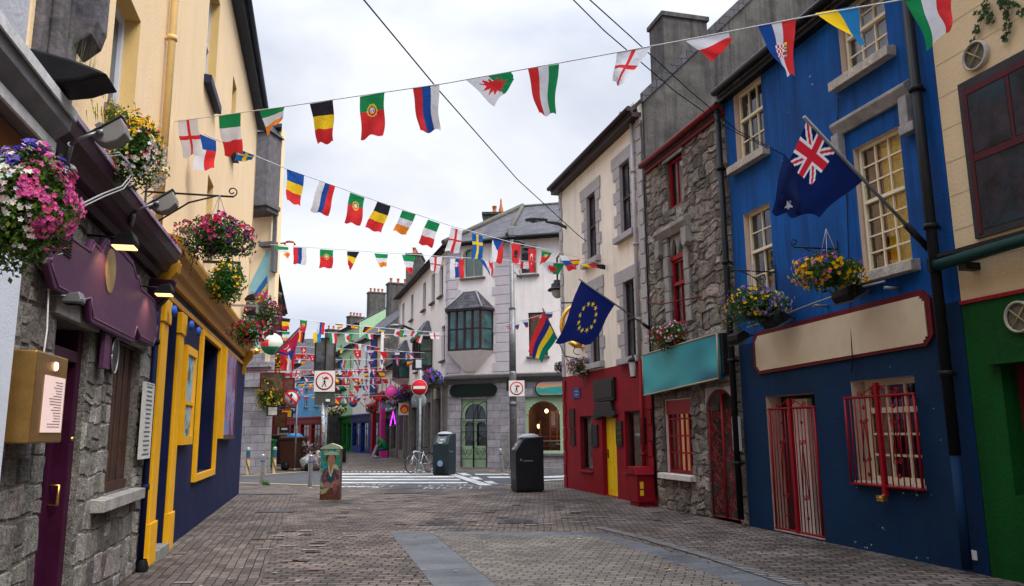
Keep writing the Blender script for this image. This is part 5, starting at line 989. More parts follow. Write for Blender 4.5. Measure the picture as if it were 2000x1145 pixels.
# ================================================================ FAR HOUSES
def house(name, label, a, c, ze, zr, wm, floors, nwin, depth=7, shop=None, win=(.75, 1.3), wf=DKWOOD, sh=3.0, flip=False, gut=BLACKP, z1=3.9, st=2.7, chim=None, gable=None, roofm=None, shopwin=True, ww=None, cornice=None):
    fr = frab(a, c, flip); Ln = (Vector(c)-Vector(a)).length; t = thing(name, label, 'house', fr.w(Ln/2, -.05, 0))
    hl = []
    for f in range(floors):
        for k in range(nwin):
            u = Ln*(k+.5)/nwin; z = z1+f*st; hl.append((u-win[0]/2, u+win[0]/2, z, z+win[1]))
    b = B(fr); b.wall(0, Ln, sh, ze, hl, 0, .2); b.make('wall', wm, t)
    sm = shop or wm; ns = max(1, int(Ln/2.2)); sl2 = []
    for k in range(ns): u0 = Ln*k/ns+.3; u1 = Ln*(k+1)/ns-.3; sl2.append((u0, u1, .5 if (k % 2 == 0) else .05, sh-.65))
    b = B(fr); b.wall(0, Ln, 0, sh, sl2 if shopwin else [], .03, .2); b.box(0, Ln, .03, .22, sh-.12, sh); b.box(0, Ln, .03, .1, sh-.55, sh-.5); b.make('shopfront', sm, t)
    b = B(fr); b.box(.001, Ln-.001, -depth, -.22, 0, ze-.05); b.make('rear_wall', gable or RENDERG, t)
    b = B(fr); b.prism([(-.01, ze-.05), (-depth/2, zr-.12), (-depth, ze-.05)], .002, .16, ax='u'); b.make('gable_wall', gable or RENDERG, t); b = B(fr); b.prism([(-.01, ze-.05), (-depth/2, zr-.12), (-depth, ze-.05)], Ln-.16, Ln-.002, ax='u'); b.make('gable_wall', gable or RENDERG, t)
    roof(fr, t, 0, Ln, ze, 0, -depth/2, zr, gut=gut, m=roofm)
    for h in hl: window(fr, t, *h, -.15, 2, 1, ww or wf, GLASS2, .06, split=.5); sill(fr, t, h[0]-.08, h[1]+.08, h[2], CORN, d=.1)
    if shopwin:
        for h in sl2: window(fr, t, *h, -.15, 2, 1, sm, GLASS, .07, split=.8)
    if chim:
        for (u, z, n_) in chim: chimney(fr, t, u, -depth/2, zr-1.2, z, .45, .9, n_)
    return t, fr
P1, P2, P3 = (-9.7, 57), (-13.2, 64.5), (-16.6, 73)
house('white_shop', 'low white shop with a pink shop column beyond the corner building', CA and (P1[0], P1[1]), (CA[0], CA[1]), 6.0, 8.2, WHITEP, 1, 4, shop=M('weathered_wood_front', (.13, .12, .11), .7, .4, 5, .1), st=2, z1=3.9, win=(.6, 1.2))
GABL = RENDERG
t2, f2 = house('white_house', 'white house with a long dark blue banner above a royal blue shopfront', P2, (P1[0], P1[1]), 9.0, 12.0, WHITEP, 2, 3, shop=M('royal_blue_front', (.006, .03, .2), .45, .2, 3, .05), ww=M('blue_frame', (.03, .12, .35), .5), z1=4.2, st=2.5, win=(.55, 1.5), chim=[(.6, 14.0, 3)])
PGR = M('mint_green_render', (.33, .5, .31), .8, .08, 2, .1, streak=.2, dirt=(.25, .4, .25)); DGR = M('bottle_green', (.01, .16, .03), .5)
house('green_house', 'mint green house with dark green window frames and shopfront', P3, P2, 9.0, 10.8, PGR, 2, 3, shop=DGR, ww=DGR, z1=4.1, st=2.4, win=(.6, 1.5), gable=PGR)
house('tall_green_house', 'taller mint green house rising behind the green house roof', (-19, 83), (-14.8, 74.5), 12.2, 14.2, PGR, 3, 2, gable=PGR, chim=[(3, 16.2, 4)], wf=WHITEP)
LBL = M('sky_blue_render', (.12, .36, .66), .75, .1, 2, .1, streak=.2, dirt=(.1, .25, .45))
house('sky_blue_house', 'sky blue house with white windows at the bend of the street', (-22.5, 76), (-16.7, 68.6), 6.9, 9.3, LBL, 1, 4, shop=M('crimson_front', (.3, .012, .02), .5, .2), ww=WHITEP, z1=3.9, win=(.7, 1.7))
house('grey_slate_house', 'dark grey gabled house with a big chimney behind the sky blue house', (-26, 92), (-17, 82), 9.8, 12.6, RENDERG, 2, 3, chim=[(8, 14.6, 4), (3, 13.6, 3)])
house('cream_far_house', 'cream house with small windows beyond the sign cluster on the left', (-15.3, 51), (-20.4, 70), 8.6, 11.5, M('cream_far', (.62, .5, .3), .85, .08), 2, 6, shop=M('stone_yellow_front', (.16, .14, .11), .8, .3, 4), ww=M('gold_frame', (.6, .38, .03), .5), z1=3.9, st=2.5)
house('pale_far_house', 'narrow pale rendered house just past the tall yellow corner house', (-11.75, 37), (-15.3, 51), 9.6, 12, M('pale_peach', (.6, .42, .27), .85, .08), 2, 6, shop=M('dark_maroon_front', (.06, .01, .015), .5), z1=3.8, st=2.6, win=(.7, 1.3))
house('unseen_house', 'unseen house behind the camera on the right, added to block sky light', tuple(R.w(24.2, 0, 0)[:2]), tuple(R.w(44, 0, 0)[:2]), 9, 12, BEIGE, 2, 6)  # unseen pair continuing the street behind the camera, added to block sky light
house('unseen_house', 'unseen house behind the camera on the left, added to block sky light', tuple(L.w(44, 0, 0)[:2]), tuple(L.w(26.2, 0, 0)[:2]), 10, 13, BEIGE, 2, 6)
# filler roofs further off
for i, (x, y, w_, h_) in enumerate(((-40, 110, 16, 12), (-20, 118, 14, 11), (8, 70, 16, 10))):
    house('distant_house', ['distant grey house behind the left roofs', 'distant grey house behind the chimneys of the bend', 'distant grey house hidden behind the corner building'][i], (x, y), (x+w_, y-3), h_, h_+3, RENDERG, 3, 4, chim=[(3, h_+4, 3)])
# royal blue banner, shop columns
t = thing('banner', 'tall dark blue vertical banner hanging on the white house', 'banner', f2.w(6.9, .2, 4)); b = B(f2); b.box(5.9, 7.7, .12, .16, 4.1, 8.6); b.make('cloth', M('banner_blue', (.008, .03, .14), .7, .2, 3), t); b = B(f2); b.tube([(5.85, .14, 8.62), (7.75, .14, 8.62)], .03); b.tube([(7.95, .1, 3.1), (7.95, .1, 9.2)], .05); b.make('rod', M('amber_pipe', (.5, .28, .08), .6), t)
fw1 = frab(P1, CA)
b = B(f2); b.box(7.75, 8.25, .25, .5, 0, 3.4); b.prism([(.25, 3.4), (.5, 3.4), (.2, 3.9), (.05, 3.9)], 7.75, 8.25, ax='u'); b.make('red_column', REDG, label='tall bright red shop column at the end of the royal blue shopfront', cat='column')
b = B(fw1); b.box(4.0, 4.9, .24, .5, 0, 4.3); b.make('pink_column', M('hot_pink_paint', (.5, .03, .22), .5), label='hot pink shopfront column beside the white shop', cat='column')
t = thing('round_sign', 'round hot pink projecting sign on the right hand shops', 'sign', at(765, 766, 46)); b = B(); p = at(765, 766, 46); b.lathe(tuple(p), [(.0, -.05), (.36, -.05), (.36, .05), (0, .05)], 28, axis=(.1, -1, 0)); b.make('disc', emit_mat('pink_sign', (.75, .06, .32), .15), t); b = B(); b.lathe(tuple(p), [(.36, -.06), (.4, -.06), (.4, .06), (.36, .06)], 28, axis=(.1, -1, 0)); b.tube([tuple(p), tuple(p+Vector((1.6, .5, 0)))], .03); b.make('rim', M('pale_pink', (.6, .35, .45), .5), t)
t = thing('square_sign', 'white square projecting sign with an orange and red disc', 'sign', at(790, 799, 44)); p = at(790, 799, 44); b = B(); b.box(p.x-.33, p.x+.33, p.y-.04, p.y+.04, p.z-.34, p.z+.34); b.tube([tuple(p), tuple(p+Vector((1.4, .5, 0)))], .03); b.make('panel', WHITEP, t); b = B(); b.lathe((p.x, p.y-.05, p.z), [(.0, 0), (.25, 0)], 24, c=(.7, .03, .02), axis=(0, 1, 0)); b.lathe((p.x, p.y-.056, p.z-.05), [(.0, 0), (.15, 0)], 24, c=(.8, .35, .03), axis=(0, 1, 0)); b.make('emblem', PAINTC, t)
b = B()
p = at(768, 812, 47)
b.tube([tuple(p+Vector((-.17, 0, -.6))), tuple(p+Vector((0, 0, .25))), tuple(p+Vector((.13, 0, -.5)))], .025); b.make('neon_letter', emit_mat('violet_neon', (.5, .02, 1), 4), label='glowing violet neon tube shape by the pink column', cat='neon sign')
# ---- tall yellow house across the side street (its gable faces us)
yh = thing('tall_corner_house', 'tall yellow house with dark stone bay across the left side street', 'house', (-12.5, 33, 0))
A0 = L.w(-10.9, 0, 0); GF = frab((A0.x-9, A0.y+2.2), (A0.x, A0.y))   # gable wall frame, facing us
GL_ = 9.265; FL = Fr(A0, (-.335, .942), (.942, .335))
b = B(GF); b.wall(0, GL_, 4.8, 14.4, [], 0, .3); b.make('wall', YWALL, yh)
b = B(FL); b.wall(0, 5.8, 4.2, 12.6, [(1.0, 1.8, 5.2, 6.8), (3.4, 4.2, 5.2, 6.8), (1.0, 1.8, 8.4, 9.9), (3.4, 4.2, 8.4, 9.9)], 0, .25); b.make('side_wall', M('cream_side', (.6, .5, .36), .85, .1), yh)
b = B(GF); b.wall(0, GL_, 0, 4.8, [(7.2, 7.9, .0, 3.0)], .02, .3); b.box(8.1, 9.3, .02, .22, .7, 4.2); b.box(8.05, 9.35, .02, .3, 0, .7); b.box(8.0, 9.4, .02, .34, 3.4, 3.55); b.box(8.0, 9.4, .02, .34, 4.2, 4.4); b.make('stone_front', ASHL, yh)
b = B(GF); b.box(7.2, 7.9, -.28, -.2, 0, 3.0); b.make('door', DRED, yh)
b = B(FL); b.wall(0, 5.8, 0, 4.2, [(1, 2.4, .4, 3.1), (3.3, 4.8, 0, 3.1)], .02, .3); b.make('stone_side', ASHL, yh)
for h in ((1, 2.4, .4, 3.1), (3.3, 4.8, 0, 3.1)): window(FL, yh, *h, -.2, 2, 1, M('dark_maroon_front', (.06, .01, .015)), f=.08)
for h in ((1.0, 1.8, 5.2, 6.8), (3.4, 4.2, 5.2, 6.8), (1.0, 1.8, 8.4, 9.9), (3.4, 4.2, 8.4, 9.9)): window(FL, yh, *h, -.15, 2, 1, DKWOOD, f=.06)
_i = lambda p: (p.x, p.y)
b = B(); b.prism([_i(GF.w(0, -.32, 0)), _i(GF.w(GL_-.5, -.32, 0)), _i(FL.w(.6, -.4, 0)), _i(FL.w(5.8, -.4, 0)), _i(FL.w(5.8, -8, 0))], 0, 12.5, ax='z'); b.make('rear_wall', RENDERG, yh)
_q = [GF.w(-.2, .25, 0), GF.w(GL_+.15, .25, 0), FL.w(5.8, .2, 0), FL.w(5.8, -8, 0)]
b = B(); b.mesh([(_q[k].x, _q[k].y, zz+(14.4 if k < 2 else 12.6)) for zz in (0, .15) for k in range(4)], [(0, 1, 2, 3), (4, 5, 6, 7), (0, 1, 5, 4), (1, 2, 6, 5), (2, 3, 7, 6)]); b.make('roof', SLATE, yh)
# slate-clad bay near the corner, with cap and base mouldings, stone strip below
b = B(GF); b.box(8.05, 9.3, .0, 1.0, 10.9, 13.9, 0); b.make('bay', M('bay_slate', (.13, .12, .125), .85, .3, 4, .2, 20), yh, bev=.01)
b = B(GF); b.box(8.0, 8.5, 1.0, 1.02, 11.3, 13.2); b.make('bay_panel', YWALL, yh)
b = B(GF); b.mesh([(7.95, -.05, 13.9), (9.4, -.05, 13.9), (9.4, 1.1, 13.9), (7.95, 1.1, 13.9), (8.5, -.0, 14.6), (8.9, 0, 14.6)], [(0, 1, 2, 3), (3, 2, 5, 4), (2, 1, 5), (0, 3, 4), (0, 1, 5, 4)]); b.make('bay_roof', SLATE, yh)
b = B(GF); b.box(7.95, 9.38, .0, 1.1, 10.72, 10.9); b.box(8.05, 9.3, 0, .9, 10.55, 10.72); b.box(8.6, 9.34, .0, .3, 9.2, 9.4); b.box(9.2, 9.36, 0, .3, 8.1, 9.2); b.box(9.1, 9.27, .02, .1, 9.4, 10.6); b.make('moulding', CORN, yh, bev=.01)
# turquoise painted mural panel on the gable
t = thing('mural', 'pale turquoise mural of painted flags on the tall yellow gable', 'mural', GF.w(8.6, .05, 4.8))
b = B(GF); b.prism([(7.2, 5.0), (9.2, 5.0), (9.2, 9.1), (8.85, 9.1), (8.0, 7.4), (7.2, 6.4)], .003, .04); b.make('ground_colour', M('pale_turquoise', (.25, .45, .45), .8, .08, 3), t)
b = B(GF)
for (pts, c) in (([(8.3, 7.2), (8.9, 8.0), (8.95, 7.7), (8.4, 6.9)], (.02, .12, .35)), ([(8.42, 7.0), (8.96, 7.75), (8.98, 7.6), (8.48, 6.85)], (.7, .45, .03)), ([(8.3, 6.5), (9.0, 7.5), (9.02, 7.3), (8.4, 6.3)], (.6, .03, .03)), ([(8.65, 5.3), (8.95, 7.0), (9.02, 6.9), (8.8, 5.2)], (.6, .03, .03)), ([(8.75, 5.0), (8.95, 6.2), (9.05, 6.1), (8.9, 4.95)], (.6, .6, .6))): b.prism(pts, .04, .045, 0, c)
b.make('painted_flags', PAINTC, t)
# projecting open casements and a lit lamp on the receding side
for u, z in ((4.0, 8.2), (3.4, 6.6)):
    b = B(FL); b.prism([(0, z), (.5, z-.25), (.5, z-.32), (0, z-.07)], u, u+.8, ax='u'); b.box(u+.02, u+.06, 0, .1, z-.9, z-.1); b.make('open_casement', M('sign_frame', (.2, .22, .2), .5), yh)
p = FL.w(1.2, .6, 9.65); t = thing('wall_lamp', 'lit hooded wall lamp high on the tall yellow house', 'lamp', p)
b = B(); b.lathe(tuple(p), [(.0, .16), (.16, .12), (.26, 0)], 16); b.tube([tuple(FL.w(1.2, 0, 9.6)), tuple(p+Vector((0, 0, .1)))], .03); b.make('hood', M('dark_red_trim', (.13, .01, .012)), t); b = B(); b.lathe(tuple(p), [(.0, -.06), (.1, -.05), (.16, 0)], 12); b.make('bulb', emit_mat('amber_bulb', (1, .6, .2), 8), t)
# ================================================================ STREET FURNITURE
def bin_(loc, ang, h, wd, dp, m, label):
    t = thing('litter_bin', label, 'bin', loc, 'solar compactor bins'); c, s_ = math.cos(ang), math.sin(ang); fr = Fr(loc, (c, s_), (s_, -c))     # v = front
    b = B(fr); b.prism([(-dp/2, .04), (dp/2, .04), (dp/2, h*.74), (dp*.2, h*.97), (-dp/2, h)], -wd/2, wd/2, ax='u'); bd = b.make('body', m, t, bev=.02)
    b = B(fr); b.box(-wd/2+.03, wd/2-.03, -dp/2+.03, dp/2-.03, 0, .04); b.make('plinth', BLACK, t)
    b = B(fr); b.mesh([(-wd*.3, dp*.5+.003-(.3*dp)*q, h*(.74+.23*q)+.012) for q in (.15, .8)]+[(wd*.3, dp*.5+.003-(.3*dp)*q, h*(.74+.23*q)+.012) for q in (.15, .8)], [(0, 1, 3, 2)]); b.make('hopper_flap', M('bin_grey_panel', (.12, .13, .13), .4, .2, 9), t, recalc=False)
    b = B(fr); b.box(-wd*.12, wd*.12, dp*.5-.02, dp*.5+.012, h*.76, h*.79); b.box(-.05, .12, dp*.4, dp*.41, h*.83, h*.87); b.make('label', WHITEP, t)
    b = B(fr); b.box(-wd*.3, wd*.3, dp/2, dp/2+.006, .08, .32); b.make('lower_vent', BLACK, t)
    b = B(fr); b.box(-wd/2-.006, -wd/2, -dp*.1, dp*.2, h*.55, h*.57); b.box(wd/2, wd/2+.006, -dp*.1, dp*.25, h*.55, h*.57); b.box(wd/2, wd/2+.012, dp*.3, dp*.36, h*.56, h*.6); b.make('lock', GREYM, t)
    b = B(fr); b.box(-wd/2+.02, wd/2-.02, dp/2, dp/2+.008, .38, h*.7); b.box(wd/2, wd/2+.004, -dp/2+.03, dp/2-.03, .1, h*.7); b.box(-wd/2-.004, -wd/2, -dp/2+.03, dp/2-.03, .1, h*.7); b.make('door_panel', m, t)
    b = B(fr); b.lathe((0, -.05, h-.02), [(.28, 0), (.25, .05), (.15, .085), (0, .095)], 20); b.make('solar_dome', M('clear_dome', (.3, .32, .35), .12, .1, 5), t)
    return t, fr
BG = M('bin_slate_green', (.018, .03, .036), .38, .12, 4, .05); BK = M('bin_charcoal', (.014, .015, .018), .36, .15, 4, .05)
t, fr_ = bin_(gnd(1030, 960), -1.35, 1.42, .68, .74, BK, 'charcoal solar litter bin with sloping top, nearer one by the crossing')
q = Vector((-2.75, 28.6, 0)); t, fr_ = bin_((-2.55, 29.3, .05), -.35, 1.5, .62, .72, BG, 'dark green solar litter bin with round sticker beside the bicycle')
b = B(fr_); b.lathe((0, .375, .42), [(.11, 0), (0, .004)], 24, axis=tuple(fr_.n)); b.make('round_sticker', M('pale_blue_sticker', (.2, .3, .42), .5), t)
def bollard(px, py, h, label, lean=0., grp='steel bollards', r=.065, z=0):
    P = gnd(px, py, z); t = thing('bollard', label, 'bollard', P, grp); T = Vector((lean, 0, 1)).normalized(); b = B()
    b.lathe(tuple(P), [(r, 0), (r, h-.03), (r*.9, h), (0, h+.01)], 18, axis=tuple(T)); b.make('post', STEEL, t)
    b = B(); b.lathe(tuple(P), [(r+.003, h*.76), (r+.003, h*.8)], 18, axis=tuple(T)); b.make('blue_band', M('blue_band', (.01, .06, .35), .4), t)
    b = B(); b.lathe(tuple(P), [(r+.004, h*.84), (r+.004, h*.86)], 18, axis=tuple(T)); b.lathe(tuple(P), [(r+.03, 0), (r+.03, .015), (r, .02)], 18); b.make('collar', GREYM, t)
bollard(511, 948, .92, 'leftmost brushed steel bollard with a weed at its foot'); bollard(605, 953, .93, 'steel bollard just left of the painted cabinet')
bollard(880, 922, .86, 'steel bollard in front of the dark green bin', z=.05); bollard(982, 925, .88, 'leaning steel bollard right of the green arched door', -.1, z=.05)
# painted bollards
def artbollard(px, py, label):
    P = gnd(px, py); t = thing('painted_bollard', label, 'bollard', P, 'artist painted bollards'); b = B(); n = 16; hh = 1.0; rr = random.Random(px)
    for j in range(24):
        for k in range(n):
            z = j/24; a = k/n*6.28; r = .075
            c = (.02, .09, .12) if z > .55 else ((.45, .38, .22) if abs(math.sin(a*1.0+z*5)) > .45 else (.12, .04, .02)); 
            if z > .9: c = (.3, .35, .35)
            if .5 < z < .62: c = (.35, .16, .07)
            c = tuple(x*rr.uniform(.7, 1.2) for x in c); a2 = (k+1)/n*6.28
            b.mesh([(P.x+r*math.cos(a), P.y+r*math.sin(a), z*hh), (P.x+r*math.cos(a2), P.y+r*math.sin(a2), z*hh), (P.x+r*math.cos(a2), P.y+r*math.sin(a2), (j+1)/24*hh), (P.x+r*math.cos(a), P.y+r*math.sin(a), (j+1)/24*hh)], [(0, 1, 2, 3)], 0, c)
    b.make('post', PAINTC, t, recalc=False); b = B(); b.lathe((P.x, P.y, hh), [(.075, 0), (.06, .03), (0, .04)], 16, c=(.3, .3, .28)); b.make('cap', STEEL, t)
artbollard(483, 927, 'teal and cream painted bollard in front of the grey stone pier'); artbollard(535, 925, 'blue and cream painted bollard in front of the green wheelie bin')
b = B(); rr = random.Random(2); P = gnd(518, 948)
for k in range(160):
    a = rr.uniform(0, 6.28); r = rr.uniform(0, .16); h = rr.uniform(.05, .2)*(1-r*2.5); q = P+Vector((r*math.cos(a), r*math.sin(a)*.6, 0)); e = Vector((rr.uniform(-.05, .05), rr.uniform(-.05, .05), h)); w_ = Vector((rr.uniform(-.012, .012), .01, 0)); b.mesh([q-w_, q+w_, q+e], [(0, 1, 2)], 0, (.05*rr.uniform(.6, 1.6), .16*rr.uniform(.6, 1.5), .02), world=True)
b.make('weed_tuft', LEAF, label='green weed tuft at the foot of the leftmost steel bollard', cat='weed', recalc=False)
# ---- painted cabinet with a hatted figure
def inpoly(x, y, P):
    c = False; j = len(P)-1
    for i in range(len(P)):
        if (P[i][1] > y) != (P[j][1] > y) and x < (P[j][0]-P[i][0])*(y-P[i][1])/(P[j][1]-P[i][1])+P[i][0]: c = not c
        j = i
    return c
def portrait(u, v):   # u right, v down, 0..1
    n_ = noise.noise(Vector((u*5, v*9, .3))); n2 = noise.noise(Vector((u*16, v*22, 4))); hx, hy = .53, .13
    def sh(c, a=.25): return tuple(max(0, .62*x*(1+a*n2*2)) for x in c)
    if ((u-.5)/.44)**2+((v-.15)/.115)**2 < 1 and v < .155 or inpoly(u, v, [(.06, .14), (.2, .05), (.5, -.0), (.85, .045), (.96, .1), (.9, .14)]): 
        if v < .085: return sh((.42, .52, .36), .1)
    if ((u-.54)/.2)**2+((v-.2)/.125)**2 < 1: return sh((.36, .19, .12), .12)
    if ((u-.52)/.27)**2+((v-.155)/.1)**2 < 1: return sh((.04, .03, .03))
    if ((u-.52)/.45)**2+((v-.16)/.12)**2 < 1: return sh((.04, .26, .12))
    if inpoly(u, v, [(.4, .3), (.62, .3), (.68, .36), (.55, .55), (.46, .5), (.38, .36)]) and not inpoly(u, v, [(.44, .33), (.6, .33), (.52, .48)]): return sh((.55, .48, .3), .15)
    if inpoly(u, v, [(.42, .3), (.62, .3), (.53, .5)]): return sh((.3, .13, .07))
    if inpoly(u, v, [(.62, .28), (.86, .3), (.95, .4), (.7, .37)]): return sh((.5, .46, .26))
    if inpoly(u, v, [(.28, .45), (.75, .42), (.7, .62), (.5, .68), (.35, .6)]): return sh((.02, .07, .1))
    if inpoly(u, v, [(.1, .45), (.35, .34), (.68, .36), (.95, .42), (1, .75), (.8, .9), (.55, .75), (.2, .75), (.05, .62)]):
        if inpoly(u, v, [(.08, .68), (.5, .62), (.95, .6), (.95, .68), (.5, .78), (.1, .78)]): return sh((.35, .16, .14))
        return sh((.13, .05, .1) if n_ > 0 else (.25, .09, .08), .5)
    if inpoly(u, v, [(.0, .8), (.5, .76), (.3, .87), (.05, .9)]): return sh((.35, .36, .2))
    if v > .76: return sh((.13, .05, .025), .4)
    return sh((.03, .26, .26) if n_ > -.1 else (.3, .33, .18), .4)
P = gnd(643, 977); t = thing('utility_cabinet', 'street cabinet painted with a figure in a green hat and purple coat', 'cabinet', P); fr = Fr((P.x, P.y+.02), (1, -.08), (-.08, -1))
W_, D_, H_ = .47, .17, 1.2
b = B(fr); b.box(-W_/2, W_/2, -D_, 0, 0, H_, 0, (.05, .03, .03)); b.make('body', M('cabinet_brown_paint', (.06, .035, .035), .5, .4, 6, .05), t, bev=.008)
nu, nv = 50, 112; b = B(fr)
for i in range(nu):
    for j in range(nv):
        u0, u1 = i/nu, (i+1)/nu; v0, v1 = j/nv, (j+1)/nv; c = portrait((u0+u1)/2, (v0+v1)/2*1.08-.06+.0)
        b.mesh([(-W_/2+W_*u0, .004, H_*(1-v1)), (-W_/2+W_*u1, .004, H_*(1-v1)), (-W_/2+W_*u1, .004, H_*(1-v0)), (-W_/2+W_*u0, .004, H_*(1-v0))], [(0, 1, 2, 3)], 0, c)
b.make('painting', PAINTC, t, recalc=False)
b = B(fr); b.prism([(-.27, H_-.02), (-.2, H_+.04), (-.1, H_+.075), (0, H_+.11), (.12, H_+.075), (.22, H_+.03), (.25, H_-.02)], -D_*.9, .012, 0, (.26, .33, .22)); b.make('hat_top', PAINTC, t)
# ---- signs on poles
def disc(b, c, r, ax, m=0, col=(1, 1, 1), th=.01, r2=0): b.lathe(c, [(r2, 0), (r, 0), (r, th), (r2, th)], 32, m, col, axis=ax)
def pole(name_, P, h, r, m, t): b = B(); b.tube([tuple(P), (P.x, P.y, P.z+h)], r, 12); b.tube([(P.x, P.y, P.z), (P.x, P.y, P.z+.1)], r*1.6, 12); return b.make('pole', m, t)
def mveh(t, c, s):   # white square plate: red ring, car and walking figure
    b = B(); b.box(c.x-s/2, c.x+s/2, c.y-.02, c.y, c.z-s/2, c.z+s/2, 0, (.66, .64, .6)); b.make('plate', PAINTC, t, bev=.008)
    b = B(); disc(b, (c.x, c.y-.021, c.z+.01*s), s*.43, (0, -1, 0), 0, (.45, .02, .03), .004, s*.36)
    k = s
    car = [(-.12, .1), (-.1, .17), (-.04, .18), (0, .22), (.1, .22), (.15, .17), (.19, .16), (.19, .1)]
    b.prism([(c.x+x*k*.9+.03*k, c.z+z*k) for x, z in car], c.y-.026, c.y-.022, 0, (.4, .03, .03)); b.lathe((c.x-.1*k, c.y-.024, c.z+.2*k), [(0, 0), (.03*k, 0)], 12, 0, (.4, .03, .03), axis=(0, -1, 0))
    man = [[(-.015, .05), (.02, .07), (.05, -.02), (.03, -.08), (-.02, -.08), (-.03, 0)], [(-.02, -.06), (.02, -.08), (-.08, -.27), (-.12, -.26)], [(0, -.08), (.035, -.06), (.11, -.24), (.08, -.27)], [(.02, .05), (.04, .04), (.1, -.04), (.08, -.06)], [(-.02, .05), (-.03, .03), (-.09, -.05), (-.07, -.07)]]
    for p in man: b.prism([(c.x+x*k-.01*k, c.z+z*k-.005) for x, z in p], c.y-.026, c.y-.022, 0, (.02, .02, .02))
    b.lathe((c.x, c.y-.024, c.z+.085*k), [(0, 0), (.03*k, 0)], 12, 0, (.02, .02, .02), axis=(0, -1, 0)); b.make('symbol', PAINTC, t)
P = Vector((at(634, 900, 33).x, 33, 0)); t = thing('street_sign', 'square white sign with red ring, car and walking figure, above the painted cabinet', 'sign', P)
pole('p', P, 4.1, .06, M('stickered_pole', (.25, .27, .3), .5, .5, 7, .1), t); c = at(634, 745, 32.85); mveh(t, c, .88)
b = B(); b.box(c.x-.4, c.x+.44, c.y+.01, c.y+.09, c.z-.98, c.z+.42); b.make('backing_board', M('dark_board', (.06, .065, .055), .6, .3, 3), t)
b = B(); q = at(640, 782, 32.8); b.box(q.x-.08, q.x+.08, q.y, q.y+.05, q.z-.05, q.z+.05); b.make('sticker', WHITEP, t)
b = B(); q = at(634, 700, 33.1); b.box(q.x-.42, q.x+.42, q.y+.05, q.y+.15, q.z-.75, q.z+.85); b.make('dark_glass_box', GLASS2, t); b = B(); 
for x in (-.44, 0, .42): b.box(q.x+x, q.x+x+.04, q.y, q.y+.05, q.z-.75, q.z+.85)
for z in (-.77, .83): b.box(q.x-.44, q.x+.46, q.y-.01, q.y+.05, q.z+z, q.z+z+.05)
b.make('box_frame', BLACK, t)
b = B(); b.tube([tuple(at(631, 870, 32.93)), tuple(at(631, 788, 32.93))], .075, 12); b.make('sticker_wrap', blurry('pole_stickers', [(.5, .5, .5), (.1, .1, .12), (.6, .6, .58), (.1, .3, .4), (.5, .5, .5)], 3.5), t)
# lamp post with camera head and sign
P = Vector((at(1003, 900, 32.2).x, 32.2, .05)); t = thing('lamp_post', 'tall grey steel post with a camera head in front of the corner building', 'post', P)
b = B(); b.tube([tuple(P), (P.x, P.y, 3.9), (P.x, P.y, 4.0)], .15, 16); b.tube([(P.x, P.y, 4.0), (P.x, P.y, 6.6)], [.14, .135], 16); b.tube([(P.x, P.y, 2.6), (P.x, P.y, 2.75)], .18, 16); b.tube([(P.x, P.y, 6.6), (P.x, P.y, 6.7), (P.x, P.y, 9.6)], [.15, .1, .09], 16); b.make('pole', GALV, t)
b = B(); b.box(P.x-.14, P.x+.14, P.y-.2, P.y+.1, 9.75, 10.15); b.make('top_box', GREYM, t, bev=.02)
for s_ in (-1, 1): b = B(); b.tube([(P.x, P.y, 9.55), (P.x+s_*.45, P.y-.1, 9.5)], .05); b.lathe((P.x+s_*.45, P.y-.1, 9.4), [(0, -.12), (.12, -.06), (.13, .08), (0, .14)], 12); b.make('camera_head', M('dark_camera', (.05, .05, .05), .5), t)
b = B(); b.tube([(P.x+.1, P.y, 8.2), (P.x+.4, P.y-.1, 7.9), (P.x+.3, P.y-.1, 8.25)], .02); b.make('cable', M('dark_camera', (.05, .05, .05), .5), t)
c = at(1009, 759, 31.95); mveh(t, c, .64); b = B(); b.box(c.x-.42, c.x-.3, c.y, c.y+.05, c.z-.1, c.z+.4); b.make('side_board', BLACK, t)
b = B(); b.box(P.x-.5, P.x-.2, P.y-.05, P.y+.05, .0, 1.4); b.make('control_box', M('worn_box', (.16, .16, .15), .7, .5, 6, .2, grime=.4), t)
# no-entry sign with the bicycle against it
P = Vector((at(819, 925, 30.4).x, 30.4, .05)); t = thing('no_entry_sign', 'red and white no entry sign on a stickered grey pole beside the bicycle', 'sign', P)
pole('p', P, 4.2, .045, M('stickered_pole2', (.3, .36, .38), .5, .45, 9, .1), t)
c = at(819, 757, 30.3); b = B(); disc(b, tuple(c), .3, (0, -1, 0), 0, (.5, .01, .02), .012); disc(b, (c.x, c.y-.001, c.z), .315, (0, -1, 0), 0, (.5, .5, .5), .012, .298); b.box(c.x-.23, c.x+.23, c.y-.018, c.y-.013, c.z-.055, c.z+.055, 0, (.65, .65, .62)); b.make('disc', PAINTC, t)
c2 = at(818, 782, 30.5); b = B(); disc(b, tuple(c2), .3, (0, 1, 0), 0, (.2, .23, .23), .012); b.box(c2.x-.15, c2.x-.1, c2.y-.005, c2.y, c2.z-.02, c2.z+.03, 0, (.6, .6, .6)); b.make('rear_disc', PAINTC, t)
c = at(818, 711, 30.4); b = B(); b.box(c.x-.15, c.x+.15, c.y-.06, c.y+.06, c.z-.2, c.z+.2, 0, (.02, .04, .06)); b.box(c.x-.11, c.x+.11, c.y-.065, c.y-.061, c.z-.16, c.z+.16, 0, (.5, .52, .52)); b.make('top_box', PAINTC, t)
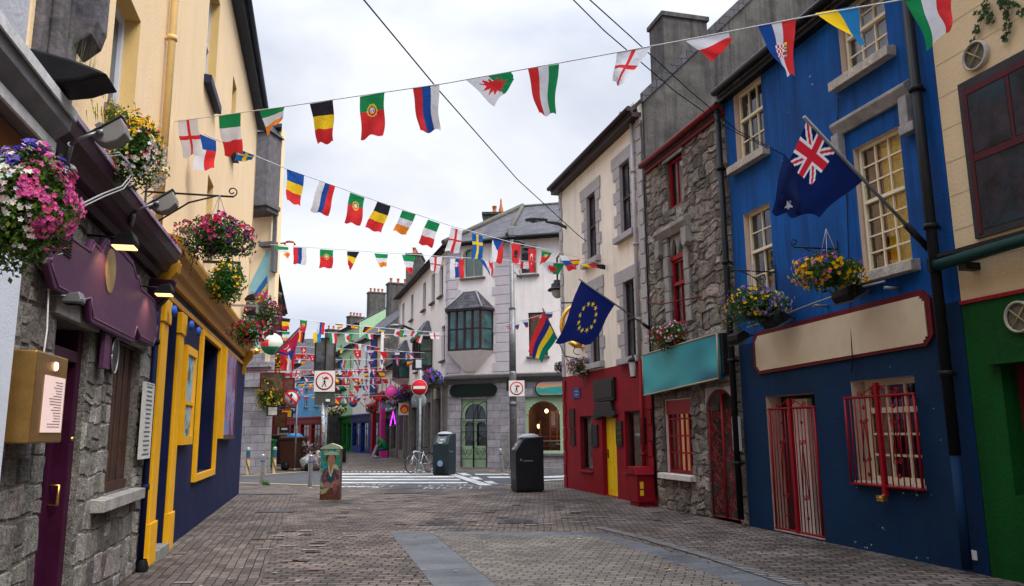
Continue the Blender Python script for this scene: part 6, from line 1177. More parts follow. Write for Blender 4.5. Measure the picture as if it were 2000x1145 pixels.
# no-straight-ahead sign
P = Vector((at(575, 920, 33.2).x, 33.2, 0)); t = thing('no_straight_on_sign', 'round white sign with black arrow and red slash on a thin pole', 'sign', P); pole('p', P, 3.3, .04, GALV, t)
c = at(569, 778, 33.1); b = B(); disc(b, tuple(c), .3, (0, -1, 0), 0, (.6, .58, .55), .01); disc(b, (c.x, c.y-.011, c.z), .34, (0, -1, 0), 0, (.5, .02, .03), .01, .28)
b.box(c.x-.03, c.x+.03, c.y-.016, c.y-.012, c.z-.2, c.z+.12, 0, (.015, .015, .015)); b.prism([(c.x-.08, c.z+.1), (c.x+.08, c.z+.1), (c.x, c.z+.23)], c.y-.016, c.y-.012, 0, (.015, .015, .015)); a = .7071*.29; w_ = .03
b.prism([(c.x-a-w_, c.z+a-w_), (c.x-a+w_, c.z+a+w_), (c.x+a+w_, c.z-a+w_), (c.x+a-w_, c.z-a-w_)], c.y-.022, c.y-.017, 0, (.5, .02, .03)); b.make('disc', PAINTC, t)
# ---- wheelie bins and rubbish
def wheelie(px, Y, w_, h, m, label, name='wheelie_bin', lid=None):
    x = at(px, 900, Y).x; t = thing(name, label, 'wheelie bin', (x, Y, 0)); b = B(); d = w_*.8; k = .82
    vs = [(x+sx*w_/2*kk, Y+sy*d/2*kk, z) for z, kk in ((.08, k), (h*.93, 1)) for sx, sy in ((-1, -1), (1, -1), (1, 1), (-1, 1))]
    b.mesh(vs, [(0, 1, 2, 3), (4, 5, 6, 7), (0, 1, 5, 4), (1, 2, 6, 5), (2, 3, 7, 6), (3, 0, 4, 7)]); b.box(x-w_/2-.03, x+w_/2+.03, Y-d/2-.03, Y+d/2+.03, h*.9, h*.95); b.make('tub', m, t, bev=.015)
    b = B(); b.prism([(Y-d/2-.04, h*.95), (Y-d/2-.02, h*.98), (Y, h), (Y+d/2+.04, h*1.0), (Y+d/2+.04, h*.95)], x-w_/2-.02, x+w_/2+.02, ax='u'); b.tube([(x-w_/2, Y+d/2+.06, h*.95), (x+w_/2, Y+d/2+.06, h*.95)], .02); b.make('lid', lid or m, t, bev=.01)
    for s_ in (-1, 1): b = B(); b.lathe((x+s_*w_*.38, Y+d*.2, .1), [(.0, -.03), (.1, -.03), (.1, .03), (0, .03)], 14, axis=(1, 0, 0)); b.make('wheel', BLACK, t)
    return t
wheelie(520, 36.5, .68, 1.3, M('green_plastic', (.012, .1, .025), .45, .12, 4, .05), 'green wheelie bin beside the grey stone pier')
wheelie(572, 34.2, 1.0, 1.42, M('brown_plastic', (.055, .022, .015), .5, .15, 4, .05), 'large brown wheelie bin behind the thin sign pole')
wheelie(548, 38.5, .9, 1.5, M('black_bin_plastic', (.012, .012, .014), .5, .15, 4, .05), 'black wheelie bin between the green and the brown bins')
x = at(576, 860, 34.4).x; b = B(); b.lathe((x, 34.3, 1.4), [(.36, 0), (.34, .07), (.2, .14), (0, .16)], 18); b.make('blue_bag', M('blue_plastic_bag', (.02, .22, .5), .35, .3, 9, .3, 12), label='bright blue plastic bag lying on the brown bin lid', cat='bag')
def rdir0(rr): z = rr.uniform(-1, 1); a = rr.uniform(0, 6.283); q = math.sqrt(1-z*z); return Vector((q*math.cos(a), q*math.sin(a), z))
def blob(name, c, r, m, label, cat, group=None, seed=0, sq=(1, 1, 1)):
    b = B(); n, k = 14, 8; vs = []; rr = random.Random(seed)
    for i in range(k+1):
        for j in range(n):
            th = math.pi*i/k; ph = 2*math.pi*j/n; d = Vector((math.sin(th)*math.cos(ph), math.sin(th)*math.sin(ph), math.cos(th))); q = 1+.5*noise.noise(d*2.2+Vector((seed, 0, 0)))+.22*noise.noise(d*6+Vector((seed, 3, 0))); vs.append((c[0]+d.x*r*q*sq[0], c[1]+d.y*r*q*sq[1], max(.005, c[2]+d.z*r*q*sq[2])))
    b.mesh(vs, [(i*n+j, i*n+(j+1) % n, (i+1)*n+(j+1) % n, (i+1)*n+j) for i in range(k) for j in range(n)], 0, (1, 1, 1), True); return b.make(name, m, label=label, cat=cat, group=group)
bagm = [blurry('bag_white', [(.1, .12, .15), (.36, .36, .36), (.12, .14, .17), (.4, .38, .36), (.05, .06, .1)], 7), blurry('bag_mixed', [(.03, .05, .15), (.32, .32, .32), (.1, .04, .03), (.03, .03, .05), (.3, .28, .22)], 8), M('black_bag', (.012, .012, .013), .25, .3, 9, .4, 12)]
rr = random.Random(12)
spots = [(597, 905, 33.4, .26, 0), (617, 905, 33.3, .27, 1), (602, 922, 33.1, .17, 2), (557, 912, 33.8, .17, 2)]
tx = ['pale see-through rubbish bag against the brown bin', 'speckled rubbish bag beside the steel bollard', 'black refuse sack at the foot of the rubbish heap', 'small black sack between the pole and the black bin']
for i, (px, py, Y, r, k) in enumerate(spots): p = at(px, py, Y); blob('rubbish_bag', (p.x, p.y, max(p.z, r*.7)), r, bagm[k], tx[i], 'rubbish bag', 'rubbish bags heaped beside the brown bin', i*3+1, (.9, .8, 1.2))
b = B()
for k in range(150):
    px = 604+rr.gauss(0, 9); py = rr.uniform(862, 925); px += (py-880)*.06; p = at(px, py, 33.9+rr.uniform(-.3, .4)); s_ = rr.uniform(.04, .13)
    if p.z < .05 or abs(px-604) > 19: continue
    c = rr.choice([(.3, .3, .31), (.12, .13, .16), (.03, .03, .04), (.25, .22, .18), (.2, .05, .03), (.04, .08, .16), (.35, .34, .32), (.16, .09, .05)])
    vs = [p+rdir0(rr)*s_*rr.uniform(.6, 1.3) for _ in range(6)]; b.mesh(vs, [(0, 1, 2), (0, 2, 3), (0, 3, 4), (0, 4, 1), (5, 1, 2), (5, 2, 3), (5, 3, 4), (5, 4, 1)], 0, c, world=True)
b.make('rubbish_heap', PAINTC, label='heap of crumpled wrappers and packaging beside the brown bin', cat='rubbish', kind='stuff', recalc=False)
b = B(); p = at(609, 905, 33.2); b.box(p.x-.04, p.x+.05, p.y, p.y+.03, p.z-.28, p.z+.35, 0, (.6, .06, .04)); b.make('red_strip', PAINTC, label='narrow red and white strip standing in the rubbish heap', cat='packaging')
# cage-like sandwich board right of the cabinet
P = gnd(671, 908); t = thing('wire_stand', 'black wire mesh stand just right of the painted cabinet', 'stand', P); b = B()
for k in range(7): b.tube([(P.x-.2+k*.07, P.y, .05), (P.x-.2+k*.07, P.y, .62)], .006, 4)
for k in range(6): b.tube([(P.x-.2, P.y, .05+k*.11), (P.x+.22, P.y, .05+k*.11)], .006, 4)
b.make('mesh', BLACK, t); b = B(); b.box(P.x-.24, P.x+.1, P.y+.02, P.y+.04, .1, .8); b.make('panel', BLACK, t)
# ---- bicycle
def bicycle():
    Y = 30.0; fr = Fr((at(819, 920, Y).x, Y, 0), (.72, -.69), (-.69, -.72)); z0 = .06; t = thing('bicycle', 'silver and white bicycle leaning on the no entry pole', 'bicycle', fr.w(0, 0, z0)); r = .34
    fr = Fr((at(822, 920, Y).x, Y-.15, 0), (.55, .83), (.83, -.55)); 
    FW, RW = (-.52, 0, z0+r), (.52, 0, z0+r)
    for nm, c in (('wheel', RW), ('wheel', FW)):
        b = B(fr); b.tube([(c[0]+r*math.cos(a*math.pi/16), 0, c[2]+r*math.sin(a*math.pi/16)) for a in range(33)], .018, 8); w_ = b.make(nm, BLACK, t)
        b = B(fr); b.tube([(c[0]+(r-.025)*math.cos(a*math.pi/16), 0, c[2]+(r-.025)*math.sin(a*math.pi/16)) for a in range(33)], .01, 6)
        for k in range(16): a = k*math.pi/8; b.tube([(c[0], .02*(-1)**k, c[2]), (c[0]+(r-.03)*math.cos(a), 0, c[2]+(r-.03)*math.sin(a))], .0025, 3, cap=False)
        b.tube([(c[0], -.05, c[2]), (c[0], .05, c[2])], .02, 8); b.make('rim', STEEL, w_)
    bb, st, ht, hb = (.0, 0, z0+.3), (.18, 0, z0+.78), (-.38, 0, z0+.8), (-.42, 0, z0+.66); b = B(fr)
    b.tube([bb, st], .016); b.tube([bb, hb], .02); b.tube([(.16, 0, z0+.72), ht], .016); b.tube([ht, hb], .02)
    for s_ in (-.04, .04): b.tube([bb, (RW[0], s_, RW[2])], .01); b.tube([(.16, 0, z0+.7), (RW[0], s_, RW[2])], .009); b.tube([hb, (FW[0]+.02, s_, FW[2]+.1), (FW[0], s_, FW[2])], .011)
    b.make('frame', M('silver_paint', (.5, .5, .55), .3, .1, 9, 0, metal=.4), t)
    b = B(fr); b.tube([(-.38, 0, z0+.8), (-.36, 0, z0+.95), (-.42, 0, z0+.98)], .013); b.tube([(-.34, -.28, z0+1.0), (-.42, -.1, z0+.98), (-.42, .1, z0+.98), (-.34, .28, z0+1.0)], .012); b.make('handlebar', BLACK, t)
    b = B(fr); b.tube([st, (.2, 0, z0+.88)], .012); b.prism([(.06, z0+.9), (.3, z0+.9), (.33, z0+.93), (.3, z0+.96), (.05, z0+.93)], -.07, .07); b.make('saddle', BLACK, t, bev=.01)
    b = B(fr); b.lathe((0, .05, z0+.3), [(0, -.01), (.09, -.01), (.09, .01), (0, .01)], 18, axis=tuple(fr.n)); b.tube([(0, .08, z0+.3), (.08, .08, z0+.15), (.08, .16, z0+.15)], .01); b.tube([(0, -.08, z0+.3), (-.08, -.08, z0+.45), (-.08, -.16, z0+.45)], .01); b.make('crank', STEEL, t)
    b = B(fr); b.tube([(RW[0]+(r+.04)*math.cos(a*math.pi/16), 0, RW[2]+(r+.04)*math.sin(a*math.pi/16)) for a in range(0, 14)], .014, 6); b.make('mudguard', BLACK, t)
bicycle()
# ---- seated person in a green hooded jacket
def skin(name, joints, edges, m, parent, lvl=1):
    me = bpy.data.meshes.new(name); me.from_pydata([j[:3] for j in joints], edges, []); o = bpy.data.objects.new(name, me); COL.objects.link(o); o.parent = parent
    md = o.modifiers.new('skin', 'SKIN')
    if not me.skin_vertices: me.attributes
    o.modifiers.new('sub', 'SUBSURF').levels = lvl; o.modifiers['sub'].render_levels = lvl; md.use_smooth_shade = True
    return o
def person():
    p = gnd(748, 893.5); p.z = 0; t = thing('person', 'person in a green hooded jacket and jeans sitting bent forward on a pink crate', 'person', p)
    # u: toward the street (left in the picture)
    def body(nm, rings, m, par, n=12):
        b = B(); vs = []
        for (x, y, z, rx, ry, ax) in rings:
            a = Vector(ax).normalized(); X = a.orthogonal().normalized() if abs(a.y) > .9 else a.cross(Vector((0, 1, 0))).normalized(); Yv = a.cross(X)
            for k in range(n): q = 2*math.pi*k/n; vs.append(p+Vector((x, y, z))+X*math.cos(q)*rx+Yv*math.sin(q)*ry)
        m_ = len(rings); b.mesh(vs, [(i*n+k, i*n+(k+1) % n, (i+1)*n+(k+1) % n, (i+1)*n+k) for i in range(m_-1) for k in range(n)]+[list(range(n))[::-1], list(range((m_-1)*n, m_*n))], 0, (1, 1, 1), True, True); return b.make(nm, m, par)
    J = M('denim', (.05, .08, .14), .8, .3, 12, .1); G = M('green_jacket', (.005, .17, .05), .6, .35, 9, .2, 14); K = M('skin_tone', (.45, .26, .18), .5)
    legs = []
    tor = body('body', [(.12, 0, .45, .16, .18, (0, 0, 1)), (.1, 0, .6, .17, .2, (-.3, 0, 1)), (.0, 0, .8, .18, .22, (-.5, 0, 1)), (-.1, 0, .95, .15, .2, (-.7, 0, 1)), (-.18, 0, 1.02, .08, .09, (-.8, 0, .8)), (-.24, 0, 1.07, .09, .09, (-.8, 0, .8)), (-.31, 0, 1.1, .1, .09, (-.9, 0, .5)), (-.37, 0, 1.1, .05, .05, (-1, 0, 0))], K, t)
    body('jacket', [(.14, 0, .44, .19, .21, (0, 0, 1)), (.1, 0, .62, .2, .23, (-.3, 0, 1)), (-.01, 0, .82, .21, .25, (-.5, 0, 1)), (-.1, 0, .97, .17, .22, (-.7, 0, 1)), (-.2, 0, 1.08, .12, .13, (-.8, 0, .8)), (-.28, 0, 1.14, .13, .12, (-.9, 0, .5)), (-.34, 0, 1.13, .1, .1, (-1, 0, 0))], G, t)
    for s_ in (-1, 1):
        body('sleeve', [(-.08, s_*.2, .92, .08, .08, (-.4, 0, -1)), (-.16, s_*.23, .74, .065, .065, (-.6, 0, -1)), (-.3, s_*.16, .6, .05, .05, (-1, -s_*.5, -.4)), (-.4, s_*.08, .57, .045, .045, (-1, -s_*.5, 0))], G, t)
        h = body('hand', [(-.4, s_*.08, .57, .03, .035, (-1, 0, 0)), (-.46, s_*.06, .56, .04, .03, (-1, 0, 0)), (-.5, s_*.05, .55, .02, .02, (-1, 0, 0))], K, t)
        for f in range(5): b = B(); q = p+Vector((-.48, s_*.06+(f-2)*.016, .56)); b.tube([q, q+Vector((-.04, 0, -.015)), q+Vector((-.06, 0, -.04))], [.009, .008, .006], 6, world=True); b.make('finger', K, h)
        body('trouser_leg', [(.1, s_*.1, .46, .1, .11, (-1, 0, 0)), (-.12, s_*.13, .49, .09, .09, (-1, 0, 0)), (-.33, s_*.15, .48, .08, .08, (-1, 0, -.5)), (-.36, s_*.15, .36, .07, .07, (-.2, 0, -1)), (-.36, s_*.15, .1, .055, .055, (0, 0, -1))], J, t)
        body('shoe', [(-.3, s_*.15, .05, .05, .05, (-1, 0, 0)), (-.42, s_*.15, .05, .05, .055, (-1, 0, 0)), (-.54, s_*.15, .04, .035, .045, (-1, 0, 0))], M('pale_shoe', (.5, .5, .5), .6), t)
    b = B(); b.box(p.x-.08, p.x+.32, p.y-.2, p.y+.2, 0, .42); b.make('crate', M('pink_crate', (.55, .03, .25), .5, .1, 5), label='bright pink crate the seated person sits on', cat='crate', bev=.02)
    b = B(); b.prism([(p.x-.75, 0), (p.x-.6, 0), (p.x-.3, .75), (p.x-.42, .8)], p.y-.25, p.y-.2); b.make('blanket', M('pale_cloth', (.4, .42, .48), .8, .4, 9), label='pale cloth hanging to the ground in front of the seated person', cat='cloth')
person()
# ---- street lamp on the cream house, pendant lamp, far lamp
t = thing('street_lamp', 'dark curved arm street lamp fixed to the cream house corner', 'street lamp', at(1118, 455, 21.8))
b = B(); q = [at(1120, 470, 22), at(1118, 450, 21.9), at(1090, 437, 21.6), at(1066, 433, 21.3)]; b.tube([tuple(x) for x in q], [.05, .055, .05, .035]); b.tube([tuple(at(1121, 478, 22)), tuple(at(1120, 442, 22))], .045); b.make('arm', M('dark_lamp_metal', (.05, .06, .07), .4, .2, 8, .03, metal=.4), t)
c = at(1046, 430, 21.2); b = B(); n = 12; vs = []
for (x, rz_, ry_) in ((-.3, .0, .02), (-.28, .05, .09), (-.15, .09, .15), (0, .1, .16), (.15, .08, .12), (.3, .04, .05), (.34, .03, .03)):
    for k in range(n): a = 2*math.pi*k/n; vs.append((c.x+x, c.y+ry_*math.cos(a), c.z+max(-.02, rz_*math.sin(a))))
b.mesh(vs, [(i*n+k, i*n+(k+1) % n, (i+1)*n+(k+1) % n, (i+1)*n+k) for i in range(6) for k in range(n)], 0, (1, 1, 1), True); b.make('lamp_head', MC['dark_lamp_metal'], t)
b = B(); b.lathe((c.x-.05, c.y, c.z-.02), [(.14, 0), (.1, -.05), (0, -.06)], 12); b.make('diffuser', GLASS2, t)
c = at(1089, 565, 24); t = thing('pendant_lamp', 'black bell shaped pendant street lamp hanging by the cream house', 'street lamp', c)
b = B(); b.lathe(tuple(c), [(.03, .5), (.03, .3), (.12, .28), (.12, .2), (.2, .16), (.2, .06), (.3, .0), (.32, -.05), (.1, -.05)], 20); b.make('hood', BLACK, t); b = B(); b.lathe((c.x, c.y, c.z-.05), [(.2, 0), (.18, -.12), (.1, -.22), (0, -.25)], 18); b.make('globe', M('frosted_globe', (.5, .47, .43), .25, .05, 5), t)
b = B(); b.tube([(c.x, c.y, c.z+.5), (c.x, c.y, c.z+1.0), (c.x+.15, c.y-.2, c.z+1.15), (1.5, 22.4, c.z+.9)], .03); b.make('bracket', BLACK, t)
q0, q1, q2 = at(808, 646, 42), at(790, 637, 41.5), at(781, 635, 41); t = thing('street_lamp', 'slim street lamp arm on the long side of the corner building', 'street lamp', q0); b = B(); b.tube([tuple(q0), tuple(q1), tuple(q2)], [.08, .06, .05]); b.make('arm', BLACK, t); b = B(); b.lathe((q2.x-.2, q2.y, q2.z-.05), [(0, .12), (.3, .06), (.4, -.04), (0, -.08)], 16); b.make('lamp_head', GREYM, t)
# ---- golden ring sign: two hands clasping under a ring
c = at(1141, 636, 20.6); t = thing('ring_sign', 'golden ring with clasped hands, hanging sign behind the starred flag', 'sign', c)
b = B(); R_ = .6; b.tube([(c.x+R_*math.cos(a), c.y, c.z+.08+R_*math.sin(a)) for a in [math.radians(-130+k*(350/30)*.78+0) for k in range(0, 0)]] or [(c.x+R_*math.cos(math.radians(d)), c.y, c.z+R_*math.sin(math.radians(d))) for d in range(-40, 221, 10)], [.045+.02*abs(math.cos(math.radians(d))) for d in range(-40, 221, 10)], 12); b.make('ring', GOLD, t)
for s_ in (-1, 1):
    b = B(); b.tube([(c.x+s_*.4, c.y, c.z-.42), (c.x+s_*.25, c.y, c.z-.52), (c.x+s_*.12, c.y-.02, c.z-.52)], [.07, .09, .1], 10); h = b.make('hand', GOLD, t)
    for f in range(4): b = B(); z = c.z-.46-f*.045; b.tube([(c.x+s_*.14, c.y-.06, z), (c.x+s_*.02, c.y-.1, z+.01), (c.x-s_*.08, c.y-.08, z+.01)], [.026, .024, .017], 8); b.make('finger', GOLD, h)
    b = B(); b.tube([(c.x+s_*.18, c.y-.04, c.z-.44), (c.x+s_*.08, c.y-.06, c.z-.37), (c.x+s_*.02, c.y-.05, c.z-.35)], [.03, .026, .018], 8); b.make('thumb', GOLD, h)
b = B(); b.tube([(c.x-.6, c.y, c.z+.62), (c.x+.75, c.y, c.z+.62), tuple(R.w(2.6, 0, c.z+.62))], .02); b.tube([(c.x, c.y, c.z+.62), (c.x, c.y, c.z+.45)], .012)
for s_ in (-1, 1): b.tube([(c.x+s_*.18+.12*math.cos(a/3), c.y, c.z-.68+.1*math.sin(a/3)) for a in range(0, 16)], .01)
b.make('bracket', BLACK, t)
# ---- sign cluster by the tall yellow house: hanging signs, globe lamp, balls
def hang(px, py, Y, w_, h, m, label, ang=.1, bar=True, name='hanging_sign'):
    c = at(px, py, Y); t = thing(name, label, 'sign', c); fr = Fr((c.x, c.y), (math.cos(ang), math.sin(ang)), (math.sin(ang), -math.cos(ang)))
    b = B(fr); b.box(-w_/2, w_/2, -.03, .03, c.z-h/2, c.z+h/2); b.make('panel', m, t)
    b = B(fr)
    for s_ in (-1, 1): b.box(s_*w_/2-.03, s_*w_/2+.03, -.04, .04, c.z-h/2-.02, c.z+h/2+.02)
    for s_ in (-1, 1): b.box(-w_/2+.03, w_/2-.03, -.04, .04, c.z+s_*h/2-.02, c.z+s_*h/2+.02)
    if bar: b.tube([(-w_/2-.8, 0, c.z+h/2+.12), (w_/2+.1, 0, c.z+h/2+.12)], .02); b.tube([(-w_*.3, 0, c.z+h/2), (-w_*.3, 0, c.z+h/2+.12)], .01); b.tube([(w_*.3, 0, c.z+h/2), (w_*.3, 0, c.z+h/2+.12)], .01)
    b.make('frame', DRED if 'brown' in label else BLACK, t)
hang(532, 747, 30.7, .9, .72, blurry('sign_brown_gold', [(.02, .012, .006), (.05, .032, .015), (.12, .08, .03), (.02, .012, .006)], 4), 'square brown and gold hanging sign above the flower basket')
hang(564, 752, 34, .45, .55, M('dull_red_sign', (.14, .06, .05), .5, .4, 6), 'small dull red brown hanging sign beside the round arrow sign')
hang(541, 634, 30.8, .35, .85, M('maroon_sign', (.09, .015, .03), .5, .3, 8), 'tall maroon hanging sign against the sky')
hang(560, 808, 36, .5, .35, M('mustard_sign', (.5, .3, .02), .5, .2, 6), 'mustard yellow small hanging sign over the left shopfronts'); hang(533, 803, 30.6, .4, .35, M('tin_sign', (.35, .33, .3), .5, .4, 6), 'pale metal hanging sign below the flower basket', bar=False)
hang(548, 820, 34, .5, .6, M('dark_oval_sign', (.08, .04, .02), .5, .4, 6), 'dark brown small sign over the left shopfronts')
c = at(531, 672, 29.5); b = B(); n_ = 20
for i in range(10):
    for k in range(n_):
        th0, th1 = math.pi*i/10, math.pi*(i+1)/10; a0, a1 = 2*math.pi*k/n_, 2*math.pi*(k+1)/n_; r = .42
        f = lambda th, a: (c.x+r*math.sin(th)*math.cos(a), c.y+r*math.sin(th)*math.sin(a), c.z+r*math.cos(th))
        col = (.45, .5, .45) if i < 4 else ((.03, .2, .09) if i > 5 else ((.6, .04, .04) if 8 < k < 15 else (.6, .6, .55)))
        b.mesh([f(th0, a0), f(th1, a0), f(th1, a1), f(th0, a1)], [(0, 1, 2, 3)], 0, col, True)
b.make('globe_sign', PAINTC, label='round red white and green ball sign under the purple flower basket', cat='sign')
for (px, py, Y, r, col, lb) in ((752, 757-14, 62, .0, None, ''),):
    pass
for (px, py, Y, r, col, lb) in ((671, 758, 64, .3, (.02, .13, .07), 'dark green ball sign, upper one on the green house'), (672, 787, 64, .31, (.12, .28, .2), 'pale green ball sign, lower one on the green house'), (690, 788, 62, .3, (.02, .1, .35), 'blue round sign between the green and white houses')):
    p = at(px, py, Y-2); b = B(); b.lathe(tuple(p), [(0, -r)]+[(r*math.sin(math.pi*k/10), -r*math.cos(math.pi*k/10)) for k in range(1, 10)]+[(0, r)], 16, 0, col); b.make('ball_sign', PAINTC, label=lb, cat='sign')
p = at(675, 743, 61); b = B(); b.box(p.x-.28, p.x+.28, p.y-.05, p.y+.05, p.z-.4, p.z+.4, 0, (.45, .02, .03)); b.box(p.x-.2, p.x+.2, p.y-.06, p.y-.051, p.z-.2, p.z+.25, 0, (.1, .08, .05)); b.make('square_sign', PAINTC, label='red framed square sign on the mint green house', cat='sign')
# gold kettle on the shop cornice end
p = at(500, 687, 21.8); t = thing('kettle_sign', 'small golden kettle hanging at the end of the ochre cornice', 'sign', p); b = B(); b.lathe(tuple(p), [(0, -.09), (.06, -.08), (.1, -.02), (.09, .05), (.05, .08), (.02, .1), (0, .12)], 16); b.make('body', GOLD, t); b = B(); b.tube([(p.x-.08, p.y, p.z+.05), (p.x-.06, p.y, p.z+.17), (p.x+.06, p.y, p.z+.17), (p.x+.08, p.y, p.z+.05)], .008); b.tube([(p.x+.09, p.y, p.z), (p.x+.15, p.y, p.z+.06)], .012); b.tube([tuple(p+Vector((0, 0, .17))), tuple(p+Vector((-.3, .2, .25)))], .008); b.make('handle', GOLD, t)
# ladder-like ledges, heart lamps along the navy shop cornice
for i, (px, py, Y, lit, lb) in enumerate(((437, 484, 14.9, False, 'black spotlight under the pink flower basket'), (462, 536, 15.8, False, 'black spotlight on the second ledge above the gold cornice'), (488, 583, 17.6, False, 'black heart shaped lamp on the third ledge above the gold cornice'), (490, 612, 18.6, False, 'black lamp just above the lowest ledge'), (527, 650, 20.5, False, 'round black lamp beside the ball sign'))):
    p = at(px, py, Y); u, z_ = L.hit(px, py, .5); spot(L, u, .5, z_-.05, lit, lb, .8, foot=False)
for i, (x0, x1, y0, lb) in enumerate(((366, 440, 457, 'grey flat ledge bracket at the pink flower basket'), (398, 470, 514, 'black ledge bracket below the pink flower basket'), (455, 505, 598, 'grey ledge bracket at the third basket'), (473, 520, 632, 'pale grey lowest ledge bracket beside the gold cornice'))):
    u, z_ = L.hit(x1, y0, .6); b = B(L); b.box(u-.03, u+.03, 0, .6, z_-.02, z_+.02); b.box(u-.025, u+.025, .55, .6, z_-.16, z_-.02); b.make('ledge_bracket', GREYM if i in (0, 2, 3) else BLACK, label=lb, cat='bracket')
# small projecting shop signs crowding both sides of the far street
cols = {'white': (.5, .5, .48), 'dark green': (.02, .1, .04), 'navy blue': (.02, .04, .15), 'ochre': (.4, .24, .04), 'black': (.02, .02, .02), 'crimson': (.35, .02, .04), 'sky blue': (.1, .3, .5), 'orange': (.6, .2, .03)}
for i, (px, py, Y, w_, h, cn, sd2) in enumerate(((549, 700, 37, .5, .4, 'dark green', 'left'), (556, 722, 42, .6, .4, 'white', 'left'), (562, 736, 48, .5, .6, 'crimson', 'left'), (566, 770, 50, .6, .5, 'ochre', 'left'), (556, 838, 40, .5, .4, 'black', 'left'), (571, 800, 55, .6, .6, 'navy blue', 'left'), (706, 752, 62, .6, .5, 'navy blue', 'right'), (697, 772, 64, .5, .6, 'orange', 'right'), (716, 772, 60, .5, .4, 'white', 'right'), (738, 742, 55, .5, .6, 'crimson', 'right'), (755, 792, 50, .6, .35, 'sky blue', 'right'))):
    c = at(px, py, Y); b = B(); b.box(c.x-w_/2, c.x+w_/2, c.y-.04, c.y+.04, c.z-h/2, c.z+h/2, 0, cols[cn]); b.box(c.x-w_*.3, c.x+w_*.3, c.y-.05, c.y-.041, c.z-h*.12, c.z+h*.12, 0, tuple(.4-x*.5 if x < .5 else .1 for x in cols[cn])); b.tube([(c.x-.1*(1 if sd2 == 'left' else -1)*6, c.y, c.z+h/2+.06), (c.x+.1, c.y, c.z+h/2+.06)], .02, 5, 0, (.02, .02, .02))
    b.make('projecting_sign', PAINTC, label='small '+cn+' projecting shop sign on the '+sd2+' side of the far street', cat='sign', group='projecting signs of the far street')
# chewing gum and replaced setts
rr = random.Random(41); b = B()
for k in range(260):
    x = rr.uniform(-5.5, 4.5); y = 7.5+rr.random()**1.5*13; s_ = rr.uniform(.01, .03); c = rr.choice([(.03, .028, .027), (.035, .03, .028), (.26, .25, .23), (.05, .04, .038)]); b.mesh([(x+s_*math.cos(q), y+s_*math.sin(q)*.9, .0125) for q in (0, .9, 1.8, 2.7, 3.6, 4.5, 5.4)], [tuple(range(7))], 0, c)
for k in range(130):
    x = rr.uniform(-4.6, 3.2); y = 7.8+rr.random()*12; g_ = rr.choice([(.19, .165, .145), (.17, .15, .14), (.045, .038, .034), (.03, .026, .024), (.15, .105, .085)])
    if x > -2.35+(12.9-y)*.255 and y < 13.2: continue
    b.mesh([(x, y, .0115), (x+.2, y+.008, .0115), (x+.196, y+.104, .0115), (x-.004, y+.096, .0115)], [(0, 1, 2, 3)], 0, g_)
b.make('paving_spots', PAINTC, label='gum spots and odd replaced setts scattered over the paving', cat='paving spots', kind='stuff', recalc=False)
# litter and leaves on the paving
rr = random.Random(77); b = B()
for k in range(90):
    x = rr.uniform(-5.5, 4.5); y = rr.uniform(7.5, 20); s_ = rr.uniform(.012, .035); c = rr.choice([(.3, .28, .25), (.35, .12, .05), (.12, .1, .05), (.4, .3, .12)]); a = rr.uniform(0, 3); b.mesh([(x+s_*math.cos(a+q), y+s_*math.sin(a+q), .016+rr.uniform(0, .01)) for q in (0, 1.6, 3.1, 4.7)], [(0, 1, 2, 3)], 0, c)
b.make('litter', PAINTC, label='scattered specks of litter and petals on the paving', cat='litter', kind='stuff', recalc=False)
# ================================================================ FLAGS
RD, WH, BL, GN, YE, OR, BK_ = (.62, .03, .035), (.68, .69, .74), (.012, .07, .32), (.01, .24, .08), (.82, .55, .02), (.8, .25, .03), (.02, .02, .03)
NV = (.006, .016, .09)
def h3(a, b_, c): return lambda u, v: a if v < 1/3 else (b_ if v < 2/3 else c)
def v3(a, b_, c): return lambda u, v: a if u < 1/3 else (b_ if u < 2/3 else c)
def star(x, y, cx, cy, r, n=5, rot=0):
    dx, dy = x-cx, y-cy; d = math.hypot(dx, dy)
    if d > r: return False
    a = (math.atan2(dx, dy)+rot) % (2*math.pi/n); a = abs(a-math.pi/n); k = math.cos(math.pi/n)*.0+.38
    # edge between outer tip (angle pi/n from valley) and valley radius k
    A = math.pi/n-a; px, py = d*math.cos(A), d*math.sin(A); vx, vy = r*k*math.cos(math.pi/n), r*k*math.sin(math.pi/n)
    return (r-px)*vy-(r-vx)*py > 0
def england(u, v): return RD if abs(u-.5) < .08 or abs(v-.5) < .055 else WH
def portugal(u, v):
    d = math.hypot(u-.5, (v-.38)*1.4)
    if d < .06: return WH if abs(u-.5) < .03 else BL
    if d < .13: return (.6, .03, .03) if d > .1 else WH
    if .17 < d < .22: return YE
    return GN if v < .38 else RD
def sweden(u, v): return YE if abs(u-.5) < .1 or abs(v-.36) < .07 else (.01, .11, .38)
def czech(u, v): return BL if v < .5 and abs(u-.5) < .5-v else (WH if u < .5 else RD)
def slovakia(u, v):
    if math.hypot(u-.45, (v-.3)*1.3) < .17: return RD if math.hypot(u-.45, (v-.3)*1.3) < .13 and abs(u-.45) > .03 else WH
    return (WH if u < 1/3 else (BL if u < 2/3 else RD))
def croatia(u, v):
    if .3 < u < .68 and .42 < v < .64: return RD if (int((u-.3)*13)+int((v-.42)*22)) % 2 else (.9, .9, .9)
    if .68 <= u < .78 and .4 < v < .66: return (.02, .12, .4) if int(v*30) % 2 else YE
    return (BL if u < .36 else (WH if u < .64 else RD))
def albania(u, v): return BK_ if (abs(u-.5) < .26 and abs(v-.5) < .2 and (abs(u-.5)+abs(v-.42) < .2 or abs(math.sin(v*26))*.28 > abs(u-.5))) else RD
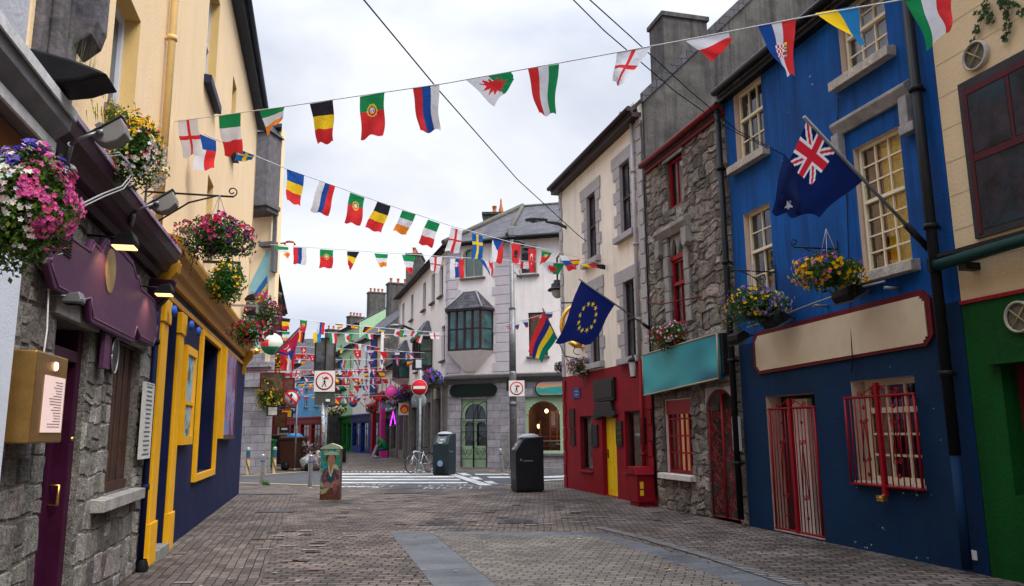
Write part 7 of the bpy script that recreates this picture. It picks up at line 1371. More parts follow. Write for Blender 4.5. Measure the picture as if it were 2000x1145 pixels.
def turkey(u, v): return WH if (math.hypot(u-.45, v-.4) < .2 and math.hypot(u-.45, v-.46) > .16) or star(u, v, .5, .62, .1) else RD
DR = [(.12, .3), (.3, .26), (.22, .12), (.42, .26), (.5, .08), (.56, .26), (.7, .12), (.68, .3), (.86, .22), (.78, .4), (.92, .46), (.76, .52), (.86, .62), (.7, .6), (.76, .8), (.62, .64), (.56, .86), (.5, .64), (.36, .72), (.42, .56), (.22, .66), (.34, .48), (.14, .46), (.3, .38)]
def wales(u, v): return RD if inpoly(v, u, DR) else (WH if u < .5 else GN)
def swiss(u, v): return (.8, .8, .8) if (abs(u-.5) < .09 and abs(v-.5) < .28) or (abs(v-.5) < .08 and abs(u-.5) < .3) else RD
def jack(x, y):   # x,y 0..1 within canton
    dx, dy = x-.5, y-.5
    if abs(dx) < .08 or abs(dy) < .1: return (.66, .02, .04)
    if abs(dx) < .14 or abs(dy) < .17: return (.78, .78, .8)
    d = abs(abs(dx)-abs(dy))
    if d < .045: return (.66, .02, .04)
    return (.78, .78, .8) if d < .12 else NV
def georgia(u, v): return RD if abs(u-.5) < .08 or abs(v-.5) < .06 or (abs(abs(u-.5)-.28) < .05 and abs(abs(v-.5)-.27) < .03) else WH
def spain(u, v): return YE if abs(v-.5) < .26 else RD
def europe(u, v):
    for k in range(12):
        a = k*math.pi/6
        if star(u*1.3, -v+1, .52*1.3+.27*math.sin(a), .5+.27*math.cos(a), .062): return (.85, .62, .02)
    return (.008, .018, .13)
def zealand(u, v):
    if u < .5 and v < .5: return jack(u*2, v*2)
    for cx, cy in ((.45, .84),):
        if star(u*2, 1-v, cx*2, 1-cy, .05): return RD
        if star(u*2, 1-v, cx*2, 1-cy, .08): return WH
    return NV
def mauritius(u, v): return (RD, (.02, .03, .2), (.85, .62, .03), (.0, .2, .13))[min(3, int(u*4))]
def nepal(u, v):
    d1, d2 = math.hypot(u-.35, (v-.3)), math.hypot(u-.35, v-.74)
    if d2 < .14 and (math.atan2(v-.74, u-.35)*6 % 1 > .0): return (.8, .8, .8)
    if d1 < .12 and not math.hypot(u-.35, v-.25) < .1: return (.8, .8, .8)
    return (.015, .04, .2) if u < .09 or v > .95 or (abs(v-.5) < .03 and u > .5) else (.6, .015, .06)
K = dict(england=england, italy=h3(GN, WH, RD), ireland=h3(GN, WH, OR), belgium=h3(BK_, YE, RD), portugal=portugal, slovenia=v3(RD, BL, WH), russia=v3(WH, BL, RD), romania=h3((.01, .08, .36), YE, RD), sweden=sweden, czech=czech, slovakia=slovakia, croatia=croatia, albania=albania, turkey=turkey, wales=wales, poland=lambda u, v: WH if u > .5 else RD, hungary=v3(RD, WH, GN), hungary2=v3(GN, WH, RD), ukraine=lambda u, v: YE if u < .5 else (.02, .2, .5), ukraine2=lambda u, v: (.02, .2, .5) if v < .5 else YE, swiss=swiss, uk=jack, georgia=georgia, spain=spain, germany=v3(BK_, RD, YE), europe=europe, zealand=zealand, mauritius=mauritius, nepal=nepal, rus2=h3(WH, BL, RD), poland2=lambda u, v: WH if v < .5 else RD, belgv=v3(YE, RD, BK_), red=lambda u, v: RD, czech2=lambda u, v: BL if v < .4 else (WH if u < .5 else RD))
DESC = dict(england='white flag with a red cross', italy='green, white and red flag', ireland='green, white and orange flag', belgium='black, yellow and red flag', portugal='green and red flag with a yellow emblem', slovenia='red, blue and white striped flag', russia='white, blue and red striped flag', romania='blue, yellow and red flag', sweden='blue flag with a yellow cross', czech='blue, white and red wedge flag', slovakia='white, blue and red flag with a shield', croatia='blue, white and red checked-shield flag', albania='red flag with a black eagle', turkey='red flag with a white crescent', wales='white and green flag with a red dragon', poland='white and red flag', hungary='red, white and green striped flag', hungary2='green, white and red striped flag', ukraine='yellow and blue flag', ukraine2='blue and yellow flag', swiss='red flag with a white cross', uk='blue flag with red and white crosses', georgia='white flag with red crosses', spain='red and yellow flag', germany='black, red and yellow striped flag', rus2='white, blue and red banded flag', poland2='white over red flag', belgv='yellow, red and black flag', red='plain red flag', czech2='blue, white and red folded flag')
NTH = ['first', 'second', 'third', 'fourth', 'fifth', 'sixth', 'seventh', 'eighth', 'ninth', 'tenth', 'eleventh', 'twelfth', 'thirteenth', 'fourteenth', 'fifteenth', 'sixteenth', 'seventeenth', 'eighteenth', 'nineteenth', 'twentieth']
def cloth(b, kind, P, nu, nv, amp, seed, offs=(0, 0, 0, 0)):
    f = K[kind]; rr = random.Random(seed); ph = rr.uniform(0, 6); dirn = fw.copy(); dirn.z = 0; dirn.normalize()
    def pos(u, v):
        p = P[0]*(1-u)*(1-v)+P[1]*u*(1-v)+P[2]*u*v+P[3]*(1-u)*v
        w_ = amp*v*(math.sin(u*7+v*3+ph)+.6*math.sin(u*3-v*5+ph*2)); p = p+dirn*w_
        size = (P[0]-P[3]).length; s2 = size*.035*v
        return p+Vector((math.sin(v*6+ph)*s2, 0, math.sin(u*9+ph)*s2*.7))
    vs = [pos(i/nu, j/nv) for i in range(nu+1) for j in range(nv+1)]; i0 = len(b.v); b.v += vs
    for i in range(nu):
        for j in range(nv):
            a = i*(nv+1)+j+i0; b.f.append([a, a+nv+1, a+nv+2, a+1]); b.m.append(0); b.c.append(f((i+.5)/nu, (j+.5)/nv)); b.s.append(True)
def flagthing(kind, P, label, group, nu=18, nv=24, amp=.02, seed=0, name='bunting_flag', parent=None):
    b = B(); cloth(b, kind, P, nu, nv, amp, seed); return b.make(name, CLOTH, parent, label=label, cat='flag' if parent is None else None, group=group, recalc=False)
def cord(pts, r, label, sag=0, m=None, cat='bunting cord'):
    P = [at(*p) if len(p) == 3 else Vector(p) for p in pts]; Q = []
    for a, c in zip(P, P[1:]):
        for k in range(8): q = a.lerp(c, k/8); q.z -= sag*4*(k/8)*(1-k/8); Q.append(q)
    Q.append(P[-1]); b = B(); b.tube([tuple(q) for q in Q], r, 5); return b.make('bunting_line' if 'bunting' in cat else 'overhead_cable', m or WHITEC, label=label, cat=cat)
WHITEC = M('white_cord', (.6, .6, .62), .7, 0, bump=0)
def dep(line, x):   # depth along a string from its list of (px, depth)
    for (x0, d0), (x1, d1) in zip(line, line[1:]):
        if x <= x1 or (x1, d1) == line[-1]: return 1/((1/d0)+(1/d1-1/d0)*(x-x0)/(x1-x0))
def string(nm, line, flags, cordpts, amp=.03, res=(18, 24), r=.008):
    for i, (kind, *q) in enumerate(flags):
        P = [at(x, y, dep(line, q[0][0] if k in (0, 3) else q[1][0])) for k, (x, y) in enumerate(q)]
        flagthing(kind, P, DESC[kind]+', '+NTH[i]+' from left on '+nm, 'flags on the '+nm, *res, amp, i*7+len(nm), )
    cord([(x, y, dep(line, x)) for x, y in cordpts], r, 'pale cord carrying the '+nm)
l1 = [(335, 9.75), (1000, 7.6), (1800, 5.4)]
string('top string', l1, [
 ('england', (347, 235), (386, 232), (395, 304), (356, 306)), ('italy', (427, 227), (470, 221), (473, 298), (437, 303)),
 ('ireland', (507, 215), (557, 208), (548, 236), (523, 264)), ('belgium', (605, 203), (650, 196), (653, 278), (621, 281)),
 ('portugal', (703, 189), (751, 181), (749, 264), (705, 271)), ('slovenia', (806, 172), (858, 165), (858, 253), (819, 260)),
 ('wales', (908, 155), (998, 140), (1006, 157), (967, 206)), ('hungary', (1031, 135), (1092, 125), (1083, 223), (1050, 226)),
 ('england', (1205, 103), (1272, 92), (1215, 170), (1197, 160)), ('poland2', (1424, 62), (1338, 79), (1390, 121), (1428, 82)),
 ('croatia', (1480, 52), (1554, 38), (1547, 148), (1528, 146)), ('ukraine', (1592, 26), (1676, 11), (1687, 94), (1675, 80)),
 ('hungary2', (1768, 2), (1859, -14), (1856, 58), (1811, 96))],
 [(337, 238), (560, 208), (870, 163), (1120, 118), (1340, 78), (1600, 28), (1760, 0), (2050, -60)], .03, (30, 36), .006)
l2 = [(350, 10.3), (600, 13.2), (900, 16.5), (1250, 19.5)]
string('sloping string', l2, [
 ('czech2', (390, 262), (422, 275), (420, 330), (376, 334)), ('sweden', (470, 293), (497, 302), (492, 314), (458, 316)),
 ('romania', (560, 331), (594, 343), (587, 404), (560, 392)), ('russia', (624, 354), (655, 364), (641, 422), (605, 411)),
 ('portugal', (684, 376), (712, 386), (704, 441), (673, 434)), ('belgium', (737, 394), (763, 403), (745, 456), (713, 445)),
 ('ireland', (786, 411), (812, 419), (794, 460), (768, 450)), ('italy', (836, 429), (859, 437), (843, 484), (816, 475)),
 ('england', (881, 444), (903, 450), (898, 495), (870, 490)), ('sweden', (922, 456), (943, 461), (942, 507), (922, 505)),
 ('czech', (962, 467), (983, 471), (981, 515), (958, 512)), ('albania', (998, 476), (1017, 478), (1014, 515), (1001, 515)),
 ('turkey', (1032, 485), (1048, 488), (1042, 533), (1033, 532)), ('portugal', (1058, 490), (1078, 494), (1070, 508), (1055, 518)),
 ('rus2', (1092, 499), (1106, 500), (1126, 526), (1108, 529)), ('spain', (1112, 508), (1133, 507), (1130, 518), (1115, 520)),
 ('belgv', (1128, 515), (1183, 517), (1182, 527), (1140, 520))],
 [(398, 262), (440, 280), (560, 330), (740, 394), (880, 441), (1000, 474), (1090, 492), (1190, 520), (1237, 543)], .03, (20, 26))
l3 = [(530, 19.5), (900, 20.5), (1120, 21)]
string('third string', l3, [
 ('ireland', (534, 480), (563, 483), (566, 498), (560, 505)), ('slovenia', (573, 483), (599, 484), (597, 518), (573, 515)),
 ('portugal', (625, 487), (651, 489), (649, 524), (624, 523)), ('belgium', (678, 491), (702, 492), (684, 528), (679, 515)),
 ('ireland', (731, 495), (758, 497), (754, 520), (741, 522)), ('italy', (785, 498), (811, 500), (804, 535), (796, 533)),
 ('england', (838, 502), (864, 502), (857, 535), (842, 528)), ('slovakia', (880, 505), (907, 507), (905, 543), (878, 543)),
 ('croatia', (937, 508), (963, 511), (962, 541), (957, 536)), ('georgia', (1005, 510), (1035, 512), (1032, 526), (1005, 524)),
 ('wales', (1058, 513), (1103, 515), (1091, 537), (1070, 534)), ('ukraine', (1100, 515), (1134, 514), (1130, 524), (1110, 524))],
 [(528, 478), (700, 490), (860, 501), (1000, 509), (1140, 516), (1200, 528)], .025, (20, 24))
l4 = [(545, 27), (1000, 30)]
string('upper far string', l4, [
 ('belgium', (552, 621), (567, 623), (564, 644), (550, 643)), ('portugal', (586, 625), (600, 627), (597, 649), (585, 648)),
 ('russia', (620, 629), (635, 630), (632, 654), (617, 651)), ('romania', (653, 632), (670, 634), (668, 640), (664, 642)),
 ('spain', (686, 636), (700, 637), (697, 644), (686, 641)), ('germany', (712, 638), (731, 640), (715, 650), (708, 649)),
 ('ukraine2', (740, 642), (760, 642), (746, 650), (741, 646)), ('wales', (772, 643), (790, 646), (786, 659), (769, 656)),
 ('hungary', (805, 648), (822, 649), (813, 660), (801, 656)), ('england', (838, 650), (858, 650), (858, 662), (842, 663))],
 [(535, 617), (640, 631), (760, 642), (870, 651)], .02, (14, 16), .01)
l5 = [(540, 30), (1000, 33)]
string('lower far string', l5, [
 ('ireland', (551, 648), (566, 648), (564, 666), (552, 665)), ('belgv', (582, 649), (596, 649), (593, 670), (583, 668)),
 ('ukraine', (611, 650), (628, 652), (626, 670), (612, 669)), ('hungary2', (642, 651), (658, 651), (658, 671), (645, 671)),
 ('wales', (673, 652), (690, 652), (686, 669), (675, 668)), ('hungary2', (713, 652), (729, 653), (729, 663), (716, 662)),
 ('wales', (745, 653), (757, 654), (763, 661), (751, 660)), ('ukraine', (781, 654), (795, 654), (794, 658), (783, 661)),
 ('poland', (960+0-140+0, 654), (832-6, 655), (822, 671), (812, 668))],
 [(540, 647), (700, 652), (840, 655), (866, 654)], .02, (14, 16), .01)
rr = random.Random(31); kk = ['swiss', 'turkey', 'russia', 'rus2', 'croatia', 'poland', 'england', 'romania', 'uk', 'ukraine', 'spain', 'red', 'hungary', 'sweden', 'czech']
rows = [('first small string', 36, 580, 676, 815, 689, 9, 14), ('second small string', 38, 580, 703, 815, 700, 9, 12), ('third small string', 42, 572, 734, 760, 739, 10, 12), ('fourth small string', 46, 560, 757, 740, 750, 10, 11),
        ('short red string', 25, 985, 638, 1080, 605, 6, 13), ('lowest small string', 54, 575, 772, 720, 768, 9, 9),
        ('fifth small string', 48, 572, 722, 752, 724, 12, 12), ('sixth small string', 50, 563, 748, 640, 742, 8, 13), ('seventh small string', 40, 690, 668, 860, 700, 9, 13), ('eighth small string', 56, 640, 736, 745, 742, 9, 10), ('tenth small string', 34, 566, 690, 640, 692, 6, 15), ('eleventh small string', 52, 650, 722, 760, 716, 9, 12), ('twelfth small string', 46, 620, 776, 745, 772, 10, 12), ('ninth small string', 44, 520, 690, 600, 700, 5, 15)]
for nm, Y, x0, y0, x1, y1, n, s_ in rows:
    for i in range(n):
        x = x0+(x1-x0)*(i+.5)/n; y = y0+(y1-y0)*(i+.5)/n+2; k = rr.choice(['red', 'uk', 'poland', 'rus2'] if 'red string' in nm else kk); a = rr.uniform(.7, 1.25); hh = s_*rr.uniform(.5, 1.2); sk = rr.uniform(-5, 5)
        P = [at(x-s_*a/2, y, Y), at(x+s_*a/2, y+rr.uniform(-1, 1), Y), at(x+s_*a/2*rr.uniform(.2, 1)+sk, y+hh*rr.uniform(.6, 1), Y+rr.uniform(-.1, .1)), at(x-s_*a/2*rr.uniform(-.3, 1)+sk, y+hh, Y)]
        flagthing(k, P, 'small '+DESC[k]+', '+NTH[i]+' from left on '+nm, 'flags on the '+nm, 10, 10, .03, i)
    cord([(x0-14, y0, Y), ((x0+x1)/2, (y0+y1)/2+1, Y), (x1+14, y1, Y)], .01, 'thin cord of the '+nm)
# big flags on poles
def bigflag(name, label, kind, pole, P, nu, nv, amp, seed, rp=.022, holder=None, pm=None):
    t = thing(name, label, 'flag', pole[0]); b = B(); b.tube([tuple(p) for p in pole], rp, 10); b.make('pole', pm or M('flag_pole', (.16, .17, .18), .4, .15, 9, 0), t)
    if holder: b = B(); b.tube([tuple(p) for p in holder], rp*2.0, 12); b.make('pole_holder', BLACK, t)
    b = B(); cloth(b, kind, P, nu, nv, amp, seed); b.make('cloth', CLOTH, t, recalc=False); return t
zp = [R.w(13.86, .05, 3.62), at(1570, 228, 8.3)]; zd = zp[1]-zp[0]
bigflag('pole_flag', 'dark blue flag with crossed red and white canton on the blue house pole', 'zealand', zp, [zp[0]+zd*.975, zp[0]+zd*.53, at(1592, 424, 9.3), at(1506, 418, 8.7)], 110, 90, .1, 3, .02, [zp[0], zp[0]+zd*.19])
b = B(); K['fold'] = lambda u, v: WH if star(u, v, .55, .85, .12) else NV
cloth(b, 'fold', [at(1532, 300, 8.45), at(1556, 330, 8.5), at(1560, 420, 8.6), at(1505, 415, 8.55)], 24, 30, .05, 12); b.make('flag_fold', CLOTH, [o for o in bpy.data.objects if o.name.startswith('pole_flag')][0], recalc=False)
ep = [R.w(6.1, .03, 3.66), at(1131, 545, 15.6)]; ed = ep[1]-ep[0]
K['europe_r'] = lambda u, v: europe(u, v)
bigflag('pole_flag', 'dark blue flag with a ring of twelve yellow stars on a pole', 'europe_r', ep, [ep[0]+ed*.97, ep[0]+ed*.51, at(1156, 672, 16.3), at(1086, 668, 15.8)], 150, 130, .05, 5, .018, [ep[0], ep[0]+ed*.12])
mp_ = [R.w(.55, .04, 3.5), at(1060, 603, 18.2)]; md_ = mp_[1]-mp_[0]
bigflag('pole_flag', 'red, blue, yellow and green striped flag on a pole at the cream house corner', 'mauritius', mp_, [at(1061, 608, 18.25), at(1087, 662, 18.9), at(1056, 708, 18.4), at(1029, 690, 18.2)], 48, 40, .04, 8, .016)
npp = [at(537, 690, 26.5), at(586, 640, 24.5)]
bigflag('pole_flag', 'crimson double-pointed flag with white sun and moon and blue border on the left', 'nepal', npp, [at(540, 690, 26.3), at(584, 645, 24.6), at(582, 676, 24.9), at(563, 694, 25.4)], 40, 40, .05, 2, .03)
bigflag('pole_flag', 'limp blue, white and red flag hanging under the crimson flag', 'czech', [at(560, 690, 27), at(584, 668, 26.4)], [at(562, 692, 26.9), at(578, 676, 26.5), at(574, 724, 26.8), at(562, 727, 26.9)], 24, 30, .12, 4, .02)
bigflag('pole_flag', 'drooping red flag with ragged points beneath the crimson flag', 'red', [at(548, 690, 27.2), at(562, 700, 27)], [at(549, 690, 27.1), at(560, 694, 27), at(561, 722, 27), at(546, 722, 27.2)], 20, 20, .12, 6, .015)
pr_ = [at(712, 795, 58), at(680, 760, 57)]; bigflag('pole_flag', 'small dark red flag on a slanted pole at the white house', 'red', pr_, [at(682, 762, 57), at(694, 775, 57.3), at(697, 786, 57.4), at(688, 790, 57.2)], 12, 12, .05, 9, .02)
bigflag('pole_flag', 'red and yellow flag hanging on the mint green house', 'spain', [at(653, 768, 60), at(664, 790, 60)], [at(652, 775, 60), at(664, 781, 60), at(662, 792, 60), at(651, 788, 60)], 12, 12, .05, 10, .02)
# overhead cables
cord([(1100, -20, 7.2), (1180, 60, 8.0), (1320, 180, 9.5), (1420, 250, 10.6), (1500, 290, 11)], .007, 'black overhead cable, left one of two running to the blue house', 0, BLACK, 'cable')
cord([(1130, -20, 7.0), (1230, 70, 8.2), (1350, 180, 9.8), (1440, 255, 10.8), (1535, 305, 11.3)], .007, 'black overhead cable, right one of two running to the blue house', 0, BLACK, 'cable')
cord([(690, -25, 9), (860, 180, 12), (1010, 350, 17), (1130, 460, 20.2), (1245, 545, 19.6)], .011, 'long black overhead cable crossing the sky to the cream house', 0, BLACK, 'cable')

# ================================================================ FLOWERS
def rdir(rr): z = rr.uniform(-1, 1); a = rr.uniform(0, 6.283); q = math.sqrt(1-z*z); return Vector((q*math.cos(a), q*math.sin(a), z))
def onw(fr, px, py, v): u, z = fr.hit(px, py, v); return fr.w(u, v, z)
def basket(c, r, label, pal, nl=500, nf=160, ls=.035, fs=.03, hang_=None, sq=(1, 1, .75), trail=.5, seed=1, group='flower baskets', leafc=(.035, .1, .015), potm=None, side=None):
    rr = random.Random(seed); c = Vector(c); nl = int(nl*1.7); t = thing('flower_basket', label, 'flower basket', c-Vector((0, 0, r*.6)), group)
    b = B(); b.lathe(tuple(c-Vector((0, 0, r*.62))), [(.0, .1*r), (r*.22, .12*r), (r*.4, .3*r), (r*.46, .5*r)], 16); b.make('bowl', potm or M('moss_basket', (.02, .018, .012), .9, .4, 12, .3), t)
    sd_ = rr.uniform(0, 50)
    def place(d, k):
        q = 1+.3*noise.noise(d*1.7+Vector((sd_, 0, 0)))+.2*noise.noise(d*4+Vector((0, sd_, 0))); z = d.z
        p = Vector((d.x*sq[0], d.y*sq[1], z*sq[2] if z > 0 else z*sq[2]*(1+trail*.6*max(0, noise.noise(d*3+Vector((9, sd_, 0)))+.3))))*r*q*k
        return c+p
    b = B()
    for k in range(nl):
        d = rdir(rr); p = place(d, rr.uniform(.35, 1.03)); a = (rdir(rr)+d*.6).normalized(); x = a.cross(rdir(rr)).normalized(); s_ = ls*rr.uniform(.5, 1.25); y = a.cross(x)
        g_ = rr.uniform(.5, 1.6); col = (leafc[0]*g_*rr.uniform(.8, 1.5), leafc[1]*g_, leafc[2]*g_)
        b.mesh([p-x*s_, p+y*s_*.55, p+x*s_, p-y*s_*.55], [(0, 1, 2, 3)], 0, col, world=True)
    for k in range(int(10+14*trail)):
        d = rdir(rr); d.z = -abs(d.z)*.4-.1; p = place(d.normalized(), .92); L_ = r*rr.uniform(.25, .75)*trail*1.3; m_ = int(L_/(ls*.8))+2; out_ = Vector((d.x, d.y, 0))*.35
        for q in range(m_):
            pp = p+out_*L_*q/m_*.5+Vector((rr.gauss(0, ls*.3), rr.gauss(0, ls*.3), -L_*q/m_)); x = rdir(rr); y = x.orthogonal().normalized(); s_ = ls*rr.uniform(.35, .9); g_ = rr.uniform(.6, 1.6)
            b.mesh([pp-x*s_, pp+y*s_*.5, pp+x*s_, pp-y*s_*.5], [(0, 1, 2, 3)], 0, (leafc[0]*g_, leafc[1]*g_, leafc[2]*g_), world=True)
    b.make('foliage', LEAF, t, recalc=False, kind='stuff')
    tot = sum(w_ for _, w_, *_ in pal); acc = 0
    for idx, (col, w_, *rest) in enumerate(pal):
        f = rest[0] if rest else None; b = B(); sz = fs*1.3*(rest[1] if len(rest) > 1 else 1); n = int(nf*w_/tot); m_ = 0; tries = 0
        while m_ < n and tries < n*30:
            tries += 1; d = rdir(rr)
            if d.z < -.75 or (f and not f(d)): continue
            if noise.noise(d*2.6+Vector((idx*7.3, sd_, 0))) < -.1+.0*idx: continue
            p = place(d, rr.uniform(.94, 1.06)); a = (d+rdir(rr)*.5).normalized(); x = a.orthogonal().normalized(); y = a.cross(x); s_ = sz*rr.uniform(.7, 1.2); ph = rr.uniform(0, 6)
            cc = tuple(q*rr.uniform(.75, 1.15) for q in col); np_ = 5
            vs = [p-a*s_*.2]; 
            for q in range(np_*2): ang = ph+math.pi*q/np_; rad = s_*(1 if q % 2 == 0 else .62); vs.append(p+x*rad*math.cos(ang)+y*rad*math.sin(ang)+a*s_*.15*(q % 2))
            b.mesh(vs, [(0, 1+q, 1+(q+1) % (np_*2)) for q in range(np_*2)], 0, cc, world=True); m_ += 1
        b.make('blossoms', LEAF, t, recalc=False, kind='stuff')
    if hang_:
        b = B()
        for k in range(3): a = k*2.1; b.tube([tuple(c+Vector((r*.5*math.cos(a), r*.5*math.sin(a), 0))), tuple(Vector(hang_))], .005 if r < .6 else .007, 4)
        b.make('chain', GREYM, t)
    return t
def bracket(fr, u, z, v, parent, m=None):
    b = B(fr); b.tube([(u, 0, z), (u, v+.1, z)], .012, 6); b.tube([(u, .01, z-.45), (u, v*.55, z-.1), (u, v*.9, z)], .011, 6); b.tube([(u, .01, z-.55), (u, .01, z+.12)], .013, 6)
    for (cv, cz, r_, s_) in ((v+.08, z+.06, .06, 1), (v*.35, z-.1, .07, -1)): b.tube([(u, cv+r_*(1-.7*i/16)*math.cos(-1.57+s_*7.5*i/16), cz+r_*(1-.7*i/16)*math.sin(-1.57+s_*7.5*i/16)) for i in range(17)], .008, 5)
    b.make('bracket', m or BLACK, parent)
PK, HP, WHF, PU, VI, YF, RF, LP, CR_ = (.7, .12, .35), (.65, .02, .2), (.75, .72, .72), (.12, .01, .14), (.13, .09, .55), (.85, .5, .01), (.5, .01, .02), (.5, .28, .5), (.75, .68, .3)
# near left: white, pink and blue-violet petunias
c = onw(L, 48, 402, .5)
t = basket(c, .3, 'huge near basket of white, pink and blue-violet petunias beside the white pilaster', [(WHF, 3, lambda d: d.x < .62), (PK, 3.4, lambda d: d.x > .42), (VI, .3, lambda d: d.z > .5 and d.x < .5, 2.3), ((.6, .1, .3), .4, lambda d: d.z > .5)], 4200, 900, .018, .013, None, (.8, .8, 1.0), .3, 5, leafc=(.05, .11, .015))
b = B(); b.tube([tuple(c+Vector((0, 0, .2))), tuple(c+Vector((-.5, .1, .4)))], .02); b.make('bracket', BLACK, t)
# yellow and white baskets above the purple cornice
c = onw(L, 264, 296, .4); t = basket(c, .3, 'tall basket of yellow, red and white flowers behind the large grey floodlight', [(YF, 5, lambda d: d.z > .0), (WHF, 3, lambda d: d.x > .1 and d.z < .2), (RF, 1, lambda d: d.z < .5), (CR_, 1)], 1600, 460, .02, .0145, None, (.75, .8, 1.15), .2, 6)
b = B(L)
for k in range(5): u, z_ = L.hit(262+k*12, 360+k*5, .4); b.tube([(u, .3, z_-.03), (u, .45, z_+.12)], .005)
b.make('wire_cage', BLACK, t)
c = onw(L, 214, 222, .4); rr = random.Random(8); b = B()
for k in range(70):
    p = c+Vector((rr.gauss(0, .07), rr.gauss(0, .07), rr.gauss(0, .05))); x = rdir(rr); y = x.orthogonal().normalized(); s_ = .012; b.mesh([p-x*s_, p+y*s_*.7, p+x*s_, p-y*s_*.7], [(0, 1, 2, 3)], 0, YF, world=True); q = p+Vector((.02, 0, -.1)); b.mesh([p, p+Vector((.006, 0, 0)), q], [(0, 1, 2)], 0, (.06, .15, .02), world=True)
b.make('yellow_daisies', LEAF, label='loose yellow daisies sprouting above the large grey floodlight', cat='flowers', recalc=False)
# pink hanging basket on the yellow house
u, z_ = L.hit(428, 396, .9); c = onw(L, 424, 464, .8)
t = basket(c, .35, 'wide hanging basket of magenta and purple petunias on the yellow wall', [(HP, 3, lambda d: d.z > -.2), (RF, 1.5, lambda d: d.z > -.1), (PU, 3, lambda d: d.x > .1 or d.z < 0), ((.6, .05, .25), 1)], 1900, 330, .022, .02, tuple(c+Vector((0, 0, .5))), (1.2, 1, .75), .7, 7)
u, z_ = L.hit(430, 383, .8); bracket(L, u, z_, .85, t)
c = onw(L, 442, 552, .7); basket(c, .27, 'green trailing basket with small yellow flowers above the gold cornice', [(YF, 2), (RF, .3)], 1500, 90, .026, .018, None, (.9, .8, 1.1), .4, 8, leafc=(.03, .12, .02))
c = at(512, 612, 19.5); basket(c, .48, 'purple and magenta basket hanging by the tall yellow house', [(PU, 3), (HP, 1.5), (RF, 1, lambda d: d.z > 0), (YF, .3)], 900, 200, .04, .035, None, (1, 1, .95), .6, 9)
c = onw(L, 487, 648, .7); basket(c, .28, 'small dark basket of deep red flowers at the lowest ledge', [(RF, 2), (HP, 1)], 500, 90, .034, .028, None, (1.3, 1, .8), .4, 10)
c = at(524, 775, 31); basket(c, .7, 'bushy golden green plant basket below the brown hanging sign', [(YF, 2), ((.3, .3, .03), 2)], 900, 220, .05, .035, None, (.7, .8, .8), .3, 11, leafc=(.06, .1, .01))
for i, (px, py, Y, r, pal_, lb) in enumerate(((528, 735, 33, .4, [(RF, 1), (HP, 1)], 'dark leafy basket just behind the brown hanging sign'), (546, 768, 37, .5, [(RF, 2), (PU, 1)], 'red flowered basket on the far left facades, higher of two'), (553, 790, 42, .5, [(HP, 2), (WHF, 1)], 'pink flowered basket on the far left facades, lower of two'), (538, 706, 35, .4, [(YF, 1), (RF, 1)], 'yellow and red basket above the brown hanging sign'))):
    basket(at(px, py, Y), r, lb, pal_, 500, 110, .055, .045, None, (1, 1, .9), .5, 50+i)
# right-hand baskets
def rb(px, py, Y, r, lab, pal, sd_, nl=1300, nf=330, bu=None, **k):
    c = at(px, py, Y); return basket(c, r, lab, pal, nl, nf, k.pop('ls', .03), k.pop('fs', .022), k.pop('hang', tuple(c+Vector((0, 0, r*1.5)))), k.pop('sq', (1, 1, .62)), k.pop('trail', .6), sd_, **k), c
t, c = rb(1474, 596, 11.6, .42, 'basket of violet, yellow and lilac flowers at the black downpipe of the blue house', [(VI, 3), (YF, 2, lambda d: d.x < .2), (LP, 2, lambda d: d.x > 0), (CR_, 2, lambda d: d.x > .4)], 21, sq=(1.15, .9, .65)); bracket(R, 10.7, 3.98, .7, t)
t, c = rb(1620, 530, 9.6, .37, 'basket of mostly golden yellow flowers at the middle of the blue house', [(YF, 5, lambda d: d.z < .55), (PK, 1, lambda d: d.x < 0), (VI, .6, lambda d: d.z > .1), (PU, .3)], 22, 1500, 360, sq=(1.15, .9, .6)); bracket(R, 12.2, 4.0, .6, t)
t, c = rb(1316, 655, 15.2, .42, 'basket of white and red flowers above the teal sign', [(WHF, 4), (RF, 3), (HP, 1, lambda d: d.x < 0), (PU, .8, lambda d: d.x > .3)], 23, hang=None, sq=(1.1, .9, .6)); b = B(R); b.tube([(8.3, 0, 4.35), (8.3, .0, 3.4)], .015); b.tube([(8.3, 0, 4.0), (7.6, .5, 3.95), (7.2, .6, 4.05)], .012); b.make('bracket', DRED, t)
t, c = rb(1142, 716, 20.4, .42, 'basket of pale pink and white flowers at the corner of the red wall', [(PK, 2, lambda d: d.x < 0), (WHF, 4), (VI, 1, lambda d: d.z > 0), (RF, .5)], 24, hang=None, sq=(1.15, .9, .6)); b = B(R); b.tube([(1.75, 0, 3.4), (1.75, .5, 3.5)], .015); b.make('bracket', BLACK, t)
t, c = rb(1094, 717, 22.6, .18, 'small lilac basket peeping out left of the cream house', [(VI, 2), (LP, 2)], 25, 300, 90, hang=None, sq=(1, 1, .8))
t, c = rb(845, 737, 34, .42, 'round basket of violet and red flowers on the long side of the corner building', [(VI, 4), (RF, 1.2, lambda d: d.x < 0), (LP, 1)], 26, 700, 230, ls=.045, fs=.045, hang=None, sq=(1, 1, .85))
t, c = rb(795, 768, 44, .5, 'basket of red and violet flowers above the white square sign', [(RF, 2, lambda d: d.z > 0), (VI, 2), (PU, 1)], 27, 600, 180, ls=.06, fs=.06, hang=None, sq=(1.1, 1, .9))
t, c = rb(778, 783, 46, .5, 'dusky violet basket beside the round pink sign', [(PU, 2), (LP, 1)], 28, 600, 120, ls=.06, fs=.055, hang=None, sq=(1, 1, .9))
t, c = rb(747, 775, 50, .42, 'small basket of crimson flowers left of the round pink sign', [(HP, 2), (RF, 2)], 29, 500, 130, ls=.06, fs=.055, hang=None, sq=(1.2, 1, .7))
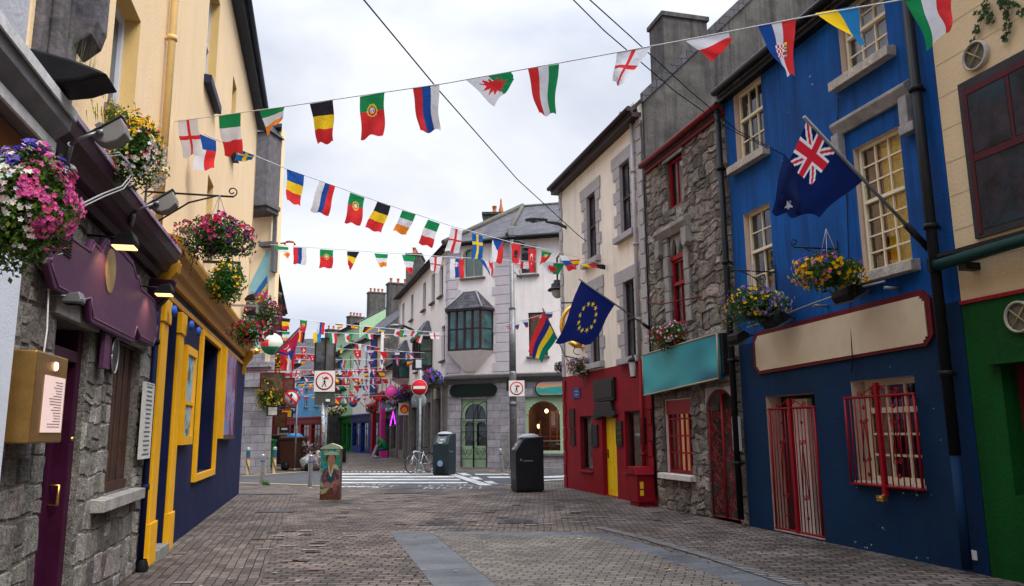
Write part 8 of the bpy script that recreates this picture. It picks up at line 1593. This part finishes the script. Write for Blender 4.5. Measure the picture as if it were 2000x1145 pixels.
t, c = rb(726, 797, 54, .4, 'crimson flower basket above the red shop column', [(HP, 3), (RF, 2)], 30, 500, 150, ls=.06, fs=.055, hang=None, sq=(1, 1, .9))
for i, px in enumerate((640, 652, 664)):
    p = at(px, 805-i*2, 67-i); basket(p, .5, ['leftmost', 'middle', 'rightmost'][i]+' of three cream flowered planters on the green shopfront ledge', [(CR_, 2), (WHF, 2)], 420, 120, .08, .07, None, (1.2, .8, .6), .2, 31+i, 'planters on the green shopfront')
# vines painted on / hanging over the beige wall
rr = random.Random(6); b = B(R)
for (u0, z0, n, dz) in ((14.85, 6.1, 8, -.045), (15.0, 6.15, 12, -.035), (15.15, 6.3, 16, -.045), (15.3, 6.4, 24, -.05), (15.1, 6.35, 12, -.02), (15.45, 6.4, 20, -.03)):
    u, z = u0, z0; last = None
    for k in range(n):
        u += rr.uniform(-.035, .05); z += dz*rr.uniform(.3, 1.2); 
        if last: b.tube([(last[0], .03, last[1]), (u, .03, z)], .004, 4, 0, (.06, .04, .02))
        last = (u, z)
        for q in range(2):
            a = rr.uniform(0, 6.28); s_ = rr.uniform(.02, .045); cu, cz = u+rr.uniform(-.04, .04), z+rr.uniform(-.03, .03); g_ = rr.uniform(.5, 1.4); pts = []
            for j in range(10): rad = s_*(1 if j % 2 == 0 else .5); pts.append((cu+rad*math.cos(a+j*.628), .035+rr.uniform(0, .02), cz+rad*math.sin(a+j*.628)))
            b.mesh([(cu, .04, cz)]+pts, [(0, 1+j, 1+(j+1) % 10) for j in range(10)], 0, (.035*g_, .075*g_, .02*g_))
b.make('ivy', LEAF, label='trailing ivy at the top of the beige wall', cat='ivy', recalc=False)
# dry grass in the gutter of the grey cornice
b = B(L); rr = random.Random(16)
for k in range(60):
    u = rr.uniform(15.9, 17.2); h = rr.uniform(.06, .35); q = rr.uniform(-.1, .1); b.mesh([(u, .4, 3.95), (u+.008, .4, 3.95), (u+q, .42, 3.95+h)], [(0, 1, 2)], 0, (.1, .11, .05))
b.make('gutter_grass', LEAF, label='dry grass growing on the grey cornice at top left', cat='grass', kind='stuff', recalc=False)
